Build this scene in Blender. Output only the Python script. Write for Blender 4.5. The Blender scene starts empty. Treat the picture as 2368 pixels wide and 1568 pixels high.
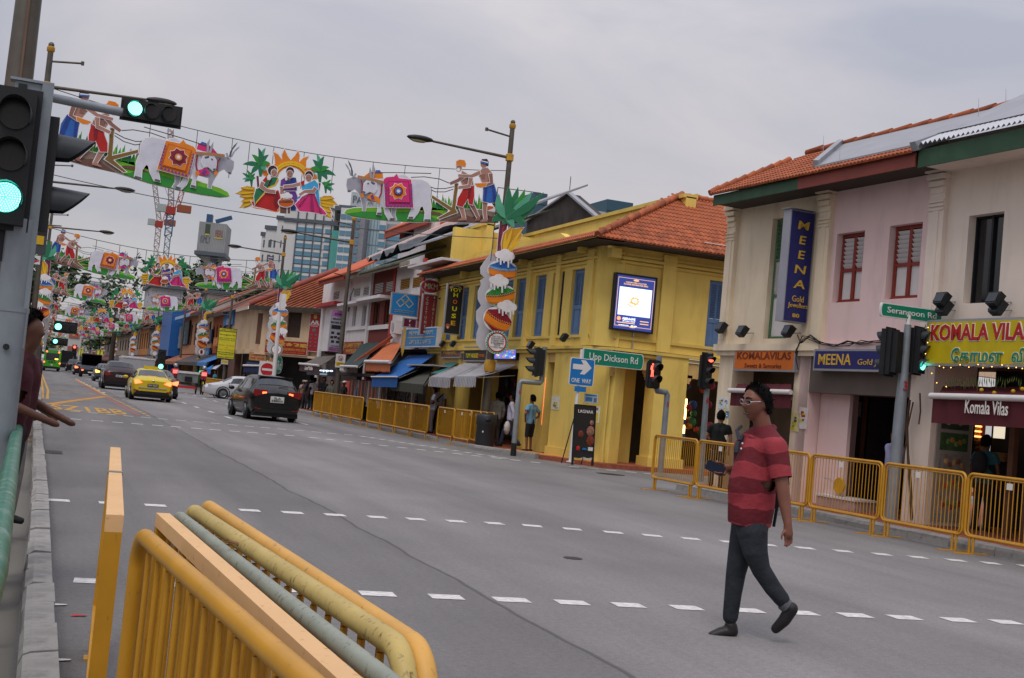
import bpy,bmesh,math,random
from mathutils import Vector,Matrix,noise as mnoise
random.seed(7)
SC=bpy.context.scene
COL=SC.collection
rad=math.radians
# ------ camera, sky, sun, exposure
EYE=Vector((0,0,1.56));FOC=2800.0
_ro,_pi,_ya=rad(5.38),rad(2.92),rad(20.94)
CF=Vector((math.sin(_ya)*math.cos(_pi),math.cos(_ya)*math.cos(_pi),math.sin(_pi)))
_r=Vector((math.cos(_ya),-math.sin(_ya),0));_u=_r.cross(CF)
CR=_r*math.cos(_ro)+_u*math.sin(_ro)
CU=_u*math.cos(_ro)-_r*math.sin(_ro)
cd=bpy.data.cameras.new('camera');cam=bpy.data.objects.new('camera',cd);COL.objects.link(cam)
cd.sensor_width=36;cd.lens=FOC/2367*36;cd.clip_start=.1;cd.clip_end=4000
mw=Matrix((CR,CU,-CF)).transposed().to_4x4();mw.translation=EYE
cam.matrix_world=mw;SC.camera=cam
SUN_EL,SUN_AZ=rad(58),rad(215)
w=bpy.data.worlds.new('World');SC.world=w;w.use_nodes=True
nt=w.node_tree;nt.nodes.clear()
def wn(t,**k):
 n=nt.nodes.new(t)
 for a,b in k.items():setattr(n,a,b)
 return n
out=wn('ShaderNodeOutputWorld');mixs=wn('ShaderNodeMixShader');mixs.inputs[0].default_value=.9
sky=wn('ShaderNodeTexSky',sky_type='NISHITA',sun_disc=False,sun_elevation=SUN_EL,sun_rotation=SUN_AZ)
bg1=wn('ShaderNodeBackground');bg1.inputs[1].default_value=.1
bg2=wn('ShaderNodeBackground');bg2.inputs[1].default_value=1.0
tc=wn('ShaderNodeTexCoord');sep=wn('ShaderNodeSeparateXYZ')
mp=wn('ShaderNodeMapping');mp.inputs['Scale'].default_value=(1.0,1.0,2.6);mp.inputs['Location'].default_value=(.3,.1,.25)
n1=wn('ShaderNodeTexNoise');n1.inputs['Scale'].default_value=2.6;n1.inputs['Detail'].default_value=6;n1.inputs['Roughness'].default_value=.5;n1.inputs['Distortion'].default_value=.5
r1=wn('ShaderNodeValToRGB');e=r1.color_ramp.elements
e[0].position=.38;e[0].color=(.37,.395,.485,1);e[1].position=.64;e[1].color=(.655,.615,.64,1)
zr=wn('ShaderNodeMapRange');zr.inputs[1].default_value=0;zr.inputs[2].default_value=1;zr.inputs[3].default_value=.74;zr.inputs[4].default_value=2.5
zp=wn('ShaderNodeMath',operation='POWER');zp.inputs[1].default_value=1.7
hz=wn('ShaderNodeMapRange');hz.inputs[1].default_value=0.0;hz.inputs[2].default_value=.42;hz.inputs[3].default_value=.75;hz.inputs[4].default_value=0
mh=wn('ShaderNodeMixRGB');mh.inputs[2].default_value=(.655,.615,.61,1)
mu=wn('ShaderNodeMixRGB',blend_type='MULTIPLY');mu.inputs[0].default_value=1
L=nt.links.new
L(tc.outputs['Generated'],mp.inputs[0]);L(mp.outputs[0],n1.inputs['Vector']);L(n1.outputs[0],r1.inputs[0])
L(tc.outputs['Generated'],sep.inputs[0]);L(sep.outputs[2],zp.inputs[0]);L(zp.outputs[0],zr.inputs[0]);L(sep.outputs[2],hz.inputs[0])
L(hz.outputs[0],mh.inputs[0]);L(r1.outputs[0],mh.inputs[1]);L(mh.outputs[0],mu.inputs[1]);L(zr.outputs[0],mu.inputs[2])
L(mu.outputs[0],bg2.inputs[0]);L(sky.outputs[0],bg1.inputs[0]);L(bg1.outputs[0],mixs.inputs[1]);L(bg2.outputs[0],mixs.inputs[2]);L(mixs.outputs[0],out.inputs[0])
sl=bpy.data.lights.new('sun','SUN');sl.energy=1.2;sl.angle=rad(25);sl.color=(1,.96,.9)
so=bpy.data.objects.new('sun',sl);COL.objects.link(so)
sd=Vector((math.sin(SUN_AZ)*math.cos(SUN_EL),math.cos(SUN_AZ)*math.cos(SUN_EL),math.sin(SUN_EL)))
so.rotation_euler=sd.to_track_quat('Z','Y').to_euler();so.location=(0,0,60)
vs=SC.view_settings;vs.view_transform='Standard';vs.look='None';vs.gamma=1;vs.use_curve_mapping=False;vs.exposure=0.2
SC.cycles.max_bounces=6;SC.cycles.diffuse_bounces=3;SC.cycles.glossy_bounces=3;SC.cycles.transparent_max_bounces=8
SC.cycles.use_denoising=True
# ------ sight lines: photo position -> point on a real plane
PS=2367/4096
def Z(ox,oy,s):return lambda x,y:((ox+x/s)*PS,(oy+y/s)*PS)
zA=Z(2700,300,1.568);zB=Z(1700,400,1.568);zC=Z(1700,1100,1.7425);zD=Z(900,900,1.742);zE=Z(3300,1150,2.85);zF=Z(3300,1600,2.24)
zG=Z(900,500,1.8215);zH=Z(940,580,5.226);zI=Z(1200,1050,3.135);zJ=Z(700,1050,3.485);zK=Z(500,1150,4.48);zL=Z(150,1300,3.643)
zM=Z(700,1350,3.92);zN=Z(550,650,2.4926);zO=Z(1350,750,3.485);zP=Z(1850,1350,2.85);zQ=Z(2250,1350,2.613);zR=Z(2750,1450,2.412)
zS=Z(2400,1050,5.057);zT=Z(1900,740,2.24);zU=Z(1200,1400,3.157);zV=Z(0,800,2.24);zW=Z(0,300,2.24);zX=Z(0,1200,1.96)
zY=Z(0,1600,1.408);z2=Z(2800,1200,1.4252);z3=Z(1700,1000,3.92);z4=Z(0,1700,1.3156);z5=Z(2600,1500,1.2926);z6=Z(0,0,1.742);z7=Z(1150,850,4.305)
def ray(p):return CF+CR*((p[0]-1183.5)/FOC)-CU*((p[1]-784)/FOC)
def G(p,z=0.):d=ray(p);return EYE+d*((z-EYE.z)/d.z)
def PX(p,X):d=ray(p);return EYE+d*((X-EYE.x)/d.x)
def PY(p,Y):d=ray(p);return EYE+d*((Y-EYE.y)/d.y)
class Plane:
 """an upright wall plane: local x runs to the viewer's right along it, local y goes into the building, z up"""
 def __init__(s,x,y,rz):
  s.o=Vector((x,y,0));s.rz=rz
  s.ex=Vector((math.cos(rz),math.sin(rz),0));s.ey=Vector((-math.sin(rz),math.cos(rz),0))
 def px(s,p,d=0.):
  r=ray(p);t=((s.o-EYE).dot(s.ey)+d)/r.dot(s.ey);q=EYE+r*t-s.o
  return q.dot(s.ex),q.z
 def w(s,x,y,z):return s.o+s.ex*x+s.ey*y+Vector((0,0,z))
 def mat(s):return Matrix.Translation(s.o)@Matrix.Rotation(s.rz,4,'Z')
# ------ materials
def srgb(h):
 if not isinstance(h,str):return tuple(h)
 c=[int(h[i:i+2],16)/255 for i in(0,2,4)]
 return tuple(x/12.92 if x<=.04045 else((x+.055)/1.055)**2.4 for x in c)
MATS={}
def mat(name,col,rough=.65,metal=0.,var=.12,vs=2.5,bump=0.,bs=60.,rnd=0.,dirt=0.,dcol='2b2723',ds=(1.6,1.6,.35),spec=.35,emit=0.,coat=0.,alpha=1.,bd=.01,th=(.5,.78)):
 if name in MATS:return MATS[name]
 m=bpy.data.materials.new(name);MATS[name]=m;m.use_nodes=True
 t=m.node_tree;N=t.nodes;b=N['Principled BSDF'];lk=t.links.new
 c=srgb(col);m.diffuse_color=(*c,1)
 b.inputs['Roughness'].default_value=rough;b.inputs['Metallic'].default_value=metal;b.inputs['Specular IOR Level'].default_value=spec
 b.inputs['Base Color'].default_value=(*c,1)
 if coat:b.inputs['Coat Weight'].default_value=coat;b.inputs['Coat Roughness'].default_value=.05
 if emit:
  b.inputs['Emission Color'].default_value=(*c,1);b.inputs['Emission Strength'].default_value=emit
 if alpha<1:b.inputs['Alpha'].default_value=alpha
 tcn=N.new('ShaderNodeTexCoord');src=None
 if var or dirt or rnd:
  nz=N.new('ShaderNodeTexNoise');nz.inputs['Scale'].default_value=vs;nz.inputs['Detail'].default_value=5
  lk(tcn.outputs['Object'],nz.inputs['Vector'])
  mr=N.new('ShaderNodeMapRange');mr.inputs[1].default_value=.3;mr.inputs[2].default_value=.7;mr.inputs[3].default_value=1-var;mr.inputs[4].default_value=1+var
  lk(nz.outputs[0],mr.inputs[0]);val=mr.outputs[0]
  if rnd:
   oi=N.new('ShaderNodeObjectInfo');r2=N.new('ShaderNodeMapRange');r2.inputs[3].default_value=1-rnd;r2.inputs[4].default_value=1+rnd
   lk(oi.outputs['Random'],r2.inputs[0]);mm=N.new('ShaderNodeMath');mm.operation='MULTIPLY';lk(val,mm.inputs[0]);lk(r2.outputs[0],mm.inputs[1]);val=mm.outputs[0]
  mx=N.new('ShaderNodeMixRGB');mx.blend_type='MULTIPLY';mx.inputs[0].default_value=1;mx.inputs[1].default_value=(*c,1);lk(val,mx.inputs[2]);src=mx.outputs[0]
  if dirt:
   mpn=N.new('ShaderNodeMapping');mpn.inputs['Scale'].default_value=ds;lk(tcn.outputs['Object'],mpn.inputs[0])
   nd=N.new('ShaderNodeTexNoise');nd.inputs['Scale'].default_value=1.7;nd.inputs['Detail'].default_value=8;nd.inputs['Roughness'].default_value=.65;lk(mpn.outputs[0],nd.inputs['Vector'])
   md=N.new('ShaderNodeMapRange');md.inputs[1].default_value=th[0];md.inputs[2].default_value=th[1];md.inputs[4].default_value=dirt;lk(nd.outputs[0],md.inputs[0])
   m2=N.new('ShaderNodeMixRGB');lk(md.outputs[0],m2.inputs[0]);lk(src,m2.inputs[1]);m2.inputs[2].default_value=(*srgb(dcol),1);src=m2.outputs[0]
  lk(src,b.inputs['Base Color'])
 if bump:
  nb=N.new('ShaderNodeTexNoise');nb.inputs['Scale'].default_value=bs;nb.inputs['Detail'].default_value=4;lk(tcn.outputs['Object'],nb.inputs['Vector'])
  bp=N.new('ShaderNodeBump');bp.inputs['Strength'].default_value=bump;bp.inputs['Distance'].default_value=bd;lk(nb.outputs[0],bp.inputs['Height']);lk(bp.outputs[0],b.inputs['Normal'])
 return m
def flat(col,rough=.55,**k):
 return mat('paint_'+(col if isinstance(col,str)else '%d_%d_%d'%tuple(int(c*255)for c in col)),col,rough,var=.08,vs=6,**k)
def glow(name,col,s):return mat(name,col,.4,var=0,emit=s)
# ------ mesh building
class MB:
 def __init__(s):s.v=[];s.f=[];s.m=[];s.sm=[]
 def add(s,vs,fs,mi=0,smooth=False):
  k=len(s.v);s.v+=[tuple(v)for v in vs]
  for f in fs:s.f.append(tuple(i+k for i in f));s.m.append(mi);s.sm.append(smooth)
  return s
 def box(s,x0,x1,y0,y1,z0,z1,mi=0,T=None):
  if x0>x1:x0,x1=x1,x0
  if y0>y1:y0,y1=y1,y0
  if z0>z1:z0,z1=z1,z0
  vs=[Vector((x,y,z))for z in(z0,z1)for x,y in((x0,y0),(x1,y0),(x1,y1),(x0,y1))]
  if T:vs=[T@v for v in vs]
  return s.add(vs,[(3,2,1,0),(4,5,6,7),(0,1,5,4),(1,2,6,5),(2,3,7,6),(3,0,4,7)],mi)
 def bar(s,a,b,wd,h=None,mi=0,up=(0,0,1)):
  a,b=Vector(a),Vector(b);h=h or wd;d=(b-a).normalized();u=Vector(up)
  if abs(d.dot(u))>.98:u=Vector((1,0,0))
  sx=d.cross(u).normalized();sy=sx.cross(d)
  vs=[p+sx*i*wd/2+sy*j*h/2 for p in(a,b)for i,j in((-1,-1),(1,-1),(1,1),(-1,1))]
  return s.add(vs,[(0,1,2,3),(7,6,5,4),(0,4,5,1),(1,5,6,2),(2,6,7,3),(3,7,4,0)],mi)
 def tube(s,pts,r,n=8,mi=0,closed=False,caps=True):
  pts=[Vector(p)for p in pts];rs=r if isinstance(r,(list,tuple))else[r]*len(pts);k=len(pts);vs=[];up=None
  for i,p in enumerate(pts):
   a=pts[i-1]if(i or closed)else p;b=pts[(i+1)%k]if(i<k-1 or closed)else p
   d=(b-a).normalized()
   if up is None:up=Vector((0,0,1))if abs(d.z)<.9 else Vector((1,0,0))
   sx=d.cross(up).normalized();up=sx.cross(d).normalized()
   vs+=[p+(sx*math.cos(q)+up*math.sin(q))*rs[i]for q in(2*math.pi*j/n for j in range(n))]
  fs=[];seg=k if closed else k-1
  for i in range(seg):
   for j in range(n):
    a,b=i*n+j,i*n+(j+1)%n;c=((i+1)%k)*n
    fs.append((b,a,c+j,c+(j+1)%n))
  s.add(vs,fs,mi,True)
  if caps and not closed:
   k0=len(s.v)-len(vs);s.f+=[tuple(k0+j for j in range(n)),tuple(k0+(k-1)*n+j for j in reversed(range(n)))];s.m+=[mi,mi];s.sm+=[False,False]
  return s
 def cyl(s,a,b,r,r2=None,n=12,mi=0):return s.tube([a,b],[r,r if r2 is None else r2],n,mi)
 def lathe(s,prof,c=(0,0,0),n=16,mi=0,T=None):
  c=Vector(c);vs=[Vector((r*math.cos(2*math.pi*j/n),r*math.sin(2*math.pi*j/n),z))for r,z in prof for j in range(n)]
  vs=[(T@v if T else v)+c for v in vs];fs=[]
  for i in range(len(prof)-1):
   for j in range(n):fs.append((i*n+j,i*n+(j+1)%n,(i+1)*n+(j+1)%n,(i+1)*n+j))
  return s.add(vs,fs,mi,True)
 def ball(s,c,r,n=10,mi=0,T=None):
  rr=r if isinstance(r,(list,tuple))else(r,r,r);c=Vector(c);h=max(4,n//2);vs=[]
  for i in range(h+1):
   a=math.pi*i/h
   for j in range(n):
    q=2*math.pi*j/n;v=Vector((math.sin(a)*math.cos(q)*rr[0],math.sin(a)*math.sin(q)*rr[1],-math.cos(a)*rr[2]))
    vs.append((T@v if T else v)+c)
  fs=[(i*n+j,i*n+(j+1)%n,(i+1)*n+(j+1)%n,(i+1)*n+j)for i in range(h)for j in range(n)]
  return s.add(vs,fs,mi,True)
 def prism(s,pts,fn,d0,d1,mi=0,side=None):
  """extrude a 2-D outline: fn(x, y, d) -> 3-D point, from depth d0 (front) to d1"""
  n=len(pts);a=sum(pts[i][0]*pts[(i+1)%n][1]-pts[(i+1)%n][0]*pts[i][1]for i in range(n))
  if a<0:pts=pts[::-1]
  vs=[fn(x,y,d0)for x,y in pts]+[fn(x,y,d1)for x,y in pts]
  s.add(vs,[tuple(range(n)),tuple(range(2*n-1,n-1,-1))],mi)
  return s.add(vs,[(i,n+i,n+(i+1)%n,(i+1)%n)for i in range(n)],mi if side is None else side)
 def grid(s,fn,nu,nv,mi=0,smooth=True,flip=False):
  vs=[fn(i/nu,j/nv)for j in range(nv+1)for i in range(nu+1)];w_=nu+1
  fs=[(j*w_+i,j*w_+i+1,(j+1)*w_+i+1,(j+1)*w_+i)for j in range(nv)for i in range(nu)]
  return s.add(vs,[f[::-1]for f in fs]if flip else fs,mi,smooth)
 def mesh(s,name,mats,fix=True):
  me=bpy.data.meshes.new(name);me.from_pydata(s.v,[],s.f)
  for m in(mats if isinstance(mats,(list,tuple))else[mats]):me.materials.append(m)
  if s.f:
   me.polygons.foreach_set('material_index',s.m);me.polygons.foreach_set('use_smooth',s.sm)
  me.update()
  if fix and s.f:
   bm=bmesh.new();bm.from_mesh(me);bmesh.ops.recalc_face_normals(bm,faces=bm.faces);bm.to_mesh(me);bm.free()
  if any(s.sm):me.set_sharp_from_angle(angle=rad(50))
  return me
 def build(s,name,mats,parent=None,label=None,kind=None,fix=True):
  return put(name,s.mesh(name,mats,fix),parent,label,kind)
def put(name,me,parent=None,label=None,kind=None,loc=None,mtx=None):
 o=bpy.data.objects.new(name,me);COL.objects.link(o)
 if parent:o.parent=parent
 if label:o['label']=label
 if kind:o['kind']=kind
 if loc is not None:o.location=loc
 if mtx is not None:o.matrix_local=mtx
 return o
def tag(o,label,cat,group=None):
 o['label']=label;o['category']=cat
 if group:o['group']=group
 return o
def thing(name,label,cat,loc=(0,0,0),rz=0.,group=None):
 o=bpy.data.objects.new(name,None);COL.objects.link(o);o.empty_display_size=.1
 o.location=loc;o.rotation_euler=(0,0,rz)
 return tag(o,label,cat,group)
def dup(root,loc=None,rz=None,label=None,kidmap=None):
 c=root.copy();COL.objects.link(c)
 if loc is not None:c.location=loc
 if rz is not None:c.rotation_euler=(0,0,rz)
 if label:c['label']=label
 for ch in root.children:
  d=ch.copy();COL.objects.link(d);d.parent=c
  for g in ch.children:
   h=g.copy();COL.objects.link(h);h.parent=d
 return c
# ------ lettering
TXT={}
def text_mesh(s,m,bold=0.,shear=0.,ext=.5):
 k=(s,m.name,bold,shear)
 if k in TXT:return TXT[k]
 cu=bpy.data.curves.new('lettering','FONT');cu.body=s;cu.resolution_u=2;cu.size=1;cu.offset=bold;cu.shear=shear;cu.extrude=.01
 cu.align_x='CENTER';cu.space_line=.95
 o=bpy.data.objects.new('lettering',cu);COL.objects.link(o)
 me=bpy.data.meshes.new_from_object(o.evaluated_get(bpy.context.evaluated_depsgraph_get()))
 bpy.data.objects.remove(o);bpy.data.curves.remove(cu)
 xs=[v.co.x for v in me.vertices];ys=[v.co.y for v in me.vertices]
 if not xs:return None
 x0,x1,y0,y1=min(xs),max(xs),min(ys),max(ys)
 for v in me.vertices:v.co.x-=(x0+x1)/2;v.co.y-=(y0+y1)/2
 me.materials.clear();me.materials.append(m);me.name='lettering'
 TXT[k]=(me,x1-x0,y1-y0);return TXT[k]
def letters(s,parent,x,y,z,h,m,wd=None,bold=0.,shear=0.,name='lettering',rot=None):
 """upright text in the parent's local x-z plane, facing local -y, centred on (x, z)"""
 r=text_mesh(s,m,bold,shear)
 if not r:return None
 me,w0,h0=r;sy=h/h0;sx=(wd/w0)if wd else sy
 M=Matrix.Translation((x,y,z))@(rot or Matrix())@Matrix.Rotation(rad(90),4,'X')@Matrix.Diagonal((sx,sy,.5,1))
 return put(name,me,parent,mtx=M)
# ------ ground, road, pavements
def asphalt():
 m=bpy.data.materials.new('asphalt');m.use_nodes=True;t=m.node_tree;N=t.nodes;lk=t.links.new;b=N['Principled BSDF']
 b.inputs['Roughness'].default_value=.78;b.inputs['Specular IOR Level'].default_value=.3
 g=N.new('ShaderNodeNewGeometry');x=N.new('ShaderNodeSeparateXYZ');lk(g.outputs['Position'],x.inputs[0])
 def noise(sc,det,mapping=None):
  n=N.new('ShaderNodeTexNoise');n.inputs['Scale'].default_value=sc;n.inputs['Detail'].default_value=det;n.inputs['Roughness'].default_value=.6
  if mapping:
   mp_=N.new('ShaderNodeMapping');mp_.inputs['Scale'].default_value=mapping;lk(g.outputs['Position'],mp_.inputs[0]);lk(mp_.outputs[0],n.inputs['Vector'])
  else:lk(g.outputs['Position'],n.inputs['Vector'])
  return n.outputs[0]
 def rng(s,a,b_,c,d):
  r=N.new('ShaderNodeMapRange');r.inputs[1].default_value=a;r.inputs[2].default_value=b_;r.inputs[3].default_value=c;r.inputs[4].default_value=d;lk(s,r.inputs[0]);return r.outputs[0]
 def mul(a,b_):
  n=N.new('ShaderNodeMath');n.operation='MULTIPLY';lk(a,n.inputs[0]);lk(b_,n.inputs[1]);return n.outputs[0]
 v=rng(noise(110,3),.25,.75,.62,1.38)
 v=mul(v,rng(noise(22,4),.3,.7,.86,1.14))
 v=mul(v,rng(noise(1.0,6,(1.1,.1,1)),.3,.7,.84,1.16))
 v=mul(v,rng(noise(.28,5),.35,.7,1.08,.86))
 lane=N.new('ShaderNodeMath');lane.operation='PINGPONG';lk(x.outputs[0],lane.inputs[0]);lane.inputs[1].default_value=1.55
 v=mul(v,rng(lane.outputs[0],.2,1.3,.93,1.07))
 e=N.new('ShaderNodeMath');e.operation='ADD';lk(x.outputs[0],e.inputs[0]);lk(rng(noise(.5,2),0,1,-.12,.12),e.inputs[1])
 st=N.new('ShaderNodeMath');st.operation='GREATER_THAN';st.inputs[1].default_value=3.45;lk(e.outputs[0],st.inputs[0])
 v=mul(v,rng(st.outputs[0],0,1,.86,1.06))
 s2=N.new('ShaderNodeMath');s2.operation='COMPARE';s2.inputs[1].default_value=3.45;s2.inputs[2].default_value=.022;lk(e.outputs[0],s2.inputs[0])
 v=mul(v,rng(s2.outputs[0],0,1,1,.6))
 mx=N.new('ShaderNodeMixRGB');mx.blend_type='MULTIPLY';mx.inputs[0].default_value=1;mx.inputs[1].default_value=(.172,.163,.16,1);lk(v,mx.inputs[2]);lk(mx.outputs[0],b.inputs['Base Color'])
 bp=N.new('ShaderNodeBump');bp.inputs['Strength'].default_value=.5;bp.inputs['Distance'].default_value=.006;lk(noise(150,3),bp.inputs['Height']);lk(bp.outputs[0],b.inputs['Normal'])
 return m
ASPH=asphalt()
M_conc=mat('worn_concrete','8d8a86',.85,var=.22,vs=5,bump=.5,bs=30,dirt=.75,dcol='34312e',ds=(3,3,3))
M_pave=mat('pavement_concrete','77736f',.85,var=.2,vs=3,bump=.3,bs=40,dirt=.5,ds=(1,1,1))
M_redtile=mat('red_paving','8a4a34',.7,var=.2,vs=6,bump=.2,rnd=.15,dirt=.3,ds=(2,2,2))
M_yeltile=mat('yellow_paving','c98d4c',.7,var=.15,vs=6,bump=.2,rnd=.1)
M_white=mat('road_paint','c9c6c3',.7,var=.2,vs=18,dirt=.55,dcol='6f6b69',ds=(9,9,9))
M_yroad=mat('yellow_road_paint','b98a34',.7,var=.2,vs=8,dirt=.6,dcol='6a5a45',ds=(5,5,5))
M_rroad=mat('red_road_paint','8a5350',.7,var=.2,vs=8,dirt=.6,dcol='666060',ds=(3,3,3))
M_earth=mat('town_ground','6b6862',.9,var=.2,vs=.2)
def sheet(name,x0,x1,y0,y1,z,m,n=1):
 mb=MB();mb.add([(x0,y0,z),(x1,y0,z),(x1,y1,z),(x0,y1,z)],[(0,1,2,3)]);return mb.build(name,m,kind='structure',fix=False)
sheet('ground',-1800,1800,-300,3000,-.03,M_earth)
road=sheet('road',.02,60,-25,900,0,ASPH)
PINKA=rad(-2.82)
ROW=Plane(14,30.3,rad(-90))
PINK=Plane(14.09,17.01,math.atan2(-math.cos(PINKA),-math.sin(PINKA)))
YSIDE=Plane(14,30.3,0)
def pavement(name,outline,z,m,kerb_edge=None):
 mb=MB();mb.prism(outline,lambda x,y,d:(x,y,z-d),0,.3)
 return mb.build(name,m,kind='structure')
pl_=pavement('pavement',[(-30,-20),(-.17,-20),(-.17,10.9),(-.3,14),(-.36,30),(-.36,900),(-30,900)],.12,M_pave)
pr_=pavement('pavement',[(12.36,34.2),(13.3,31.6),(14.2,29.4),(60,29.4),(60,67),(12.36,67)],.12,M_redtile)
pp_=pavement('pavement',[(13.0,-20),(60,-20),(60,23.6),(13.6,23.6),(12.98,22.6)],.13,M_redtile)
pf_=pavement('pavement',[(12.36,83),(60,83),(60,900),(12.36,900)],.12,M_pave)
def kerb(parent,p0,p1,L,wdt=.17,h=.155,rnd=.012):
 p0,p1=Vector(p0),Vector(p1);d=(p1-p0);n=max(1,int(d.length/L));u=d/n;a=math.atan2(u.y,u.x);ln=u.length
 vars_=[]
 for k in range(3):
  mb=MB();q=random.Random(k)
  prof=[(0,-.05),(wdt,-.05),(wdt,h),(.05,h),(.018,h-.02),(0,h-.06)]
  mb.prism([(x+q.uniform(-rnd,rnd),z+q.uniform(-rnd,rnd))for x,z in prof],lambda x,z,e:(e,x,z),.006,ln-.006)
  vars_.append(mb.mesh('kerb_stone',M_conc))
 for i in range(n):
  o=put('kerb_stone',random.choice(vars_),parent);q=p0+u*i
  o.location=(q.x,q.y,random.uniform(-.008,.008));o.rotation_euler=(0,0,a)
kerb(pl_,(.02,14),(.04,3),.62);kerb(pl_,(-.1,30),(.02,14),.9);kerb(pl_,(-.14,60),(-.1,30),1.2)
kerb(pp_,(12.86,23.0),(12.86,9),.9);kerb(pr_,(12.2,67),(12.2,34.2),1.1);kerb(pr_,(12.2,34.2),(13.1,31.6),.8)
def mark(pts,m,name='dash',z=.004):
 mb=MB();mb.add([(x,y,z)for x,y in pts],[tuple(range(len(pts)))]);o=mb.build(name,m,road,fix=False)
 if o.data.polygons[0].normal.z<0:o.data.flip_normals()
 return o
def dashes(a,b,step,ln,wd,m,jit=.02,skip=()):
 a,b=Vector(a),Vector(b);d=b-a;n=int(d.length/step);u=d.normalized();v=Vector((-u.y,u.x))
 for i in range(n+1):
  if i in skip:continue
  p=a+u*(i*step+random.uniform(-jit,jit));q=p+u*ln*random.uniform(.9,1.05)
  mark([p-v*wd/2,q-v*wd/2,q+v*wd/2,p+v*wd/2],m)
dashes((.35,9.18),(12.0,8.3),.52,.27,.2,M_white)
dashes((.2,14.3),(5.6,14.4),.52,.24,.22,M_white);dashes((5.9,14.38),(12.5,12.75),.52,.24,.22,M_white)
dashes((.9,39.2),(9.5,37.9),.52,.3,.22,M_white);dashes((9.6,37.7),(12.0,30.4),.55,.3,.22,M_white)
dashes((.3,34.05),(7.0,34.3),.52,.3,.22,M_white);dashes((7.2,34.1),(12.6,29.6),.55,.3,.22,M_white)
dashes((13.0,29.0),(15.2,28.3),.5,.28,.2,M_white)
for X in(6.45,9.2):
 dashes((X,44),(X-.2,150),4.9,1.6,.14,M_white)
dashes((3.1,66),(2.6,110),4.9,1.6,.12,M_white)
def stripe(a,b,wd,m,name='line',z=.004):
 a,b=Vector(a),Vector(b);v=Vector((-(b-a).y,(b-a).x)).normalized()*wd/2
 mark([a-v,b-v,b+v,a+v],m,name,z)
stripe((2.58,104),(2.96,61.5),.16,M_yroad);dashes((2.97,60.5),(3.3,39.6),1.4,.9,.11,M_yroad)
stripe((2.3,100),(2.72,60.5),.18,M_rroad,z=.0035);stripe((2.8,59),(2.95,40),.17,M_rroad,z=.0035)
dashes((2.8,59.2),(.38,43.9),.55,.48,.3,M_yroad);dashes((.42,60.8),(2.4,62),.42,.25,.5,M_yroad)
stripe((2.65,59.6),(.4,44.7),.2,M_rroad,z=.0035)
stripe((.28,49),(.34,62),.1,M_yroad);stripe((.34,62),(-.02,118),.1,M_yroad);stripe((.1,49),(.1,62),.1,M_yroad);stripe((.1,62),(-.1,118),.1,M_yroad)
lt=text_mesh('SZ1BB',M_yroad,bold=.02)
if lt:
 o=put('road_lettering',lt[0],road);o.scale=(2.3/lt[1],4.2/lt[2],.1);o.location=(1.5,41.6,.006)
mb=MB();mb.box(.05,.45,21.2,21.9,-.005,.006)
gr=mb.build('drain_grate',mat('cast_iron','3a3836',.6,metal=.6,var=.2),road)
for k in range(7):MB().box(.09+k*.05,.11+k*.05,21.25,21.85,.006,.012).build('grate_bar',MATS['cast_iron'],gr)
for x,y,r in((13.2,26.9,.36),(5.3,11.5,.1)):
 MB().cyl((x,y,-.01),(x,y,.005),r,n=20).build('manhole_cover',MATS['cast_iron'],road)
tile=MB().box(0,.29,0,.29,0,.012).mesh('paving_tile',M_yeltile)
tile_r=MB().box(0,.29,0,.29,0,.008).mesh('paving_tile',M_redtile)
for i in range(7):
 for j in range(14):
  x=12.55+i*.3-j*.0+.0;y=33.4-j*.3
  if x<12.5+(34.2-y)*.36 or x>15:continue
  yel=(abs((x-12.5-(34.2-y)*.36)-.3)<.32)and j<12
  o=put('paving_tile',tile if yel else tile_r,pr_);o.location=(x,y,.12)
mb=MB();mb.add([(0,0,0),(.09,.01,.004),(.1,.05,0),(.02,.04,.006)],[(0,1,2,3)])
for p,lab,c in(((154,1422),'scrap of red paper lying on the asphalt by the kerb','b03030'),((95,1466),'crumpled white paper scrap on the asphalt near the kerb stones','d8d4cf'),((99,1392),'small white scrap on the asphalt beside the upper kerb stones','d6d2cc')):
 q=G(zY(395,1217)if 'red' in lab else(zY(288,1471)if 'crumpled' in lab else zY(288,1157)),.006)
 o=put('paper_scrap',mb.mesh('paper_scrap',flat(c)));o.location=q;tag(o,lab,'litter')
# ------ crowd barriers
M_yel=mat('barrier_yellow','b58119',.4,var=.1,vs=5,spec=.5,dirt=.75,dcol='5a3c1c',ds=(22,22,9),bump=.06,bs=40,th=(.6,.74))
M_yel2=mat('barrier_yellow_faded','b39c5c',.5,var=.14,vs=4,dirt=.85,dcol='4f3d28',ds=(34,34,20),bump=.12,bs=60,th=(.57,.68));M_yel3=mat('barrier_sand','c9984a',.5,var=.1,vs=4,dirt=.8,dcol='5f4426',ds=(26,26,16),bump=.1,bs=60,th=(.6,.7))
M_cream=mat('barrier_skylit_top','d2a876',.6,var=.06,vs=3,dirt=.8,dcol='8a5530',ds=(24,24,24),bump=.06,th=(.6,.72))  # skylight on the top bars put into the colour, with chipped paint
M_galv=mat('weathered_tube','8f9486',.45,var=.12,vs=8,metal=.3,dirt=.8,dcol='4d4a38',ds=(40,40,26),th=(.56,.68))
M_tagw=mat('label_white','cfcac2',.6,var=.06)
def rrect(x0,x1,z0,z1,r,n=5):
 pts=[]
 for cx,cz,a0 in((x1-r,z1-r,0),(x0+r,z1-r,90),(x0+r,z0+r,180),(x1-r,z0+r,270)):
  for k in range(n+1):
   a=rad(a0+90*k/n);pts.append((cx+r*math.cos(a),0,cz+r*math.sin(a)))
 return pts
BARM={}
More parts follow.
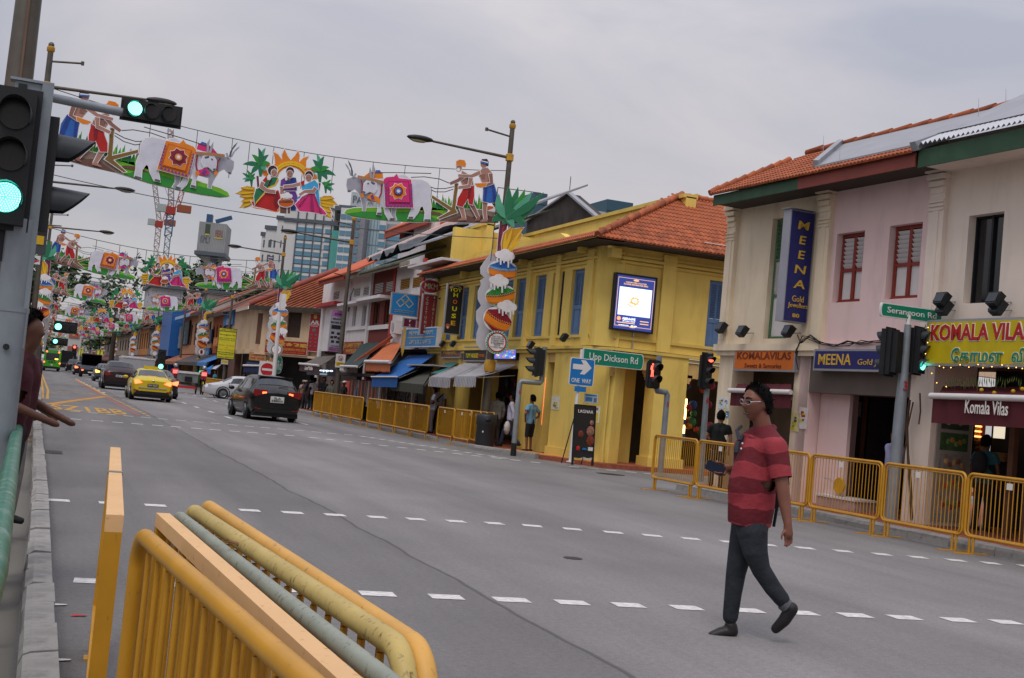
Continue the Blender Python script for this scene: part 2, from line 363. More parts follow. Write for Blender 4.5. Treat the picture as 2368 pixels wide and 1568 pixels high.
def barrier_meshes(L,H,z0,rf,rb,nb,fine):
 k=(round(L,2),round(H,2),z0,rf,rb,nb,fine)
 if k in BARM:return BARM[k]
 fr=MB().tube(rrect(0,L,z0,H,.09),rf,10 if fine else 6,closed=True)
 inner=MB().tube(rrect(.055,L-.055,z0+.02,H-.035,.07),rf*.62,6,closed=True)if fine else None
 if inner:fr.v_n=0;k0=len(fr.v);fr.v+=inner.v;fr.f+=[tuple(i+k0 for i in f)for f in inner.f];fr.m+=inner.m;fr.sm+=inner.sm
 xs=[.06+(L-.12)*(i+1)/(nb+1)for i in range(nb)]
 if fine:bars=MB().tube([(0,0,z0+.01),(0,0,H-.01)],rb,6,caps=False).mesh('bar',M_yel)
 else:
  b=MB()
  for x in xs:b.tube([(x,0,z0+.01),(x,0,H-.01)],rb,4,caps=False)
  bars=b.mesh('bars',M_yel)
 leg=MB();
 for dx in((-.035,.035)if fine else(0,)):leg.cyl((dx,0,.012),(dx,0,z0),rf*.85,n=8)
 foot=MB().box(-.05,.05,-.3,.3,0,.012)
 plate=MB().box(0,.1,-rf-.008,-rf+.002,0,.09)
 BARM[k]=(fr.mesh('frame',M_yel),bars,xs,leg.mesh('leg',M_yel),foot.mesh('foot_plate',M_yel),plate.mesh('number_plate',M_tagw))
 return BARM[k]
def barrier(name,label,group,p,q,H=1.14,z0=.25,rf=.022,rb=.0065,nb=18,fine=True,plate=.42,z=0.):
 p,q=Vector((*p[:2],z)),Vector((*q[:2],z));d=q-p;L=d.length
 t=thing(name,label,'barrier',p,math.atan2(d.y,d.x),group)
 fr,bars,xs,leg,foot,pl=barrier_meshes(L,H,z0,rf,rb,nb,fine)
 put('frame',fr,t)
 if fine:
  for x in xs:put('bar',bars,t,loc=(x,0,0))
 else:put('bars',bars,t,kind='stuff')
 for x in(.14,L-.14):
  put('leg',leg,t,loc=(x,0,0));put('foot_plate',foot,t,loc=(x,0,0))
 if plate:put('number_plate',pl,t,loc=(L*plate,0,H-.16))
 return t
bl=lambda y:12.06+(22.6-y)*.058
ends=[22.65,20.98,19.2,17.5,15.72,13.98,12.2]
labs=['yellow crowd barrier with a yellow tag, farthest of the near kerb row','yellow crowd barrier behind the walking man\'s outstretched phone','yellow crowd barrier half hidden behind the walking man\'s back','yellow crowd barrier in front of the dark jewellery shop doorway','yellow crowd barrier in front of the signal post numbered 3 and the menu photos','yellow crowd barrier cut off by the right edge, before the restaurant door']
for i in range(6):
 b=barrier('crowd_barrier',labs[i],'yellow barriers along the near right kerb',(bl(ends[i]-.03),ends[i]-.03),(bl(ends[i+1]+.02),ends[i+1]+.02),nb=20)
 if i==0:
  for c in b.children:
   if c.name.startswith('number_plate'):c.data=c.data.copy();c.data.materials[0]=flat('d9a51f');c.location.x=.55
def brow(x0,y0,y1,n,grp,labs,nb=14,over=.02):
 s=(y1-y0)/n
 for i in range(n):
  barrier('crowd_barrier',labs[i],grp,(x0,y0+s*i-over,0),(x0,y0+s*(i+1)+over,0),nb=nb,fine=False,rf=.03,rb=.009)
brow(12.02,47.3,56.6,5,'yellow barriers in front of the white and red shops',['yellow barrier farthest along the five nearest the black car','yellow barrier second from the black car in the group of five','yellow barrier in the middle of the group of five','yellow barrier fourth along the group of five by the checked shirt man','yellow barrier beside the man in the checked shirt'][::-1],18)
brow(12.06,38.6,46.6,4,'yellow barriers in front of the blue awning',['yellow barrier nearest the three men in the group of four','yellow barrier in front of the man in white shirt','yellow barrier with pale post behind it in the group of four','yellow barrier at the far end of the group of four'],18)
for k,(y0,y1,dx,lab)in enumerate(((36.3,37.95,0,'yellow barrier left of the pair beside the dark litter bin'),(34.75,36.28,.03,'yellow barrier nearest the dark litter bin'),(34.8,36.5,.35,'yellow barrier stacked behind the pair at the bin'),(34.8,36.5,.55,'yellow barrier second in the stack behind the bin pair'),(34.85,36.5,.8,'yellow barrier rearmost in the stack behind the bin'))):
 barrier('crowd_barrier',lab,'yellow barriers beside the litter bin',(12.2+dx,y1),(12.2+dx,y0),nb=16,fine=False,rf=.026,rb=.008)
for k in range(5):
 barrier('crowd_barrier','yellow barrier of the row ahead of the car, %s'%('nearest the white car','next but one to the white car','in the middle of the row','next to the far end','at the far end by the cyclist')[k],'yellow barriers ahead of the white car',(11.6,84+k*2.1),(11.6,86.05+k*2.1),nb=12,fine=False,rf=.035,rb=.012)
barrier('crowd_barrier','yellow barrier standing crosswise near the brown pillar','yellow barriers ahead of the white car',(12.2,84.6),(14,85.4),nb=12,fine=False,rf=.035,rb=.012)
for k in range(5):
 barrier('crowd_barrier','yellow barrier end-on beside the left kerb, %s'%('nearest the man in maroon','second from the man in maroon','middle of the line','fourth along the line','farthest of the line')[k],'yellow barriers along the left kerb',(-.35+.02*k,24+k*5.5),(-.3+.03*k,25.9+k*5.5),H=1.2,nb=12,fine=False,rf=.035,rb=.012)
# ---- the stack leaning together in the foreground
def fg_barrier(label,a,b,H,kind,mtop,r=.021,nb=17,ext_corner=True):
 a,b=Vector((*a,0)),Vector((*b,0));d=b-a;L=d.length
 t=thing('crowd_barrier',label,'barrier',a,math.atan2(d.y,d.x),'yellow barriers stacked in the foreground')
 if kind=='round':
  MB().tube(rrect(0,L,.2,H,.1,8),r,16,closed=True).build('frame',mtop,t)
 else:
  mb=MB();e=r
  mb.box(0,L,-e,e,H-2*e,H,1);mb.box(0,2*e,-e,e,.0,H-2*e);mb.box(L-2*e,L,-e,e,0,H-2*e);mb.box(2*e,L-2*e,-e,e,.2,.2+2*e)
  mb.build('frame',[M_yel,mtop],t)
 bar=MB().tube([(0,0,.21),(0,0,H-.03)],.008,8,caps=False).mesh('bar',M_yel)
 for i in range(nb):put('bar',bar,t,loc=(.1+(L-.2)*(i+.5)/nb,0,0))
 for x in(.2,L-.2):
  MB().cyl((x,0,.01),(x,0,.2),r*.9,n=10).build('leg',M_yel,t);MB().box(x-.05,x+.05,-.045,.045,0,.01).build('foot_plate',M_yel,t)
 return t
HS=1.1
f1=fg_barrier('yellow round-tube barrier, leftmost of the foreground stack',(.475,1.25),(.30,3.52),HS,'round',M_yel,.023,14)
fg_barrier('square-bar barrier with a sky-lit cream top, second in the foreground stack',(.53,1.3),(.405,4.02),HS,'square',M_cream,.021)
fg_barrier('barrier with a greenish weathered top tube in the foreground stack',(.6,1.35),(.455,4.1),HS-.01,'round',M_galv,.019)
fg_barrier('faded barrier with a scuffed cream tube and a dry leaf, in the foreground stack',(.652,2.05),(.51,4.2),HS,'round',M_yel2,.023)
fg_barrier('yellow barrier rightmost in the foreground stack with a curved near corner',(.69,2.05),(.58,4.38),HS,'round',M_yel3,.021)
MB().box(1.0,1.35,-.035,-.03,.35,.85).build('notice_sheet',mat('grey_sheet','77777c',.5,var=.1),f1)
sq=fg_barrier('square-tube barrier standing end-on alone left of the foreground stack',(.25,3.86),(.415,6.98),1.105,'square',M_cream,.026,16)
MB().box(1.5,1.56,-.031,.031,1.095,1.108).build('tape',mat('grey_tape','6d6f68',.6),sq)
bm_=MB().ball((0,0,0),(.012,.016,.025),8)
o=bm_.build('rope_knot',mat('rope_yellow','b79a2a',.8,var=.3,vs=60),sq);o.location=(-.012,.012,.58)
lf=MB();lf.grid(lambda u,v:(-.03+.06*u,(v-.5)*.022*math.sin(math.pi*min(max(u,.02),.98)),.012*math.cos(u*3)+.01*abs(v-.5)),6,4)
o=put('dry_leaf',lf.mesh('dry_leaf',mat('dry_leaf_brown','6a4526',.8)));o.location=G(z4(1222,625),HS+.025);o.rotation_euler=(0,-.5,1.9);tag(o,'curled dry brown leaf caught on the scuffed barrier tube','leaf')
# ---- green railing at the far left
M_green=mat('railing_green','2f6b54',.4,var=.15,vs=12,metal=.2,dirt=.5,dcol='b9c4bd',ds=(8,8,8))  # pale mottling over the green
t=thing('pedestrian_railing','green metal railing with a pale-mottled top tube at the left kerb','railing',(0,0,0))
MB().tube([(-.12,9.35,.12),(-.12,9.4,.9),(-.12,9.33,1.02),(-.12,9.2,1.06),(-.06,3.0,1.06),(-.1,.5,1.06)],.036,12).build('top_rail',M_green,t)
MB().tube([(-.12,9.35,.3),(-.1,.5,.3)],.02,8).build('lower_rail',M_green,t)
for k in range(5):MB().cyl((-.12+.004*k,9-1.9*k,.1),(-.12+.004*k,9-1.9*k,1.05),.022,n=8).build('post',M_green,t)
rb=MB().cyl((0,0,.3),(0,0,1.04),.008,n=6).mesh('bar',M_green)
for k in range(30):put('bar',rb,t,loc=(-.115,8.9-.2*k,0))
# ------ lamp posts
M_post=mat('post_dark_metal','57524a',.5,metal=.45,var=.2,vs=4,dirt=.55,dcol='6b4a33',ds=(7,7,.5),bump=.05)
M_postgrey=mat('signal_post_grey','7f868c',.42,metal=.25,var=.12,vs=5,dirt=.5,dcol='5b5c5a',ds=(3,3,1),bump=.06)
M_collar=mat('collar_yellow','b88a2c',.5,var=.15)
M_black=mat('signal_black','1b1d1f',.5,var=.15,bump=.05)
M_visor=mat('visor_black','2b2f33',.45,var=.15)
M_lensoff=mat('lens_off','24201f',.25,var=.2,vs=80)
M_green_l=glow('lens_green',(.06,.8,.6),1.2);M_green_c=glow('lens_green_core',(.22,1,.74),2.2);M_green_g=glow('lens_green_rim',(.02,.45,.38),.7)
M_red_l=glow('lens_red',(1,.08,.05),3.5)
M_lampglass=mat('lamp_glass','a59b7c',.3,var=.1)
RANK=[35.5,73.6,111,160,202,255,308,365,425,490,560,640]
def lamp_post(X,Y,H,arm,label,group,sgn=-1,r0=.15,band=True,stub=True,la=.88):
 t=thing('lamp_post',label,'lamp post',(X,Y,.1),0,group)
 MB().tube([(0,0,0),(0,0,2.4),(0,0,2.5),(0,0,H*.55),(0,0,H*.56),(0,0,H)],[r0,r0*.93,r0*.8,r0*.74,r0*.66,r0*.5],12).build('pole',M_post,t)
 za=H*la
 c=MB();c.lathe([(r0*.6,za-.12),(r0*.85,za-.1),(r0*.85,za+.1),(r0*.6,za+.12)],n=12);c.lathe([(r0*.5,H-.2),(r0*.7,H-.17),(r0*.7,H-.06),(r0*.5,H-.04)],n=12)
 c.build('collar',M_collar,t)
 MB().ball((0,0,H),(r0*.55,r0*.55,r0*.6),10).build('finial',M_post,t)
 if band:MB().lathe([(r0*.95,2.3),(r0*1.2,2.36),(r0*1.2,2.6),(r0*.9,2.68)],n=12).build('base_collar',M_collar,t)
 a=MB().tube([(0,0,za),(sgn*arm*.8,0,za+.1)],[.05,.035],8);a.build('arm',M_post,t)
 T=Matrix.Rotation(sgn*-.06,4,'Y')
 hd=MB().ball((sgn*(arm*.8+.4),0,za+.12),(.44,.15,.1),12);lh=hd.build('lamp_head',M_black,t)
 MB().ball((sgn*(arm*.8+.45),0,za+.07),(.3,.11,.09),10).build('lamp_glass',M_lampglass,lh)
 if stub:
  s=MB().tube([(0,0,H*.955),(sgn*.85,0,H*.965)],.03,6);s.tube([(sgn*.85,0,H*.965-.05),(sgn*.85,0,H*.965+.05)],.05,6);s.build('bracket',M_post,t)
  MB().tube([(0,0,H*.70),(sgn*.7,0,H*.705)],.03,6).build('bracket',M_post,t)
 return t
for i,(Y,H,lab)in enumerate(((35.55,10.2,'tall lamp post with pot decorations before the yellow corner shop'),(56.2,9.45,'bare lamp post in front of the white shophouse with the warning plate'),(74.2,10.2,'lamp post with pots in front of the red goldsmith sign'),(94.5,8.5,'lamp post carrying the yellow lane closure board'),(112,10,'lamp post with pots beside the dark blue square sign'),(128,9,'slim lamp post right of the tall blue column'),(146,9,'slim lamp post left of the tall blue column'))):
 lamp_post(12.95,Y,H,3.2,lab,'lamp posts along the right kerb',-1,.15 if i<5 else .14,la=.89 if i%2==0 else .87)
for i,Y in enumerate((160,202,255,308,365)):lamp_post(12.95,Y,10,3.2,'far right lamp post at the %s row of cut-outs'%('fourth','fifth','sixth','seventh','eighth')[i],'far lamp posts on the right',-1,.15)
for i,(X,Y,H,lab)in enumerate(((-.72,35.5,10.0,'lamp post at the left end of the nearest banner row'),(-.6,54,9.9,'second lamp post on the left kerb behind the signal visors'),(-.45,73.6,10,'third lamp post on the left kerb with two arms of wire rings'),(-.4,92,9.6,'fourth lamp post on the left kerb'),(-.4,111,10,'fifth lamp post on the left kerb'))):
 lamp_post(X,Y,H,3.3,lab,'lamp posts along the left kerb',1,.15,la=.885)
q=PY((62,100),15.0)
t=thing('lamp_post','thick dark lamp post right behind the near grey signal post','lamp post',(q.x-.02,15,.1),0,'lamp posts along the left kerb')
MB().tube([(-.06,0,0),(-.06,0,3.2),(-.02,0,3.4),(0,0,9.2)],[.2,.19,.16,.11],16).build('pole',M_post,t)
MB().box(-.012,.012,-.17,-.1,.5,8.6).build('seam_strip',mat('rust_seam','6a5140',.6),t)
def lens_dots(parent,c,r,m,n=6):
 mb=MB()
 for k in range(1,n+1):
  rr=r*k/(n+.4);cnt=max(1,int(2*math.pi*k*.95))
  for j in range(cnt):
   a=2*math.pi*j/cnt;x,z=c[0]+rr*math.cos(a),c[2]+rr*math.sin(a);d=r/n*.3
   mb.add([(x-d,c[1],z),(x,c[1],z-d),(x+d,c[1],z),(x,c[1],z+d)],[(0,1,2,3)])
 return mb.build('led_dots',glow('led_dot',(.7,1,.92),2.6),parent,kind='stuff')
def signal_head(parent,c,rz,n,lit=None,litm=None,r=.1,pitch=.27,horiz=False,vis=.2,dots=False,w_=.36,dep=.2,off=None):
 """housing, visors and lenses; the head looks along local -y"""
 R=Matrix.Translation(c)@Matrix.Rotation(rz,4,'Z')
 if horiz:R=R@Matrix.Rotation(rad(-90),4,'Y')
 L_=pitch*n+.06
 hs=put('signal_head',(lambda m:m.mesh('signal_head',M_black))(MB().box(-w_/2,w_/2,0,.015,-L_/2-.03,L_/2+.03).box(-r*1.25,r*1.25,-.09,dep*.5,-L_/2,L_/2).box(-r*.9,r*.9,dep*.5,dep,-L_/2+.04,L_/2-.04)),parent,mtx=R)
 for i in range(n):
  zc=(n/2-.5-i)*pitch
  on=(lit==i)
  ln=MB();ln.add([(r*math.cos(a),-.095-.012,zc+r*math.sin(a))for a in(2*math.pi*k/20 for k in range(20))],[tuple(range(20))])
  ln.build('lens',(litm if on else(off or M_lensoff)),hs)
  if on and dots:lens_dots(hs,(0,-.112,zc),r*.97,M_green_c)
  v=MB();na=14
  def vf(u,s_,zc=zc,rr=r*1.12):
   a=rad(-28+236*u);ln_=vis*(.35+.65*math.sin(math.pi*u));k=1-.12*s_
   return(rr*k*math.cos(a),-.09-ln_*s_,zc+rr*k*math.sin(a))
  v.grid(vf,na,2);v.grid(lambda u,s_:tuple(Vector(vf(u,s_))*1.0+Vector((0,0,.004))),na,2)
  v.build('visor',M_visor,hs,fix=False)
  if on and litm is not M_red_l:
   rm=MB();rm.grid(lambda u,s_:((r*1.1-.002)*math.cos(rad(-20+220*u)),-.1-.05*s_,zc+(r*1.1-.002)*math.sin(rad(-20+220*u))),14,1);rm.build('visor_light_spill',M_green_g,hs,fix=False)  # green lens light on the visor's inside, put in as emission
 return hs
A0=PY((112,243),15.4);A1=PY((285,262),15.6);HC=PY((350,262),15.6)
t2=thing('mast_arm_signal','traffic signal lying sideways on a mast arm, left lamp green','traffic light',(t.location.x,15.4,0))
def lc(v):return Vector(v)-Vector((t2.location.x,15.4,0))
MB().tube([lc((t2.location.x+.1,15.4,A0.z+.02)),lc((A1.x-.9,15.5,A1.z+.03)),],.042,10).tube([lc((A1.x-.95,15.5,A1.z+.03)),lc((A1.x+.15,15.6,A1.z))],.055,10).build('arm',M_postgrey,t2)
signal_head(t2,lc(HC),0,3,0,M_green_c,r=.088,pitch=.205,horiz=True,vis=.1,w_=.28)
NS=8.05
b0=PY((40,591),NS+.1);tn=thing('traffic_signal','near grey signal post at the left edge with a big green LED lamp','traffic light',(b0.x,NS+.1,.1),0)
def ln_(v):return Vector(v)-tn.location
tp=PY((97,200),NS+.1);md=PY((56,690),NS+.1)
MB().tube([(0,0,0),(0,0,1.72)],[.108,.104],16).tube([(0,0,1.72),(0,0,1.75)],.108,16).tube([(.0,0,1.75),(.0,0,2.3)],.088,16).build('pole',M_postgrey,tn)
pc=lambda p:ln_(PY(p,NS+.1))
xl,xr=pc((92,300)).x,pc((104,300)).x
zt=pc((90,196)).z
mb=MB();mb.box(xl-.012,xl+.055,-.05,.05,1.5,zt);mb.box(xl-.2,xl+.055,-.05,.05,zt-.001,zt+.015);mb.box(xl-.17,xl-.01,-.03,.05,zt-.1,zt-.002);mb.build('channel_post',M_postgrey,tn)
MB().box(xl-.15,xl-.1,-.045,-.03,zt-.07,zt-.02).build('bolt_plate',M_black,tn)
lc1=pc(((24.5)*PS,804*PS));lc0=pc((120/2.24*PS,(300+400/2.24)*PS))
pit=(lc0.z-lc1.z)/2
signal_head(tn,Vector((lc1.x-.0,-.08,(lc0.z+lc1.z)/2)),0,3,2,M_green_l,r=.092,pitch=pit,dots=True,w_=.29,vis=.16)
va,vb=pc(zW(400,640)),pc(zW(370,1120));signal_head(tn,Vector((xl+.02,.14,(va.z+vb.z)/2)),rad(90),2,None,None,r=.098,pitch=va.z-vb.z,vis=.23,w_=.2,dep=.1)
MB().box(lc1.x-.02,lc1.x+.06,-.02,.02,(lc0.z+lc1.z)/2-1.5*pit-.25,(lc0.z+lc1.z)/2-1.5*pit-.04).build('mount_bracket',M_black,tn)
MB().cyl((-.0,-.125,1.5),(0,-.115,1.5),.02,n=10).build('bolt',M_black,tn)
# ------ signals and signs at the far corners
def plate(name,parent,x0,x1,z0,z1,y,m,edge=None,t_=.012,e=.012,r=0):
 mb=MB()
 if edge is not None:
  mb.box(x0,x1,y,y+t_,z0,z1,1);mb.box(x0+e,x1-e,y-.002,y+.002,z0+e,z1-e,0);return mb.build(name,[m,edge],parent)
 mb.box(x0,x1,y,y+t_,z0,z1);return mb.build(name,m,parent)
M_sgreen=mat('street_sign_green','06785c',.4,var=.05);M_sblue=mat('traffic_blue','1b6fb0',.4,var=.06);M_swhite=mat('sign_white','d5d2d0',.45,var=.05)
M_sred=mat('sign_red','b3272a',.4,var=.06);M_syel=mat('board_yellow','d8d23a',.45,var=.07);M_sblk=mat('sign_black','22201f',.5,var=.05)
def cranked_post(name,label,base,up,zc,dx,ztop,r,num,cat='traffic light',black_base=0.):
 t=thing(name,label,cat,base,0,'traffic signals on grey posts')
 MB().tube([(0,0,0),(0,0,zc-.06),(.03*(1 if dx>0 else-1),0,zc),(dx*.95,0,zc+.01),(dx,0,zc+.07),(dx,0,ztop)],r,14).build('pole',M_postgrey,t)
 if black_base:MB().cyl((0,0,0),(0,0,black_base),r*1.06,n=14).build('base_sleeve',M_black,t)
 letters(num,t,0,-r-.004,zc-.3,.12,M_sred)
 return t
p6=G(zP(575,1352));Y6=p6.y
q1,q2=PY(zP(650,500),Y6),PY(zP(900,520),Y6);q3=PY(zP(935,110),Y6)
t6=cranked_post('traffic_signal','grey cranked signal post numbered 6 with a black base, lamps turned away',p6,0,q1.z,q2.x-p6.x,q3.z,.075,'6',black_base=.37)
hc=PY(zP(850,280),Y6)
signal_head(t6,Vector((hc.x-p6.x,0,hc.z)),rad(-98),3,None,None,r=.1,pitch=.25,vis=.26,w_=.3)
p3=G(zQ(1050,1240),.12);p3=PY(zQ(1060,1000),27.3);p3.z=.12;Y3=p3.y
a1,a2,a3=PY(zQ(1050,620),Y3),PY(zQ(975,620),Y3),PY(zQ(1005,240),Y3)
t5=cranked_post('pedestrian_signal','grey cranked post numbered 5 with a glowing red standing man',p3,0,a1.z,a3.x-p3.x+.01,a3.z,.075,'5')
hc=PY(zQ(930,435),Y3)
h5=signal_head(t5,Vector((hc.x-p3.x,-.1,hc.z)),rad(8),2,None,None,r=.12,pitch=.3,vis=.2,w_=.34)
mb=MB();rc=PY(zQ(932,375),Y3-.2);o_=Vector((rc.x-p3.x,-.235,rc.z-.12))
mb.add([o_+Vector((.025*math.cos(a),0,.225+.025*math.sin(a)))for a in(k*.785 for k in range(8))],[tuple(range(8))])
mb.add([o_+Vector(v)for v in((-.05,0,.19),(.05,0,.19),(.055,0,.08),(.035,0,.08),(.03,0,.0),(-.03,0,0),(-.035,0,.08),(-.055,0,.08))],[tuple(range(8))])
mb.add([o_+Vector(v)for v in((-.03,0,0),(-.004,0,0),(-.012,0,-.09),(-.04,0,-.09))],[(0,1,2,3)]);mb.add([o_+Vector(v)for v in((.004,0,0),(.03,0,0),(.045,0,-.09),(.015,0,-.09))],[(0,1,2,3)])
mb.build('red_man',M_red_l,t5)
Y4=26.6;b4=PY((1628,1000),Y4);b4.z=.0
t4=thing('traffic_signal','grey signal post numbered 4 with dark heads and a small red lamp','traffic light',b4,0,'traffic signals on grey posts')
tp4=PY((1640,815),Y4)
MB().tube([(0,0,0),(tp4.x-b4.x,0,tp4.z)],[.085,.06],12).build('pole',M_postgrey,t4)
letters('4',t4,PY((1631,925),Y4).x-b4.x,-.09,PY((1631,925),Y4).z,.14,M_sred)
hc=PY((1632,858),Y4);signal_head(t4,Vector((hc.x-b4.x,-.02,hc.z)),rad(10),3,None,None,r=.09,pitch=.27,vis=.2,w_=.36)
rd=PY(zC(1980,595),Y4-.2);mb=MB();mb.add([(rd.x-b4.x+.07*math.cos(a),-.3,rd.z+.05*math.sin(a)*(1 if math.sin(a)<0 else .3))for a in(k*.4 for k in range(16))],[tuple(range(16))]);mb.build('red_lamp',M_red_l,t4)
YE_=16.6;b_=PY((2070,1060),YE_);b_.z=.13
tS=thing('traffic_signal','grey signal post numbered 3 with back to back heads and a green lamp','traffic light',b_,0,'traffic signals on grey posts')
tS_top=PY((2098,762),YE_)
MB().tube([(0,0,0),(.02,0,2.0),(tS_top.x-b_.x,0,tS_top.z-.05)],[.105,.095,.055],14).build('pole',M_postgrey,tS)
letters('3',tS,PY((2083,909),YE_).x-b_.x,-.098,PY((2083,909),YE_).z,.15,M_sred)
hc=PY((2117,829),YE_);signal_head(tS,Vector((hc.x-b_.x,-.04,hc.z)),rad(20),3,2,M_green_l,r=.09,pitch=.235,vis=.14,w_=.3,dots=True)
hc=PY((2064,832),YE_);o=signal_head(tS,Vector((hc.x-b_.x-.03,.08,hc.z)),rad(200),3,None,None,r=.1,pitch=.235,vis=.14,w_=.3)
MB().tube([(tS_top.x-b_.x,0,tS_top.z-.06),(tS_top.x-b_.x,0,tS_top.z+.12)],.04,10).build('bracket',M_swhite,tS)
def street_plate(label,text_,p0,p1,Y,h,rz,round_left):
 a,b=PY(p0,Y),PY(p1,Y);L_=(b-a).length;c=(a+b)/2
 t=thing('street_sign',label,'street sign',c,math.atan2((b-a).y,(b-a).x)+rz)
 def outline(e):
  pts=[(-L_/2+e+(h*.16 if round_left else 0),-h/2+e)]
  n=8
  pts+=[(L_/2-e-h*.16+(h*.16)*math.cos(rad(-90+180*k/n)),(h/2-e)*math.sin(rad(-90+180*k/n)))for k in range(n+1)]
  if round_left:pts+=[(-L_/2+e+h*.16+(h*.16)*math.cos(rad(90+180*k/n)),(h/2-e)*math.sin(rad(90+180*k/n)))for k in range(n+1)]
  else:pts+=[(-L_/2+e,h/2-e)]
  return pts
 MB().prism(outline(0),lambda x,z,d:(x,d,z),0,.05).build('plate_edge',M_swhite,t)
 MB().prism(outline(.018),lambda x,z,d:(x,-.004+d,z),0,.004).build('plate_face',M_sgreen,t)
 letters(text_,t,0,-.007,-.01,h*.56,M_swhite,L_*.8,bold=.004)
 return t
street_plate('green Serangoon Rd street name plate on the numbered 3 signal post','Serangoon Rd',(2036,727),(2178,722),YE_-.02,.235,rad(0),True)
pw=G(zQ(80,1305),.08);Yw=pw.y
tw=thing('sign_post','white metal post carrying the one way sign and street name','sign post',pw)
wt=PY(zQ(205,125),Yw)
MB().tube([(0,0,0),(wt.x-pw.x,0,wt.z-pw.z)],.045,12).build('pole',M_swhite,tw);MB().cyl((0,0,0),(0,0,.03),.11,n=12).build('base_plate',M_swhite,tw)
s0,s1=PY(zQ(100,255),Yw-.06),PY(zQ(303,470),Yw-.06);mid=(s0+s1)/2;W2=.36;H2=.37
to=thing('one_way_sign','square blue one way sign with a white arrow pointing right','traffic sign',(mid.x,Yw-.07,mid.z))
MB().prism([(x,z)for x,_,z in rrect(-W2,W2,-H2,H2,.05)],lambda x,z,d:(x,d,z),0,.02).build('sign_edge',M_swhite,to)
MB().prism([(x,z)for x,_,z in rrect(-W2+.02,W2-.02,-H2+.02,H2-.02,.045)],lambda x,z,d:(x,-.004+d,z),0,.004).build('sign_face',M_sblue,to)
MB().prism([(-.28,.06),(.02,.06),(-.06,-.06),(.08,-.06),(.27,.13),(.08,.32),(-.06,.32),(.02,.2),(-.28,.2)],lambda x,z,d:(x,-.008+d,z),0,.003).build('arrow',M_swhite,to)
letters('ONE  WAY',to,0,-.008,-.235,.12,M_swhite,.58,bold=.01)
MB().box(-.17,.17,.0,.015,-.53,-.39).build('lower_plate',M_sblue,to)
street_plate('green Upp Dickson Rd street name plate above the one way sign','Upp Dickson Rd',zQ(215,200),zQ(848,256),Yw-.02,.43,0,False)
def disc(parent,c,r,y,m,name,n=20,r_in=0.):
 mb=MB()
 if r_in:
  vs=[(c[0]+q*math.cos(a),y,c[1]+q*math.sin(a))for q in(r_in,r)for a in(2*math.pi*k/n for k in range(n))]
  mb.add(vs,[(k,(k+1)%n,n+(k+1)%n,n+k)for k in range(n)])
 else:mb.add([(c[0]+r*math.cos(2*math.pi*k/n),y,c[1]+r*math.sin(2*math.pi*k/n))for k in range(n)],[tuple(range(n))])
 return mb.build(name,m,parent)
def board(name,label,cat,pa,pb,Y,face,edge=None,depth=.03,group=None,d=0):
 a,b=PY(pa,Y),PY(pb,Y);c=(a+b)/2;W_,H_=abs(b.x-a.x),abs(b.z-a.z)
 t=thing(name,label,cat,(c.x,Y,c.z),0,group)
 plate('panel',t,-W_/2,W_/2,-H_/2,H_/2,0,face,edge,depth,max(.012,W_*.03))
 return t,W_,H_
t,W_,H_=board('notice_plate','white plate with a red no waiting symbol and yellow box on the lamp post','traffic sign',zI(450,1140),zI(562,1330),55.95,M_swhite,M_sblk)
disc(t,(0,H_*.17),W_*.25,-.006,M_sred,'symbol_ring',r_in=W_*.2);MB().bar((-W_*.15,-.007,H_*.27),(W_*.15,-.007,H_*.07),.05,.004).bar((-W_*.12,-.0075,H_*.1),(W_*.12,-.0075,H_*.24),.06,.004,mi=1).build('symbol_bar',[M_sred,M_sblk],t)
plate('yellow_box',t,-W_*.42,W_*.42,-H_*.36,-H_*.1,-.006,mat('plate_yellow','d5b21e',.5));[letters(s,t,0,-.008,z*H_,H_*.035,M_sblk,W_*.6)for s,z in(('UNILATERAL',-.15),('WAITING',-.21),('DAILY',-.29))]
t,W_,H_=board('closure_board','yellow lane closure notice board on the lamp post','notice board',(507,757),(541,832),94.2,M_syel,M_sblk)
for s,z,h,m in(('LANE CLOSURE',.44,.07,M_sblk),('Serangoon Rd',.28,.06,M_sblk),('(Btw Sungei Rd &',.17,.04,M_sblk),('Kitchener Rd)',.115,.04,M_sblk),('20 Jan 19, 8 pm',-.06,.055,mat('board_orange','c8641a',.5)),('to',-.135,.035,MATS['board_orange']),('21 Jan 19, 11.59 pm',-.21,.05,MATS['board_orange']),('Thaipusam 2019',-.35,.06,M_sblk),('Hotline: 6299 5771',-.44,.045,M_sblk)):
 letters(s,t,0,-.006,z*H_,h*H_,m,W_*(.86 if len(s)>9 else .1 if len(s)<3 else .7))
for z in(.39,-.29):plate('rule',t,-W_*.49,W_*.49,z*H_-.02,z*H_+.02,-.006,M_sblk)
t,W_,H_=board('notice_plate','small white plate with a yellow panel below the lane closure board','traffic sign',zJ(648,1355),zJ(738,1425),94.2,M_swhite,None)
plate('yellow_box',t,-W_*.4,W_*.4,-H_*.2,H_*.36,-.006,MATS['plate_yellow'])
for i,(pa,pb,Y,lab)in enumerate((((225,808),(237,828),150,'small yellow lane closure board far down the street by the truck'),((183,806),(191,822),210,'tiny yellow lane closure board farthest down the street'))):
 t,W_,H_=board('closure_board',lab,'notice board',pa,pb,Y,M_syel,M_sblk);letters('LANE CLOSURE',t,0,-.006,H_*.35,H_*.1,M_sblk,W_*.8);MB().cyl((0,.06,-H_/2-8),(0,.06,H_/2),.09,n=8).build('post',M_post,t)
p_=PY(zM(1575,200),66.5)
t=thing('no_entry_sign','red round no entry sign on a white square plate at the side street','traffic sign',PY(zM(1438,505),66.8));
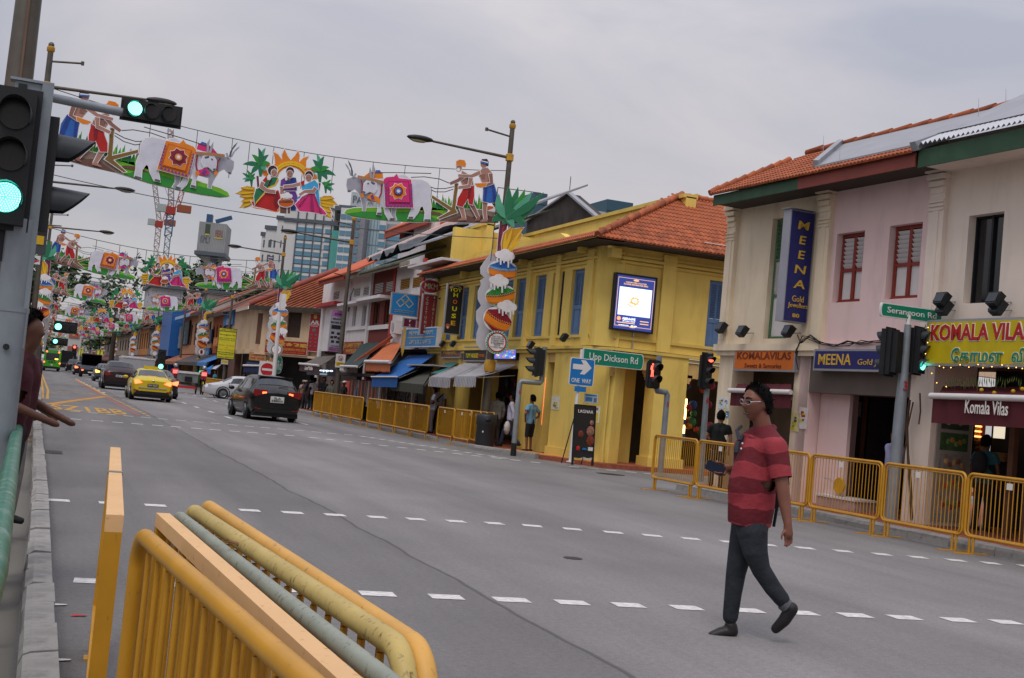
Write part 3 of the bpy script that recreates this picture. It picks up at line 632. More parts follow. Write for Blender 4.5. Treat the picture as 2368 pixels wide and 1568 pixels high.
MB().box(-.42,.42,0,.02,-.45,.45).build('plate',M_swhite,t);disc(t,(.03,0),.36,-.004,M_sred,'red_disc',24);MB().box(-.26,.32,-.012,-.006,-.06,.06).build('bar',M_swhite,t);MB().cyl((.0,.04,-2.9),(0,.04,.5),.04,n=8).build('post',M_swhite,t)
a=PY(zM(1480,430),67.2)
street_plate('small green street name plate half hidden by the pot column post','Cuff Rd',zM(1470,420),zM(1685,440),74.8,1.05,0,True)
t=thing('sign_post','white pole standing before the pot decorated lamp post','sign post',G(zM(1555,690),0));t.location.y=66.4;q=PY(zM(1590,60),66.4);q0=PY(zM(1555,640),66.4);t.location=(q0.x,66.4,0)
MB().tube([(0,0,0),(q.x-q0.x,0,q.z+1.6)],.11,10).build('pole',M_swhite,t)
MB().box(-.1,.15,-.3,.3,q.z+1.7,q.z+2.6).build('camera_box',M_swhite,t)
t,W_,H_=board('no_right_turn_sign','round no turning sign on a square plate by the blue shop sign','traffic sign',zK(625,1150),zK(722,1245),118,M_swhite,None)
disc(t,(0,0),W_*.46,-.005,M_sred,'ring',r_in=W_*.36);MB().bar((-W_*.2,-.006,-H_*.1),(W_*.2,-.006,H_*.2),.2,.01).build('bar',M_sblk,t);MB().cyl((0,.1,-H_/2-3.5),(0,.1,0),.06,n=8).build('post',M_postgrey,t)
def far_signal(label,p,Y,m,arm=None,horiz=False):
 q=PY(p,Y);t=thing('traffic_signal',label,'traffic light',(q.x,Y,0),0,'far traffic signals')
 if arm is not None:
  MB().tube([(-q.x+arm,0,0),(-q.x+arm,0,q.z+.1),(0,0,q.z)],.08,8).build('pole',M_post,t)
  signal_head(t,Vector((.55,-.05,q.z)),0,3,0,m,r=.28,pitch=.6,horiz=True,vis=.1,w_=1.0)
 else:
  MB().cyl((0,.1,0),(0,.1,q.z-.3),.07,n=8).build('pole',M_postgrey,t)
  signal_head(t,Vector((0,-.05,q.z+.3)),0,3,2 if m is not M_red_l else 0,m,r=.17,pitch=.45,vis=.12,w_=.55)
far_signal('far overhead signal showing green, upper of two on the left',zV(527,1137),112,M_green_c,-.4)
far_signal('far overhead signal showing green, lower of two on the left',zV(499,1268),170,M_green_c,-.4)
far_signal('far signal glowing green beside the white truck box',zL(1797,575),88,M_green_c)
far_signal('far signal glowing red beyond the bus',zL(531,408),165,M_red_l)
# ------ festival banners: cut-out figures hung across the street
PAL={}
def pc_(h):return PAL.setdefault(h,mat('banner_'+h,h,.6,var=.1,vs=3))
C_=dict(grey='cdcdd8',dgrey='9c9da8',hoof='55565c',white='e4e0e2',lgreen='6fae28',green='2f8a35',dgreen='23704c',brown='6a4a3e',tan='8a7466',mud='4d3630',skin='a5796a',dskin='8a5f52',red='b3201e',dred='7d1520',blue='2c62b0',dblue='1f3c86',orange='dd7f1c',dorange='c85a1a',yellow='e0b322',gold='c08f1e',pink='d02f74',dpink='a01a5a',purple='6c3d8f',plum='6a2540',sky='3c9fcf',wood='7d5f2e',yoke='a8784e',rope='3c3a38',hair='33221f',maroon='8a1c2e',teal='4f9f80')
class Art:
 """flat cut-outs in the banner plane; layers step a centimetre or two towards the viewer"""
 def __init__(s,tr,x0,z0):s.tr=tr;s.x0=x0;s.z0=z0;s.mb={};s.cols={}
 def xy(s,p):q=s.tr(p);return(q[0]-s.x0,q[1]-s.z0)
 def poly(s,part,pts,col,lay=0,edge=.0):
  mb=s.mb.setdefault(part,MB());cl=s.cols.setdefault(part,[])
  def idx(c):
   if c not in cl:cl.append(c)
   return cl.index(c)
  pts=[s.xy(p)for p in pts];y=-.014*lay-.0003*(len(mb.f)%40)
  if edge:
   n=len(pts);a=sum(pts[i][0]*pts[(i+1)%n][1]-pts[(i+1)%n][0]*pts[i][1]for i in range(n));sg=1 if a>0 else-1;o=[]
   for i in range(n):
    p,q,r=Vector(pts[i-1]),Vector(pts[i]),Vector(pts[(i+1)%n])
    d1,d2=(q-p),(r-q);d1=d1.normalized()if d1.length else Vector((1,0));d2=d2.normalized()if d2.length else Vector((1,0));t=(d1+d2)
    t=t.normalized()if t.length>.1 else d1;nn=Vector((t.y,-t.x))*sg;k=min(1.8,1/max(.5,abs(nn.dot(Vector((d1.y,-d1.x))*sg))));o.append(tuple(q+nn*edge*k))
   mb.prism(o,lambda x,z,d:(x,d,z),y+.004,y+.012,idx('white'))
  mb.prism(pts,lambda x,z,d:(x,d,z),y,y+.008,idx(col),idx('white'))
 def ell(s,part,c,rx,ry,col,lay=0,rot=0,n=14,edge=0):
  ca,sa=math.cos(rad(rot)),math.sin(rad(rot))
  s.poly(part,[(c[0]+rx*math.cos(a)*ca-ry*math.sin(a)*sa,c[1]+rx*math.cos(a)*sa+ry*math.sin(a)*ca)for a in(2*math.pi*k/n for k in range(n))],col,lay,edge)
 def limb(s,part,pts,wd,col,lay=0,edge=0):
  ws=wd if isinstance(wd,(list,tuple))else[wd]*len(pts);l,r=[],[]
  for i,p in enumerate(pts):
   a=Vector(pts[max(0,i-1)]);b=Vector(pts[min(len(pts)-1,i+1)]);d=(b-a).normalized();n=Vector((-d.y,d.x))*ws[i]/2
   l.append(tuple(Vector(p)+n));r.append(tuple(Vector(p)-n))
  s.poly(part,l+r[::-1],col,lay,edge)
 def leaf(s,part,base,tip,wd,col,lay=0,bend=0):
  b,t=Vector(base),Vector(tip);d=t-b;n=Vector((-d.y,d.x)).normalized();m=b+d*.5+n*bend*1.6;N_=6;l,r=[],[]
  for i in range(N_+1):
   u=i/N_;p=b*(1-u)**2+m*2*u*(1-u)+t*u*u;q=((m-b)*(1-u)+(t-m)*u).normalized();q=Vector((-q.y,q.x))*wd*.5*(.3+2.6*u*(1-u)if u<.5 else .95*(2-2*u)**.7+.02);l.append(tuple(p+q));r.append(tuple(p-q))
  s.poly(part,l+r[::-1],col,lay)
 def meshes(s):
  return[(part,mb.mesh(part,[pc_(C_[c])for c in s.cols[part]],fix=True))for part,mb in s.mb.items()]
YB=35.5
def bulls(main,second):
 q=PY(zG(1400,560),YB)
 A=Art(lambda p:(lambda r:(r.x,r.z))(PY(zG(*p),YB)),q.x,q.z)
 P=A.poly
 P('ground_panel',[(868,642),(885,618),(940,605),(1200,600),(1500,598),(1620,625),(1600,702),(1400,710),(1200,700),(1050,686),(930,668)],'lgreen',0,.02)
 P('ground_panel',[(872,648),(1000,632),(1350,636),(1480,655),(1560,700),(1400,707),(1200,697),(1050,683),(935,664)],'green',1)
 P('ground_panel',[(1400,640),(1480,622),(1560,640),(1600,660),(1500,652)],'brown',1)
 P('ground_panel',[(1560,700),(1640,640),(1720,614),(1850,618),(1988,640),(1988,712),(1800,714)],'tan',1,.02)
 P('ground_panel',[(1600,705),(1700,664),(1760,660),(1830,680),(1988,662),(1988,710),(1800,712)],'brown',2);P('ground_panel',[(1800,672),(1900,655),(1930,668),(1850,684)],'mud',3)
 xs=list(range(1400,1890,22));z=[]
 for k,x in enumerate(xs):z+=[(x,585),(x+11,(500,530,515,545)[k%4])]
 P('reeds',[(1395,622)]+z+[(1890,585),(1890,622)],'green',0)
 for k,x in enumerate(xs[::2]):A.leaf('reeds',(x+14,618),(x+18,520+8*(k%3)),16,'lgreen' if k%3 else 'dgreen',1)
 P('plough',[(1672,425),(1694,432),(1672,610),(1688,640),(1560,688),(1545,680),(1638,628),(1500,534),(1505,515),(1648,604)],'wood',5,.02)
 P('bull',[(925,385),(890,395),(884,440),(893,488),(915,486),(945,468),(975,500),(990,545),(1002,600),(1000,625),(1022,626),(1032,560),(1100,560),(1100,400),(1000,380)],'dgrey',2,.018)
 P('bull',[(908,372),(898,330),(878,300),(872,280),(892,300),(912,340),(918,372)],'dgrey',3);P('bull',[(918,372),(915,320),(900,285),(892,255),(915,290),(930,340),(930,380)],'hoof',3)
 P('bull',[(890,478),(912,478),(912,490),(896,490)],'hoof',3);P('bull',[(925,382),(945,352),(958,360),(940,388)],'dgrey',3)
 P('blanket',[(1008,378),(1050,348),(1112,330),(1145,352),(1150,392),(1080,395)],second,3,.012);P('blanket',[(1095,332),(1125,332),(1135,350),(1100,350)],'blue',4)
 P('blanket',[(1028,528),(1062,500),(1112,532),(1110,562),(1060,552)],second,5);P('blanket',[(1055,520),(1070,508),(1085,540),(1065,545)],'purple',6)
 B='bull.front'
 P(B,[(1150,402),(1250,372),(1300,366),(1352,398),(1432,404),(1476,425),(1494,470),(1488,530),(1498,600),(1492,640),(1490,695),(1448,700),(1452,672),(1456,640),(1440,592),(1420,596),(1402,640),(1368,684),(1332,682),(1342,652),(1366,596),(1350,575),(1262,606),(1150,596),(1140,560),(1128,600),(1132,655),(1104,652),(1112,615),(1108,560),(1085,520),(1075,480),(1100,400)],'grey',4,.022)
 P(B,[(1152,590),(1184,600),(1200,650),(1224,688),(1190,694),(1164,650)],'grey',3,.018);P(B,[(1212,600),(1246,600),(1236,655),(1248,692),(1214,694),(1210,650)],'dgrey',2,.018)
 P(B,[(1095,398),(1038,398),(1010,430),(1000,470),(998,494),(1016,503),(1050,486),(1080,500),(1100,470)],'grey',6,.018);P(B,[(998,484),(1018,490),(1014,503),(999,496)],'hoof',7);P(B,[(1030,428),(1044,424),(1042,434),(1032,436)],'hoof',7)
 P(B,[(1448,690),(1490,690),(1490,702),(1444,702)],'hoof',6);P(B,[(1332,672),(1366,672),(1364,686),(1330,686)],'hoof',6);P(B,[(1104,642),(1134,642),(1134,656),(1100,656)],'hoof',6);P(B,[(1196,682),(1230,682),(1228,696),(1194,696)],'hoof',6)
 P(B,[(1490,440),(1506,470),(1500,560),(1494,620),(1484,600),(1494,540),(1492,480)],'dgrey',3)
 P(B,[(1052,392),(1046,345),(1052,308),(1064,345),(1066,392)],'dgrey',5);P(B,[(1068,394),(1074,345),(1078,293),(1092,335),(1080,396)],'dgrey',5);P(B,[(1060,412),(1090,430),(1080,442),(1058,428)],'hoof',6)
 A.limb('yoke',[(960,380),(1060,400),(1152,424)],20,'yoke',7)
 A.limb('bridle',[(985,405),(996,440),(991,505)],9,'maroon',7);A.limb('bridle',[(1136,432),(1132,500),(1114,542)],10,'maroon',7);A.ell('bridle',(993,518),12,16,'orange',8);A.ell('bridle',(1112,556),14,18,'orange',8)
 P('blanket.front',[(1150,400),(1170,385),(1225,380),(1245,360),(1262,392),(1350,402),(1356,480),(1366,606),(1162,602),(1155,480)],main,7,.02)
 inn='dpink' if main=='pink' else 'dorange'
 P('blanket.front',[(1176,412),(1332,416),(1344,576),(1184,572)],inn,8);P('blanket.front',[(1184,420),(1326,423),(1336,568),(1192,564)],main,9)
 for k in range(8):P('blanket.front',[(1168+23*k,600),(1179+23*k,580),(1190+23*k,600)],'purple',10)
 for k in range(7):P('blanket.front',[(1158,430+22*k),(1172,441+22*k),(1159,452+22*k)],'purple',10);P('blanket.front',[(1352+k,430+22*k),(1338+k,441+22*k),(1354+k,452+22*k)],'purple',10)
 c=(1252,488);r1,r2,r3=('orange','maroon','blue')if main=='pink' else('maroon','plum','orange')
 P('blanket.front',[(c[0]+(62 if k%2 else 48)*math.cos(2*math.pi*k/16),c[1]+(62 if k%2 else 48)*math.sin(2*math.pi*k/16))for k in range(16)],r1,10,.012)
 A.ell('blanket.front',c,36,36,r2,11);A.ell('blanket.front',c,24,24,r3,12);P('blanket.front',[(c[0]+(20 if k%2 else 8)*math.cos(2*math.pi*k/16),c[1]+(20 if k%2 else 8)*math.sin(2*math.pi*k/16))for k in range(16)],'white',13)
 for pts in(((1352,384),(1450,380),(1560,396),(1640,430)),((1490,452),(1530,466),(1600,466),(1672,450)),((1490,472),(1530,490),(1600,490),(1660,470)),((1060,350),(1250,350),(1500,356))):A.limb('rope',pts,6,'rope',3)
 F='farmer'
 A.limb(F,[(1712,592),(1726,640),(1738,688)],[34,26,22],'skin',6,.018);P(F,[(1750,684),(1756,698),(1690,698),(1700,688),(1728,676)],'skin',6)
 A.limb(F,[(1786,572),(1812,620),(1842,684)],[34,26,20],'dskin',5,.018);P(F,[(1836,672),(1858,668),(1848,698),(1810,702),(1822,690)],'dskin',5)
 P(F,[(1722,338),(1772,366),(1800,415),(1804,452),(1732,472),(1716,425),(1712,372)],'skin',6,.02);P(F,[(1728,380),(1752,392),(1770,440),(1740,450)],'dskin',7)
 P(F,[(1730,468),(1806,444),(1808,520),(1796,588),(1768,578),(1762,540),(1722,602),(1680,590),(1690,536)],'red',7,.018);P(F,[(1760,470),(1790,460),(1775,540),(1755,530)],'dred',8)
 A.limb(F,[(1730,378),(1690,408),(1632,432)],[28,24,20],'dskin',8,.014);A.limb(F,[(1782,392),(1768,450),(1690,462)],[28,26,20],'skin',9,.014)
 A.ell(F,(1698,318),20,26,'skin',7,12,edge=.015);A.ell(F,(1692,330),13,12,'white',8);P(F,[(1676,300),(1676,270),(1700,258),(1736,262),(1748,290),(1742,312),(1722,308),(1712,296)],'orange',8,.014)
 F='farmer.sower'
 A.limb(F,[(1890,556),(1886,630),(1892,690)],[34,26,22],'skin',5,.018);P(F,[(1904,690),(1908,706),(1850,708),(1862,696),(1884,680)],'skin',5);A.limb(F,[(1948,556),(1972,600),(1990,640)],[32,26,22],'dskin',4)
 P(F,[(1868,322),(1905,318),(1935,348),(1938,430),(1890,440),(1866,425),(1848,380),(1842,345)],'skin',6,.02);P(F,[(1858,362),(1890,360),(1886,398),(1862,396)],'dskin',7)
 P(F,[(1876,440),(1952,430),(1974,500),(1972,568),(1920,572),(1868,560)],'blue',7,.018);P(F,[(1930,446),(1950,440),(1970,560),(1945,566)],'dblue',8);P(F,[(1880,470),(1900,460),(1890,560),(1876,556)],'dblue',8)
 A.limb(F,[(1850,350),(1785,378),(1690,372)],[28,22,16],'skin',9,.014);A.limb(F,[(1924,358),(1932,430),(1885,446)],[28,24,20],'dskin',9,.014)
 A.ell(F,(1876,290),22,28,'skin',7,-8,edge=.015);P(F,[(1852,275),(1862,254),(1900,252),(1912,275),(1910,306),(1896,306),(1890,285)],'hair',8);P(F,[(1850,268),(1905,282),(1912,296),(1852,280)],'blue',9);P(F,[(1850,262),(1906,274),(1909,283),(1851,270)],'white',9)
 P('seed_bowl',[(1808,432),(1900,427),(1890,450),(1855,462),(1826,456)],'orange',10,.015)
 return A.meshes(),q
def ladies():
 q=PY(zH(1080,900),YB)
 A=Art(lambda p:(lambda r:(r.x,r.z))(PY(zH(*p),YB)),q.x,q.z);P=A.poly;E=A.ell
 arc=lambda r,a0,a1,n=10,c=(1165,760):[(c[0]+r*math.cos(rad(a0+(a1-a0)*k/n)),c[1]-r*math.sin(rad(a0+(a1-a0)*k/n)))for k in range(n+1)]
 P('sun',[(600,640),(548,560),(572,508),(650,545),(690,500),(640,410),(700,378),(760,440),(840,400),(828,250),(798,148),(900,200),(985,315),(985,200),(1035,90),(1100,230),(1165,322),(1250,230),(1320,122),(1352,220),(1338,362),(1430,270),(1542,240),(1490,330),(1482,480),(1550,490),(1600,480),(1655,540),(1620,600),(1700,640),(1722,700),(1650,742),(1560,640)]+arc(295,10,170,12),'orange',0,.03)
 P('sun',arc(372,15,165)+arc(330,165,15),'yellow',1);P('sun',arc(420,40,140)+arc(376,140,40),'yellow',1)
 for cx,cz,s_,tips in((525,440,1,((160,410),(345,205),(480,65),(640,60),(705,210),(735,400),(345,620),(610,560))),(340,740,.6,((145,590),(235,520),(420,600),(150,720),(190,780),(430,700),(350,560))),(1765,560,1,((2105,650),(1965,480),(1860,240),(1705,190),(1615,310),(1570,500),(1920,740),(1640,600))),(1890,880,.6,((2090,820),(2010,730),(1800,790),(2060,960),(2010,990),(1850,770),(1950,760)))):
  for k,tp in enumerate(tips):A.leaf('palm_leaves',(cx,cz),tp,110*s_,('dgreen','green','dgreen','teal')[k%4],1+k%3,bend=(40 if tp[0]<cx else-40)*s_)
  P('palm_leaves',[(cx-60*s_,cz-20),(cx+60*s_,cz-20),(cx+30*s_,cz+230*s_),(cx-20*s_,cz+230*s_)],'dgreen',2)
 A.limb('cane_stem',[(470,650),(480,780),(490,900)],46,'plum',0);A.limb('cane_stem',[(1770,800),(1755,900),(1735,1020)],46,'plum',0)
 for pts in([(410,890),(250,865),(115,890),(150,940),(5,1020),(130,1035),(95,1085),(200,1115),(120,1190),(180,1200),(85,1320),(200,1290),(180,1330),(300,1290),(400,1200)],[(1740,1130),(1850,1070),(2000,1068),(2070,1125),(2030,1140),(2150,1260),(2040,1260),(2060,1310),(1960,1300),(2020,1420),(1980,1430),(2020,1545),(1880,1490),(1800,1330)]):P('wheat',pts,'gold',2,.025)
 for a,b in(((380,930),(120,900)),((390,1000),(20,1020)),((390,1080),(110,1085)),((380,1150),(130,1190)),((330,1230),(95,1310)),((1760,1140),(2060,1120)),((1770,1190),(2140,1255)),((1790,1260),(2050,1300)),((1810,1330),(2010,1420)),((1860,1400),(2015,1535))):A.leaf('wheat',a,b,45,'yellow',3)
 def lady(n,hc,fc,hair=(82,88)):
  E(n,hc,hair[0],hair[1],'hair',6,edge=.02);E(n,fc,62,78,'skin',7,edge=.014);P(n,[(fc[0]-10,fc[1]+38),(fc[0]+12,fc[1]+36),(fc[0]+2,fc[1]+48)],'red',8)
  for s_ in(-1,1):P(n,[(fc[0]+s_*30-13,fc[1]-16),(fc[0]+s_*30+13,fc[1]-16),(fc[0]+s_*30,fc[1]-8)],'hair',8)
 n='woman'
 P(n,[(640,1010),(820,1020),(870,950),(905,970),(942,1100),(905,1330),(850,1400),(600,1335),(380,1285),(330,1190),(470,1180)],'red',5,.02);P(n,[(820,1030),(880,970),(900,1150),(860,1380),(800,1200)],'dred',6)
 P(n,[(285,1285),(450,1325),(850,1402),(915,1330),(925,1395),(860,1420),(600,1365),(430,1345)],'orange',6)
 P(n,[(640,760),(760,690),(880,690),(895,760),(830,860),(700,905),(625,970),(500,1110),(405,1265),(388,1080),(430,930),(560,880),(600,800)],'dgreen',6,.02);P(n,[(885,695),(900,720),(830,870),(700,915),(415,1255),(420,1210),(690,890),(815,840)],'yellow',7);P(n,[(680,840),(740,700),(765,740),(700,870),(660,890)],'hair',7)
 P(n,[(560,760),(610,700),(650,655),(662,740),(620,800)],'red',7);A.limb(n,[(570,790),(530,880),(660,970),(830,990)],[80,85,70,70],'skin',8,.014)
 lady(n,(775,545),(805,595),(100,105));E(n,(700,690),40,60,'white',6)
 n='woman.middle'
 P(n,[(1020,1010),(1140,930),(1250,960),(1300,1080),(1260,1380),(1130,1375),(1180,1100)],'purple',3,.02);P(n,[(1150,1300),(1250,1180),(1260,1380),(1140,1372)],'dblue',4)
 P(n,[(940,870),(955,740),(1030,690),(1250,690),(1290,790),(1280,960),(1000,960)],'purple',3,.02);P(n,[(995,840),(1180,710),(1265,690),(1285,800),(1140,830),(1010,860)],'dblue',4);P(n,[(1060,690),(1130,760),(1190,690)],'skin',4);A.limb(n,[(955,880),(965,960),(960,1030)],52,'skin',5,.014)
 lady(n,(1140,560),(1135,622));E(n,(1060,710),30,45,'white',5)
 n='woman.stirring'
 P(n,[(1580,1010),(1665,1030),(1730,1250),(1900,1440),(1880,1472),(1600,1412),(1330,1392),(1242,1250),(1400,1090)],'pink',6,.02)
 for pts in([(1560,1030),(1600,1030),(1640,1390),(1560,1390)],[(1480,1080),(1510,1060),(1340,1300),(1300,1280)],[(1640,1050),(1660,1060),(1800,1430),(1760,1440)]):P(n,pts,'dpink',7)
 P(n,[(1380,870),(1560,790),(1650,740),(1725,830),(1738,1000),(1770,1300),(1700,1190),(1665,1000),(1390,950)],'sky',7,.02);P(n,[(1300,1100),(1400,1040),(1340,1120),(1270,1170)],'sky',5);P(n,[(1345,790),(1440,745),(1430,850),(1350,862)],'red',8)
 A.limb(n,[(1350,825),(1180,870),(1000,885)],[70,62,56],'skin',9,.014);A.limb(n,[(1670,910),(1620,980),(1440,985),(1330,1060)],[80,80,60,50],'skin',9,.014)
 lady(n,(1535,642),(1525,702))
 n='rice_pot'
 P(n,[(930,1280),(1065,1300),(1065,1445),(930,1430)],'brown',7,.015);P(n,[(1085,1310),(1140,1310),(1140,1445),(1085,1440)],'brown',7,.015)
 E(n,(1048,1215),158,95,'dorange',9,edge=.02);P(n,[(895,1190),(1200,1180),(1203,1205),(895,1215)],'brown',10);E(n,(1048,1140),95,40,'orange',10)
 for cx,cz,r in((1000,1080,62),(1070,1050,60),(1130,1085,55),(1060,1100,60)):E(n,(cx,cz),r,r*.8,'white',11,n=10)
 for k in range(6):P(n,[(985+24*k,1110),(1003+24*k,1110),(994+24*k,1172)],'white',12)
 A.limb(n,[(992,900),(1000,1050)],16,'wood',8)
 return A.meshes(),q
BR,qR=bulls('pink','orange');BL,qL=bulls('orange','pink');LD,qM=ladies()
for i,(n,me)in enumerate(BL):
 for v in me.vertices:v.co.x=-v.co.x
 me.flip_normals()
gl=PY((530,455),YB);gr_=PY(zG(870,645),YB);xl_=gl.x-(-(gr_.x-qR.x));zl_=gl.z-(gr_.z-qR.z)
ordn=['nearest','second','third','fourth','fifth','sixth','seventh','eighth','ninth','tenth','eleventh','twelfth']
def joined(parts,name):
 bm=bmesh.new();mats=[]
 for n,me in parts:
  off={}
  for i,m in enumerate(me.materials):
   if m not in mats:mats.append(m)
   off[i]=mats.index(m)
  k0=len(bm.faces);bm.from_mesh(me);bm.faces.ensure_lookup_table()
  for f in bm.faces[k0:]:f.material_index=off[f.material_index]
 me=bpy.data.meshes.new(name);bm.to_mesh(me);bm.free()
 for m in mats:me.materials.append(m)
 return me
JR,JL,JM=joined(BR,'festival_banner'),joined(BL,'festival_banner'),joined(LD,'festival_banner')
M_wire=mat('wire','4a4a4c',.5,var=.05)
for k,Y in enumerate(RANK):
 for nm,parts,J,x,z,what in(('bulls',BL,JL,xl_,zl_,'festive cut-out of two farmers and bulls with an orange blanket, left of the %s row'),('ladies',LD,JM,qM.x,qM.z,'festive cut-out of three women with a rice pot under a sun, in the %s row'),('bulls',BR,JR,qR.x,qR.z,'festive cut-out of two farmers and bulls with a pink blanket, right of the %s row')):
  grp='festive cut-outs hung in rows over the street'
  dz=random.uniform(-.12,.12)if k else 0
  if k<4:
   t=thing('festival_banner',what%ordn[k],'street decoration',(x,Y,z+dz),0,grp)
   nums={}
   for n,me in parts:
    base=n.split('.')[0];put(base,me,t)
  else:
   o=put('festival_banner',J);o.location=(x,Y,z+dz)
   tag(o,('small '+what.replace('festive ',''))%ordn[k],'street decoration',grp)
 if k<5:
  t=thing('hanging_cable','thin cable carrying the %s row of cut-outs across the street'%ordn[k],'cable',(0,Y+.03,0),0,'cables across the street')
  r=.012 if k==0 else .02
  def sag(x,za,zb,s_):u=(x+.7)/13.6;return za+(zb-za)*u-s_*4*u*(1-u)
  for za,zb,s_,nm in((8.95,8.75,.55,'top_wire'),(6.6,6.6,.35,'lower_wire')):
   MB().tube([(x,0,sag(x,za,zb,s_))for x in(-.7+13.6*i/14 for i in range(15))],r,5).build(nm,M_wire,t)
  w_=MB()
  for x in(2.1,3.4,4.4,4.9,5.6,6.5,7.4,8.6,9.6,10.7):w_.tube([(x,0,sag(x,8.95,8.75,.55)),(x,0,7.2)],r*.8,4)
  w_.build('hanger_wire',M_wire,t,kind='stuff')
# ------ pot columns on the posts
def pot_column():
 q=PY(zT(230,900),35.3);A=Art(lambda p:(lambda r:(r.x,r.z))(PY(zT(*p),35.3)),q.x,q.z);P=A.poly;E=A.ell
 k=0
 for tp,b in(((145,335),30),((205,170),-20),((205,80),-40),((290,15),10),((380,20),15),((440,40),30),((505,60),25),((605,70),30),((550,160),40),((450,330),30),((345,385),20),((415,380),-20),((235,360),-25),((290,350),10)):
  A.leaf('cane_leaves',(275,300)if k<9 else(300,220),tp,78,('dgreen','green','teal','dgreen')[k%4],4+k%4,b);k+=1
 P('cane_leaves',[(235,290),(300,180),(380,150),(420,220),(350,320),(290,360)],'dgreen',5)
 P('cane_stem',[(222,330),(295,315),(280,400),(250,500),(235,600),(195,600),(205,470)],'plum',2,.01);P('cane_stem',[(255,330),(270,328),(225,600),(212,600)],'maroon',3)
 P('wheat',[(235,610),(230,520),(250,430),(320,375),(340,395),(435,382),(400,430),(420,450),(390,500),(340,560),(320,625)],'gold',4,.012)
 for a,b in(((260,600),(330,385)),((280,600),(420,395)),((300,605),(400,470)),((250,590),(270,430))):A.leaf('wheat',a,b,28,'yellow',5)
 for c,rx,ry,rot,cols in(((235,770),132,92,6,('blue','sky','orange','dorange','dblue')),((215,995),134,95,-8,('green','dgreen','orange','dorange','green')),((190,1210),128,108,28,('maroon','dred','orange','dorange','dred'))):
  ca,sa=math.cos(rad(rot)),math.sin(rad(rot));n=12
  E('pot',c,rx+4,ry+4,'white',8,rot,24)
  tr=lambda u,s_:(lambda x,y:(c[0]+x*ca-y*sa,c[1]+x*sa+y*ca))(u*rx*math.sqrt(max(0,1-s_*s_)),s_*ry+ry*.22*(1-u*u)*(1-s_*s_))
  bands=[-1,-.45,-.28,-.2,.35,1]
  bands=[-1,-.4,-.12,.42,.55,1]
  for i,cl in enumerate(cols):
   s0,s1=bands[i],bands[i+1];top=[tr(-1+2*j/n,s0)for j in range(n+1)];bot=[tr(-1+2*j/n,s1)for j in range(n+1)]
   P('pot',top+bot[::-1],cl,10)
  zz=[tr(-1+2*j/24,-.26+(.07 if j%2 else-.07))for j in range(25)];zz2=[tr(-1+2*j/24,-.2+(.07 if j%2 else-.07))for j in range(25)]
  P('pot',zz+zz2[::-1],'orange',11)
 for c in((250,640),(195,865),(268,1095)):
  for dx,dy,r in((-48,-12,42),(0,-25,48),(40,4,50),(5,15,45)):E('rice_foam',(c[0]+dx,c[1]+dy),r,r*.8,'white',13,n=10)
  for dx,ln in((-70,40),(-40,62),(-10,48),(28,88),(55,50)):P('rice_foam',[(c[0]+dx-9,c[1]+20),(c[0]+dx+9,c[1]+20),(c[0]+dx+6,c[1]+18+ln),(c[0]+dx-6,c[1]+18+ln)],'white',14)
 E('round_plaque',(180,1412),102,106,'white',10,n=28);E('round_plaque',(180,1412),86,90,'red',11,n=28);E('round_plaque',(180,1412),74,78,'white',12,n=28)
 for j in range(26):a=2*math.pi*j/26;E('round_plaque',(180+93*math.cos(a),1412+97*math.sin(a)),9,9,'teal',13,n=8)
 back=[(110,690),(82,735),(85,790),(120,825),(80,850),(90,890),(60,950),(60,1020),(90,1080),(45,1130),(45,1210),(70,1270),(50,1330),(45,1420),(90,1480),(180,1480),(230,1300),(300,1200),(320,1000),(330,800),(280,700),(180,600)]
 xy=[A.xy(p)for p in back]
 m=A.meshes();bk=MB().prism([(x-.0,z)for x,z in xy],lambda x,z,d:(x,.36+d,z),0,.02).mesh('back_panel',mat('panel_white','c2c0c4',.6,var=.08))
 fr=MB()
 for a,b in(((215,20),(600,70)),((600,70),(440,340)),((215,20),(160,600)),((160,600),(150,680))):
  p0,p1=A.xy(a),A.xy(b);fr.tube([(p0[0],.1,p0[1]),(p1[0],.1,p1[1])],.014,5)
 return m+[('back_panel',bk),('wire_frame',fr.mesh('wire_frame',M_wire))],q,A
PCM,qP,PA=pot_column()
JP=joined(PCM[:-1],'pot_decoration')
dxp=qP.x-12.95
for k,Y in enumerate(RANK[:11]):
 for side in(1,-1):
  if side==-1 and k==0:continue
  X=12.95+dxp if side==1 else-.45-dxp
  lab='painted clay pot column with cane leaves on the %s'%({0:'nearest right lamp post',1:'post before the goldsmith sign',2:'post by the dark blue square sign',3:'fourth right post down the street'}.get(k,'')if side==1 else{1:'left post nearest the man in maroon',2:'second left post down the street'}.get(k,''))
  if k>3 or(side==-1 and k>2):lab='small clay pot column beside the %s cut-out row on the %s'%(ordn[k],'right' if side==1 else 'left')
  if k<3 and side==1:
   t=thing('pot_decoration',lab,'street decoration',(X,Y-.2,qP.z),0,'clay pot columns on the lamp posts')
   for n,me in PCM:put(n,me,t)
   c=PA.xy((180,1412))
   if k==0:
    for j,s in enumerate(('This Trip By','Srinivasa Perumal Temple','Sri Vadapathira Temple','Sri Veeramakaliamman','Temple','Sri Krishnan Temple')):letters(s,t,c[0],-.19,c[1]+.18-.065*j,.035,M_sblk,.42 if len(s)>8 else .2)
   else:
    MB().ball((c[0],-.19,c[1]),(.12,.01,.2),8).build('emblem',pc_(C_['dred']),t)
  else:
   o=put('pot_decoration',JP);o.location=(X,Y-.2,qP.z);o.scale.x=side
   tag(o,lab,'street decoration','clay pot columns on the lamp posts')
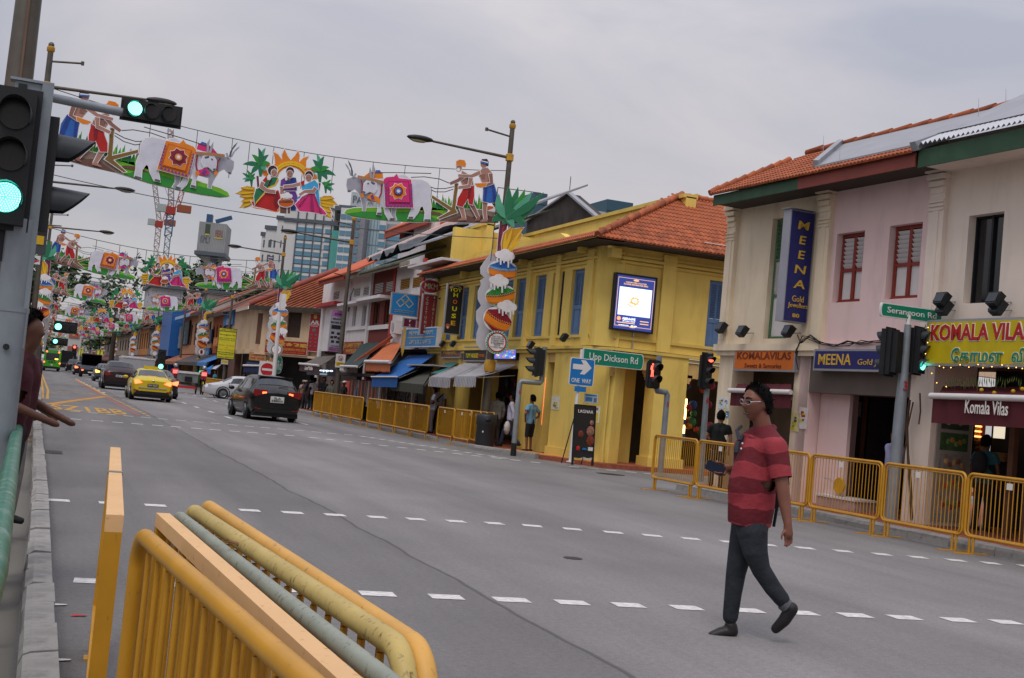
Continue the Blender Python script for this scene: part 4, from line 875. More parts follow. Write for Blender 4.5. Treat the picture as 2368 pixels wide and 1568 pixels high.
# ------ buildings: shared pieces
def wall(mb,x0,x1,z0,z1,holes,y0,y1,mi=0):
 """a wall slab with rectangular openings"""
 xs=sorted({x0,x1,*[h[0]for h in holes],*[h[1]for h in holes]});zs=sorted({z0,z1,*[h[2]for h in holes],*[h[3]for h in holes]})
 xs=[x for x in xs if x0<=x<=x1];zs=[z for z in zs if z0<=z<=z1]
 for a,b in zip(xs,xs[1:]):
  run=None
  for c,d in zip(zs,zs[1:]):
   if any(h[0]<(a+b)/2<h[1]and h[2]<(c+d)/2<h[3]for h in holes):
    if run:mb.box(a,b,y0,y1,run[0],run[1],mi);run=None
   else:run=(run[0],d)if run else(c,d)
  if run:mb.box(a,b,y0,y1,run[0],run[1],mi)
 return mb
def px4(P,tl,br,d=0.):
 """two opposite corners in the photograph -> x0, x1, z0, z1 on the plane"""
 a,b=P.px(tl,d),P.px(br,d);return min(a[0],b[0]),max(a[0],b[0]),min(a[1],b[1]),max(a[1],b[1])
def bld(name,label,P,group=None,cat='shophouse'):
 return thing(name,label,cat,P.o,P.rz,group)
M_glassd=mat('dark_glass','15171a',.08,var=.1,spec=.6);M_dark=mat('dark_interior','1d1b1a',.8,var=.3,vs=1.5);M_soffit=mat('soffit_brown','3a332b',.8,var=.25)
M_pink=mat('pink_render','d9bdb9',.75,var=.05,vs=1.2,bump=.12,bs=25,dirt=.28,dcol='8e7a72');M_creamw=mat('cream_render','dccbb0',.75,var=.06,vs=1.2,bump=.12,bs=25,dirt=.4,dcol='8a7a62')
M_offw=mat('offwhite_render','dccdbf',.75,var=.05,vs=1.2,bump=.12,bs=25,dirt=.28,dcol='93867a');M_yelw=mat('yellow_render','dcbe62',.75,var=.09,vs=1.1,bump=.15,bs=25,dirt=.35,dcol='8a7430')
M_yelt=mat('yellow_trim','d3b65c',.7,var=.06,vs=2,dirt=.3,dcol='7d6a32');M_ocre=mat('cream_trim','c9a868',.7,var=.08,dirt=.25)
M_tile=mat('roof_tile_orange','97502f',.8,var=.2,vs=4,rnd=.28,bump=.15);M_tileold=mat('roof_tile_old','8a4a2e',.8,var=.3,vs=3,rnd=.3,dirt=.5,ds=(2,2,2));M_oroof=mat('orange_roof_sheet','bb5220',.65,var=.1,vs=1.5,dirt=.2,dcol='6e3a24')
M_zinc=mat('zinc_sheet','8f9196',.5,metal=.3,var=.1,vs=1.5,dirt=.25,dcol='5a5c60',bump=.05);M_greenf=mat('green_fascia','2d4a34',.6,var=.2,vs=3,dirt=.35,dcol='1c2a22',ds=(3,3,.6));M_redf=mat('red_fascia','7d3b30',.6,var=.12,vs=3)
M_blue=mat('blue_shutter','57749a',.55,var=.1,vs=4,dirt=.25,dcol='6a7c98');M_redfr=mat('red_frame','7f2e22',.5,var=.1);M_whp=mat('white_paint','c9c4c2',.55,var=.06,vs=3,dirt=.2,dcol='8d8884');M_greenfr=mat('green_frame','4c6a4c',.55,var=.1)
M_maroon=mat('maroon_canvas','4f1820',.8,var=.12,vs=3,dirt=.2);M_alu=mat('aluminium','a9aaad',.35,metal=.6,var=.08)
M_wood=mat('brown_timber','5d3d2b',.7,var=.2,vs=4);M_cable=mat('cable_black','2a2625',.7,var=.1)
M_warm=glow('warm_light',(1,.5,.14),2.2);M_tube=glow('warm_tube',(1,.62,.2),5);M_cool=glow('cool_light',(.8,.92,1),1.3);M_case=mat('shop_goods_warm','7a5a30',.5,var=.5,vs=12)
def louvres(parent,x0,x1,z0,z1,y,n,m,name='slat',joined=False,tilt=.6,k_=.55):
 h=(z1-z0)/n;T=Matrix.Rotation(tilt,4,'X')
 one=MB().box(-(x1-x0)/2,(x1-x0)/2,-.006,.006,-h*k_,h*k_,T=T)
 if joined:
  mb=MB()
  for i in range(n):mb.box(-(x1-x0)/2,(x1-x0)/2,-.006,.006,-h*.55,h*.55,T=Matrix.Translation(((x0+x1)/2,y,z0+h*(i+.5)))@T)
  return mb.build(name+'s',m,parent,kind='stuff')
 me=one.mesh(name,m)
 for i in range(n):put(name,me,parent,loc=((x0+x1)/2,y,z0+h*(i+.5)))
def frame(mb,x0,x1,z0,z1,y0,y1,t,mi=0):
 mb.box(x0,x0+t,y0,y1,z0,z1,mi);mb.box(x1-t,x1,y0,y1,z0,z1,mi);mb.box(x0+t,x1-t,y0,y1,z0,z0+t,mi);mb.box(x0+t,x1-t,y0,y1,z1-t,z1,mi);return mb
def tiles(parent,m,fn,nu,nv,uw,vl,inside,limit=300,pr=.045):
 """barrel tiles: fn(u, v) -> point on the roof plane, u along the eave, v up the slope; the first `limit` are pieces"""
 o=fn(0,0);ux=(fn(1,0)-o).normalized();vy=(fn(0,1)-o).normalized();nz=ux.cross(vy)
 if nz.z<0:nz=-nz
 B=Matrix((ux,vy,nz)).transposed()
 mb=MB();k=5
 mb.grid(lambda a,b:(uw*(a-.5)*1.02,vl*1.12*b-.02,pr*(math.sin(math.pi*a)**.7)+.02*(1-b)),k,1);mb.grid(lambda a,b:(uw*(a-.5)*1.02,-.02,(pr*(math.sin(math.pi*a)**.7)+.02)*b-.005*(1-b)),k,1)
 me=mb.mesh('roof_tile',m,fix=False);rest=MB();cnt=0
 for j in range(nv):
  for i in range(nu):
   u,v=(i+.5)*uw,j*vl
   if not inside(u,v):continue
   p=fn(u,v)
   if cnt<limit:put('roof_tile',me,parent,mtx=Matrix.Translation(p)@B.to_4x4()@Matrix.Rotation(random.uniform(-.03,.03),4,'Z'));cnt+=1
   else:rest.add([Vector(p)+B@Vector(v_)for v_ in mb.v],mb.f,0,True)
 if rest.v:rest.build('roof_tiles',m,parent,kind='stuff',fix=False)
def ripple(parent,x0,x1,y,z,m,pitch=.11,amp=.03,ln=.5,slope=.577,name='corrugated_edge'):
 n=int((x1-x0)/pitch*4)
 return MB().grid(lambda a,b:(x0+(x1-x0)*a,y+ln*b,z+ln*b*slope+amp*math.sin(a*n/4*2*math.pi)),n,1).build(name,m,parent,fix=False)
def sign(name,label,P,tl,br,d,dep,face,edge,texts=(),group=None,bl=None):
 """a board on a facade, from the photo corners; texts: (string, cx, cz, height, width, material[, bold])  as fractions of the board"""
 x0,x1,z0,z1=px4(P,tl,br,d)
 if bl:z0=P.px(bl,d)[1]
 c=P.w((x0+x1)/2,d,(z0+z1)/2);t=thing(name,label,'sign',c,P.rz,group);W_,H_=x1-x0,z1-z0
 plate('panel',t,-W_/2,W_/2,-H_/2,H_/2,0,face,edge,dep,min(.04,W_*.03))
 for q in texts:letters(q[0],t,q[1]*W_,-.006,q[2]*H_,q[3]*H_,q[5],q[4]*W_ if q[4]else None,bold=q[6]if len(q)>6 else 0.)
 return t,W_,H_
def awning(parent,P,bl,br,fl,fr,d,m,val=.25,mv=None,bar=None,n=8,fringe=False,d0=-.05):
 """sloping canvas from the wall line (bl-br) to the front edge (fl-fr) that hangs d in front"""
 b0,b1,f0,f1=P.px(bl,d0),P.px(br,d0),P.px(fl,-d),P.px(fr,-d)
 mb=MB();L4=[Vector((f0[0],-d,f0[1])),Vector((f1[0],-d,f1[1])),Vector((b1[0],d0,b1[1])),Vector((b0[0],d0,b0[1]))]
 def cv(u,v):a=L4[0].lerp(L4[1],u);b=L4[3].lerp(L4[2],u);p=a.lerp(b,v);p.z-=.05*math.sin(math.pi*v)+.008*math.sin(u*40);return p
 mb.grid(cv,16,5);mb.grid(lambda u,v:cv(u,v)-Vector((0,0,.012)),16,5,flip=True)
 o=mb.build('awning',m,parent,fix=False)
 if val:
  v=MB();k=24
  v.grid(lambda u,w_:L4[0].lerp(L4[1],u)+Vector((0,-.012-.015*math.sin(u*55),-val*w_*(1-(.16*(1 if fringe and int(u*k)%2 else 0))))),k,2);v.build('valance',mv or m,o,fix=False)
 if bar:MB().tube([L4[0]+Vector((-.03,-.04,.01)),L4[1]+Vector((.03,-.04,.01))],bar,8).build('roller_bar',M_whp,o)
 for q,r in((L4[0],L4[3]),(L4[1],L4[2])):MB().tube([q+Vector((0,.05,-.03)),r+Vector((0,0,-.35))],.014,5).build('awning_arm',M_alu,o)
 return o
def floodlight(P,p,label,d=.45,rz=0):
 x,z=P.px(p,-d);t=thing('floodlight',label,'floodlight',P.w(x,-d,z),P.rz,'black floodlights on the facades')
 T=Matrix.Rotation(rz,4,'Z')@Matrix.Rotation(-.5,4,'X')
 mb=MB();mb.prism([(-.09,-.1),(.09,-.1),(.13,.12),(-.13,.12)],lambda x,z,dd:T@Vector((x,dd,z)),-.05,.08);mb.build('housing',M_black,t)
 MB().box(-.1,.1,-.06,-.052,-.07,.09,T=T).build('glass',M_glassd,t)
 MB().tube([(0,.05,-.03),(.02,d*.6,-.02),(.02,d,0)],.014,6).build('bracket',M_alu,t)
# ------ pink corner building
PB=bld('corner_shophouse','pink and cream corner shophouse with an orange tiled roof and red window shutters',PINK)
pp=PINK.px
w1=px4(PINK,zA(1018,998),zA(1160,1420));w2=px4(PINK,zA(1350,948),zA(1520,1397));w3=px4(PINK,zA(1846,885),zA(2025,1425))
w2=(w2[0],pp(zA(1558,925))[0]-.01,w2[2],w2[3]);w1=(w1[0],pp(zA(1197,977))[0]-.02,w1[2],w1[3])
wa0,wz=pp(zA(585,1300))[0]-.02,pp((1790,783))[1];wA=(wa0,wa0+.78,wz,pp(zA(610,905))[1])
xc0,xAB,xBC,xE=pp((1667,800))[0],pp(zA(940,1200))[0],pp(zA(1650,1000))[0],5.5
ZT,ZL=6.75,3.22
mb=MB();wall(mb,xc0,xAB,ZL,ZT,[wA],0,.3,0);wall(mb,xAB,xBC,ZL,ZT,[w1,w2],0,.3,1);wall(mb,xBC,xE,ZL,ZT,[w3],0,.3,2)
mb.box(xc0,xc0+.3,.3,9,ZL,ZT,0);mb.box(xc0,xE,8.9,9.2,0,ZT,0)
mb.build('wall',[M_creamw,M_pink,M_offw],PB)
mb=MB();cap=MB();zcap=pp(zA(930,870))[1]
for x,wd,mi in((xc0+.16,.32,0),(xAB,.34,0),(xBC+.02,.36,1)):
 mb.box(x-wd/2,x+wd/2,-.1,.0,ZL,ZT-.05,mi);mb.box(x-wd*.2,x+wd*.2,-.115,-.1,ZL+.1,zcap-.25,mi)
 for k in range(4):cap.box(x-wd*(.44+.05*k),x+wd*(.44+.05*k),-.12-.035*k,0,zcap+.0+.12*k,zcap+.085+.12*k,mi)
 for k in range(3):cap.box(x-wd*.48,x+wd*.48,-.125,-.1,zcap-.3+.07*k,zcap-.26+.07*k,mi)
mb.build('pilaster',[M_creamw,M_offw],PB);cap.build('capital',[M_creamw,M_offw],PB)
lg=MB();lg.box(xc0-.06,xAB+.2,-.16,.1,ZL-.14,ZL,0);lg.box(xc0-.03,xAB+.2,-.1,.1,ZL-.24,ZL-.14,0);lg.box(xAB+.2,xBC-.2,-.12,.1,ZL-.14,ZL,1);lg.box(xBC-.2,xE,-.12,.1,ZL-.14,ZL,2);lg.build('ledge',[M_creamw,M_pink,M_offw],PB)
for(x0,x1,z0,z1)in(w1,w2):
 f=MB();y=.13;xm=(x0+x1)/2+.01;zm=z0+(z1-z0)*.47
 frame(f,x0+.02,x1,z0,z1,y,y+.06,.07);f.box(xm-.04,xm+.04,y-.01,y+.05,z0+.07,z1-.07);f.box(x0+.09,xm-.04,y,y+.05,zm-.03,zm+.03);f.box(xm+.04,x1-.07,y,y+.05,zm-.03,zm+.03);f.box(x0-.02,x1+.02,y-.02,y+.04,z0-.0,z0+.04)
 wn_=f.build('window',M_redfr,PB)
 for a,b in((x0+.09,xm-.04),(xm+.04,x1-.07)):
  MB().box(a,b,y+.03,y+.04,z0+.07,zm-.03).build('panel',M_whp,wn_);louvres(wn_,a,b,zm+.04,z1-.09,y+.02,7,M_whp)
 MB().box(x0,x1,y+.1,y+.12,z0,z1).build('backing',M_dark,wn_)
x0,x1,z0,z1=wA;f=MB();frame(f,x0,x1,z0,z1,.12,.18,.06);zm=z0+(z1-z0)*.66;zq=z0+(z1-z0)*.36;f.box(x0+.06,x1-.06,.12,.17,zm-.03,zm+.03);f.box(x0+.06,x1-.06,.12,.17,zq-.02,zq+.02);wn_=f.build('window',M_greenfr,PB)
louvres(wn_,x0+.06,x1-.06,zm+.04,z1-.08,.14,9,M_greenfr);louvres(wn_,x0+.06,x1-.06,zq+.03,zm-.05,.14,14,M_whp);MB().box(x0+.06,x1-.06,.15,.16,z0+.06,zq-.02).build('panel',M_whp,wn_)
x0,x1,z0,z1=w3;f=MB();frame(f,x0,x1,z0,z1,.16,.2,.03);f.box((x0+x1)/2-.02,(x0+x1)/2+.02,.15,.2,z0,z1);wn_=f.build('window',M_black,PB);MB().box(x0,x1,.2,.21,z0,z1).build('pane',M_glassd,wn_)
D=.75;ze=pp(zA(255,760),-D)[1];xe0=pp(zA(235,740),-D)[0];xe1=pp(zA(770,690),-D)[0];xe2=pp(zA(1505,540),-D)[0];xe3=xE
zf=lambda p:pp(p,-D)[1]
fb,ft=zf(zA(257,818)),zf(zA(257,762))
MB().box(xe0+.06,xe1,-D,-D+.03,fb,ft+.03).build('fascia',M_greenf,PB,label='green painted fascia board');MB().box(xe1,xe2,-D,-D+.03,fb,ft+.04).build('fascia',M_redf,PB,label='red brown fascia board');MB().box(xe2+.05,xe3,-D+.02,-D+.05,fb-.03,ft+.08).build('fascia',M_greenf,PB,label='long green fascia board on the right')
MB().box(xe0+.06,xe2,-D+.03,.1,fb+.04,fb+.07).build('soffit',M_soffit,PB);MB().box(xe2+.05,xe3,-D+.06,.1,fb+.02,fb+.05).build('soffit',M_offw,PB)
SL=.52
def rp(u,v):return Vector((xe0+u,-D-.06+v*math.cos(math.atan(SL)),ft+.04+v*math.sin(math.atan(SL))))
def rpx(p):
 """photo -> (u, v) on the pink roof plane"""
 r=ray(p);o=PINK.w(xe0,-D-.06,ft+.04);n=(PINK.ex).cross(PINK.ey*math.cos(math.atan(SL))+Vector((0,0,math.sin(math.atan(SL)))));q=EYE+r*((o-EYE).dot(n)/r.dot(n))-o
 return q.dot(PINK.ex),q.dot(PINK.ey*math.cos(math.atan(SL))+Vector((0,0,math.sin(math.atan(SL)))))
hu,hv=rpx(zA(720,550));cu,cv_=rpx(zA(840,612));tu,tv=rpx(zA(955,490));eu,ev=rpx(zA(1640,270));gu,gv=rpx(zA(1575,378));RT=max(2.6,hv)
def in_pink(u,v):
 if u>xe2-xe0:return False
 if v>hv*u/hu+.05:return False
 if u>cu and v>max(.35,cv_):return False
 return v<RT
tiles(PB,M_tile,rp,int((xe2-xe0)/.1)+1,11,.1,.3,in_pink,300,.032)
s=MB();q=[rp(0,0),rp(xe2-xe0,0),rp(xe2-xe0,RT),rp(hu,hv),];s.add([v-Vector((0,0,.02))for v in q],[(0,1,2,3)]);s.build('roof_deck',M_tileold,PB,fix=False)
for k in range(9):
 a,b=rp(hu*k/9,hv*k/9),rp(hu*(k+1)/9,hv*(k+1)/9);MB().tube([a+Vector((0,0,.04)),b+Vector((0,0,.075))],.07,8).build('ridge_tile',M_tile,PB)
z_=MB();zl=[rp(cu,max(.35,cv_)),rp(xe2-xe0+.05,max(.35,cv_)),rp(xe2-xe0+.05,RT+.1),rp(tu+.1,RT+.1)]
z_.prism([(0,0),(1,0),(1,1),(0,1)],lambda a,b,d:(zl[0].lerp(zl[1],a)).lerp(zl[3].lerp(zl[2],a),b)+Vector((0,-.02,.07-d)),0,.07);z_.build('roof_sheet',M_zinc,PB)
for a,b in((zl[0],zl[3]),):MB().bar(a+Vector((0,0,.12)),b+Vector((0,0,.12)),.1,.14).build('flashing',M_zinc,PB)
ripple(PB,xe2+.05,xe3,-D-.06,ft+.16,mat('white_sheet','b9bbc0',.5,var=.06),.105,.028,.5,SL)
a0,a1=Vector((xe2+.05,-D+.35,ft+.42)),Vector((xe3,-D+.35,ft+.42));MB().add([a0,a1,a1+Vector((0,3.2,1.75)),a0+Vector((0,3.2,1.75))],[(0,1,2,3)]).build('roof_sheet',M_zinc,PB,fix=False)
MB().bar((xe2+.05,-D-.1,ft+.12),(xe2+.05,2.6,ft+.12+2.7*SL+.15),.14,.16).build('flashing',M_zinc,PB)
for k in range(14):MB().tube([rp(hu+(xe2-xe0-hu+1.5)*k/14,RT+.12)+Vector((0,.05,.08)),rp(hu+(xe2-xe0-hu+1.5)*(k+1)/14,RT+.12)+Vector((0,.05,.11))],.08,8).build('ridge_tile',M_tile,PB)
for p,h in((rp(tu,tv*.95),.42),(rp(cu+.5,max(.35,cv_)+.2),.35),(rp(xe2-xe0-.3,RT),.4),(rp(xe2-xe0+.25,1.3),.5)):MB().cyl(p,p+Vector((-.03,0,h)),.008,.003,5).build('lightning_rod',M_alu,PB)
GD=2.0
mb=MB()
c1=pp(z2(182,450))[0];kL,kR=pp(z2(525,600))[0],pp(z2(612,600))[0];q0,q1=pp(zF(655,1080))[0],pp(zF(880,1120))[0]
mb.box(xc0,c1,0,.55,.1,ZL-.24,0);mb.box(kL,kR-.01,0,.7,.1,ZL-.14,0);mb.box(kR-.3,kR+.0,.0,1.25,.1,ZL-.14,1);mb.box(q0+.05,q1,0,.95,.1,ZL-.14,2);mb.box(4.3,4.8,0,.6,.1,ZL-.14,2)
mb.build('pier',[M_creamw,M_pink,M_offw],PB)
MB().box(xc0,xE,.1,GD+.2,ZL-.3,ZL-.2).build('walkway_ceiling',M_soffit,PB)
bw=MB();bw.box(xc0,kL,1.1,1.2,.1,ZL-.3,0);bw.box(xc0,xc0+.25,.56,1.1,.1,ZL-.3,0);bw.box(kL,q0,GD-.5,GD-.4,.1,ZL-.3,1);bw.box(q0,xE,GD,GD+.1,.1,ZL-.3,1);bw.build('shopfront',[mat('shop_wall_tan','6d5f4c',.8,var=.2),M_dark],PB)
sf=MB();xA_,xB_=pp(z2(780,600))[0],q0-.05
sf.box(kR+.02,xA_,.3,.38,.1,ZL-.3);sf.build('inner_wall',M_pink,PB)
MB().box(kR,q0+.06,-.0,.5,pp(z2(900,540))[1],ZL-.16).build('shutter_box',mat('shutter_box_brown','5a5048',.6,var=.12),PB)
x0,x1,z0,z1=px4(PINK,z2(785,555),z2(1060,860),.6);MB().box(x0,x1,1.3,1.33,.15,z1+.3).build('shop_glass',M_glassd,PB);d_=MB();frame(d_,x0,x1,.15,z1+.2,1.24,1.3,.06);d_.box(x1-.55,x1-.48,1.24,1.3,.15,z1+.2);d_.build('door_frame',M_wood,PB)
a,b,c,d=px4(PINK,z2(808,575),z2(900,665),1.2);MB().box(a,b,1.26,1.28,c,d).build('poster',mat('poster_grey','6d7478',.5),PB)
x0,x1=q1+.005,q1+.02;mp_=MB()
mpan=MB().box(q1+.004,q1+.03,.12,.9,.2,2.1).build('menu_board',mat('menu_board','9a948c',.5,var=.05),PB)
for k,(c1_,c2_)in enumerate((('c9c6b8','8a9a6a'),('6f8a4a','b07a3a'),('c9a06a','8a5a3a'),('c8643a','b0b05a'),('b8503a','7a9a4a'))):
 zc=1.93-.36*k;m_=MB().box(q1+.031,q1+.036,.2,.82,zc-.15,zc+.15).build('menu_photo',mat('menu_bg%d'%k,('3c4a3a','41603a','8f8a80','a09078','a89a86')[k],.4,var=.3,vs=8),mpan)
 T=Matrix.Rotation(rad(90),4,'Z');fo=MB()
 for j in range(5):fo.ball((q1+.037,.36+.09*j+.02*(k%2),zc+.03*((j*7+k)%3-1)),(.006,.055,.05),8,j%2)
 fo.build('dish',[mat('dish_'+c1_,c1_,.5,var=.3,vs=20),mat('dish_'+c2_,c2_,.5,var=.3,vs=20)],mpan)
x0,x1,z0,z1=px4(PINK,zF(1225,190),zF(1430,480),GD);sh=MB().box(x0,x1,GD-.12,GD-.02,.9,z1+.06).build('lit_shelf',mat('shelf_orange_lit','a85a1c',.6,var=.4,vs=6),PB)  # orange lamplight on the shelf put into its colour
for k in range(6):MB().box(x0+.08,x1,GD-.22,GD-.1,z0+(z1-z0)*k/6,z0+(z1-z0)*k/6+.03).build('shelf_board',M_warm if k>2 else M_case,sh)  # upper boards glow in place of lamplight on them
gd=MB();rr=random.Random(3)
for k in range(6):
 for j in range(9):gd.ball((x0+.12+(x1-x0-.15)*j/8.5,GD-.17,z0+(z1-z0)*k/6+.09),(.035,.04,.05*rr.uniform(.7,1.2)),6)
gd.build('sweets',M_case,sh,kind='stuff')
x0,x1,z0,z1=px4(PINK,zF(1522,212),zF(1610,350),GD-.3);MB().box(x0,x1,GD-.32,GD-.3,z0,z1).build('lit_notice',glow('notice_cream',(.75,.66,.5),.9),PB)  # paper made to glow in place of light falling on it
dr=MB();xx=pp(zF(1700,300),.4)[0];dr.box(xx-.06,xx+.05,.35,.45,.1,2.45);dr.box(xx+.3,xx+.42,.35,.45,.1,2.45);dr.build('door_frame',M_wood,PB)
x0,x1,z0,z1=px4(PINK,zF(1540,470),zF(1640,560),GD);MB().box(x0,x1,GD-.1,GD-.02,z0,z1).build('paper_rack',M_case,PB)
awK=awning(PB,PINK,z2(1385,492),z2(2150,500),z2(1332,552),z2(2200,578),.85,M_maroon,.42,M_maroon,.05)
vx,vz=pp(z2(1640,615),-.87);letters('Komala Vilas',awK,vx,-.9,vz,.21,mat('letter_white','d8d2cc',.5),.85,bold=.004)
awA=awning(PB,PINK,z2(215,478),z2(520,480),z2(180,520),z2(522,530),.6,M_maroon,.3,M_maroon,.05)
letters('* 82 *',awA,pp(z2(350,570),-.62)[0]-.25,-.64,pp(z2(350,570),-.62)[1]-.02,.05,MATS['letter_white'])
def poster(P,tl,br,d,c1_,c2_,par,name='poster'):
 x0,x1,z0,z1=px4(P,tl,br,d);o=MB().box(x0,x1,d-.006,d,z0,z1).build(name,mat('paper_'+c1_,c1_,.7,var=.12,vs=20),par)
 mb=MB();w_,h_=x1-x0,z1-z0;rr=random.Random(int(x0*100))
 for k in range(6):
  a,b=x0+w_*rr.uniform(.05,.5),z0+h_*rr.uniform(.05,.75);mb.box(a,a+w_*rr.uniform(.2,.45),d-.0075-.0005*k,d-.0066-.0005*k,b,b+h_*rr.uniform(.06,.2),k%3)
 mb.build('print',[mat('paper_'+c2_,c2_,.6),mat('print_grey','55534f',.6),mat('print_yellow','d0b41f',.6)],o);return o
for tl,br,a,b in((z2(108,560),z2(135,622),'c3c9cc','3a8fc0'),(z2(142,556),z2(160,620),'d3d4d6','3a9ccb'),(z2(112,628),z2(146,730),'cdbf8a','7aa02e'),(z2(148,632),z2(162,672),'2f92c0','ffffff'[:6])):poster(PINK,tl,br,-.004,a,b,PB)
poster(PINK,z2(524,642),z2(562,752),-.004,'cfc489','7aa02e',PB);poster(PINK,z2(568,612),z2(608,738),-.004,'d0cbc6','a5382a',PB)
M_gold=mat('gold_letter','c09a3a',.45,var=.15);M_orsign=mat('orange_board','c2631c',.5,var=.06);M_navy=mat('navy_board','23265e',.4,var=.08);M_kvy=mat('kv_yellow','b5a112',.45,var=.14,vs=2.5,dirt=.25,dcol='8d7f1a');M_kvr=mat('kv_red','a3201c',.5,var=.06);M_kvg=mat('kv_green','1f7a5a',.5,var=.06);M_rbrown=mat('letter_redbrown','6a2a18',.5)
sign('shop_sign','orange KOMALAVILAS Sweets & Savouries board over the maroon awning',PINK,z2(198,281),z2(535,412),-.14,.12,M_orsign,M_alu,(('KOMALAVILAS',0,.2,.33,.88,M_rbrown,.01),('Sweets & Savouries',0,-.25,.2,.6,M_rbrown)))
sign('shop_sign','long navy MEENA Gold Jewellers board with gold lettering',PINK,z2(652,280),z2(1190,415),-.2,.16,M_navy,M_alu,(('MEENA',-.26,.02,.5,.36,M_gold,.012),('Gold Jewellers',.22,-.12,.34,.46,M_gold)))
t,W_,H_=sign('shop_sign','big yellow KOMALA VILAS board with red letters and green Tamil script',PINK,zE(1168,372),zE(3300,890),-.4,.2,M_kvy,M_alu,bl=zE(1150,893))
for s_,xa,xb,zt_,zb_,m_,bo in(('KOMALA VILAS',1215,2345,425,600,M_kvr,.03),('\u0bc7\u0b95\u0bbe\u0bae\u0bb3',1445,2020,690,858,M_kvg,.02),('\u0bb5\u0bbf\u0bb2\u0bbe\u0bb8\u0bcd',2135,2680,690,862,M_kvg,.02)):
 x0,x1,z0,z1=px4(PINK,zE(xa,zt_),zE(xb,zb_),-.41);cx=(x0+x1)/2-(PINK.o-PINK.o).x;lx=cx-((t.location-PINK.o).dot(PINK.ex));lz=(z0+z1)/2-t.location.z
 letters(s_,t,lx,-.004,lz,(z1-z0)*1.1,MATS['letter_white'],(x1-x0)*1.02,bold=bo+.022);letters(s_,t,lx,-.009,lz,z1-z0,m_,x1-x0,bold=bo)
fl=MB();fx=[(1305,898),(1352,915),(1435,915),(1540,883),(1640,910),(1745,880),(1800,917),(1903,905),(2018,885),(2092,920),(2180,913),(2250,925),(1175,458),(1170,630),(1146,757),(1217,980),(1274,1088),(1382,1132)]
tb=thing('fairy_lights','string of small amber lights hanging along the yellow Komala Vilas board','string lights',PINK.o,PINK.rz)
for p in fx:
 x,z=pp(zE(*p),-.46);fl.ball((x,-.46,z),.009,6)
fl.build('bulbs',glow('amber_bulb',(1,.5,.1),3),tb,kind='stuff');MB().tube([(*[pp(zE(*p),-.44)[0]],-.44,pp(zE(*p),-.44)[1]-.01)for p in sorted(fx[:12])],.005,4).build('cord',M_cable,tb)
xbl=pp(zA(890,1005))[0];BL_=Plane(*PINK.w(xbl-.05,0,0).xy,PINK.rz+rad(90))
x0,x1,z0,z1=px4(BL_,zA(736,842),zA(822,1562));x1=BL_.px(zA(852,1200))[0]
t=thing('blade_sign','tall navy MEENA Gold Jewellers 80 blade sign hanging over the street','sign',BL_.w((x0+x1)/2,0,(z0+z1)/2),BL_.rz);W_,H_=x1-x0,z1-z0
MB().box(-W_/2-.02,W_/2,.0,.24,-H_/2,H_/2).build('box',mat('sign_box_grey','8f8f98',.45,var=.06),t);MB().box(-W_/2+.005,W_/2-.01,-.01,.0,-H_/2+.02,H_/2-.02).build('panel',M_navy,t)
for i,c in enumerate('MEENA'):letters(c,t,.02-.0*i,-.016,H_*(.37-.132*i),H_*.075,M_gold,W_*.5 if c in 'MNA' else W_*.3,bold=.014,shear=.1)
letters('Gold',t,.02,-.016,-H_*.29,H_*.055,M_gold,W_*.5);letters('Jewellers',t,.03,-.016,-H_*.355,H_*.055,M_gold,W_*.84);letters('80',t,.0,-.016,-H_*.44,H_*.035,M_gold,W_*.3,bold=.02)
for z in(.3,-.28):MB().bar((W_/2,.1,z*H_),(W_/2+.35,.1,z*H_),.04).build('bracket',M_alu,t)
ripple(t,-W_/2-.06,W_/2,-.05,H_/2+.02,M_zinc,.05,.012,.32,0,'cap_sheet')
for p,lab,dd in((z2(235,180),'black floodlight on the ledge left of the green framed window',.3),(z2(498,180),'black floodlight under the navy blade sign',.3),(zE(1320,140),'upper black floodlight behind the Serangoon Rd plate',.3),(zE(1345,240),'lower black floodlight behind the Serangoon Rd plate',.25),(zE(1925,140),'upper floodlight of the pair under the dark upstairs window',.35),(zE(1955,235),'lower floodlight of the pair under the dark upstairs window',.3),((1665,758),'floodlight on the outer corner of the cream wall',.25)):floodlight(PINK,p,lab,dd)
cb=thing('cable_bundle','tangle of dark cables along the ledge above the navy shop board','cables',PINK.o,PINK.rz)
rr=random.Random(5)
for k in range(5):
 pts=[(*(pp(z2(x,y+rr.uniform(-8,8)),-.1)),)for x,y in((560,270+10*k),(600,235-8*k),(640,200+6*k),(700,245),(780,262),(860,255-4*k),(930,240+3*k),(1000,244),(1060,238))]
 MB().tube([(x,-.14-.01*k,z)for x,z in pts],.009,5).build('cable',M_cable,cb)
MB().tube([(pp(z2(x,y),-.1)[0],-.12,pp(z2(x,y),-.1)[1])for x,y in((560,200),(575,240),(550,330),(565,400))],.012,5).build('cable',M_cable,cb)
cane=thing('sugar_cane','dry sugar cane stalks leaning on the pier by the menu photos','plant stalks',PINK.o,PINK.rz);Mc=mat('cane_brown','54402c',.8,var=.3,vs=6)
for pts in(((775,1080),(765,850),(745,560),(735,200),(760,0)),((785,1060),(770,700),(740,420),(715,200)),((700,560),(722,420),(740,250),(790,20)),((840,220),(855,100),(850,-60))):
 MB().tube([(pp(zF(*p),-.12)[0],-.12,max(.15,pp(zF(*p),-.12)[1]))for p in pts],.022 if pts[0][0]==775 else .014,6).build('stalk',Mc,cane)
lf_=MB()
for k in range(26):
 x,z=pp(zE(1130+rr.uniform(-30,60),470+rr.uniform(-60,480)),-.3);d=rr.uniform(.1,.3);lf_.add([(x,-.3,z),(x+.015,-.31,z-d*.5),(x+rr.uniform(-.08,.08),-.3,z-d)],[(0,1,2)])
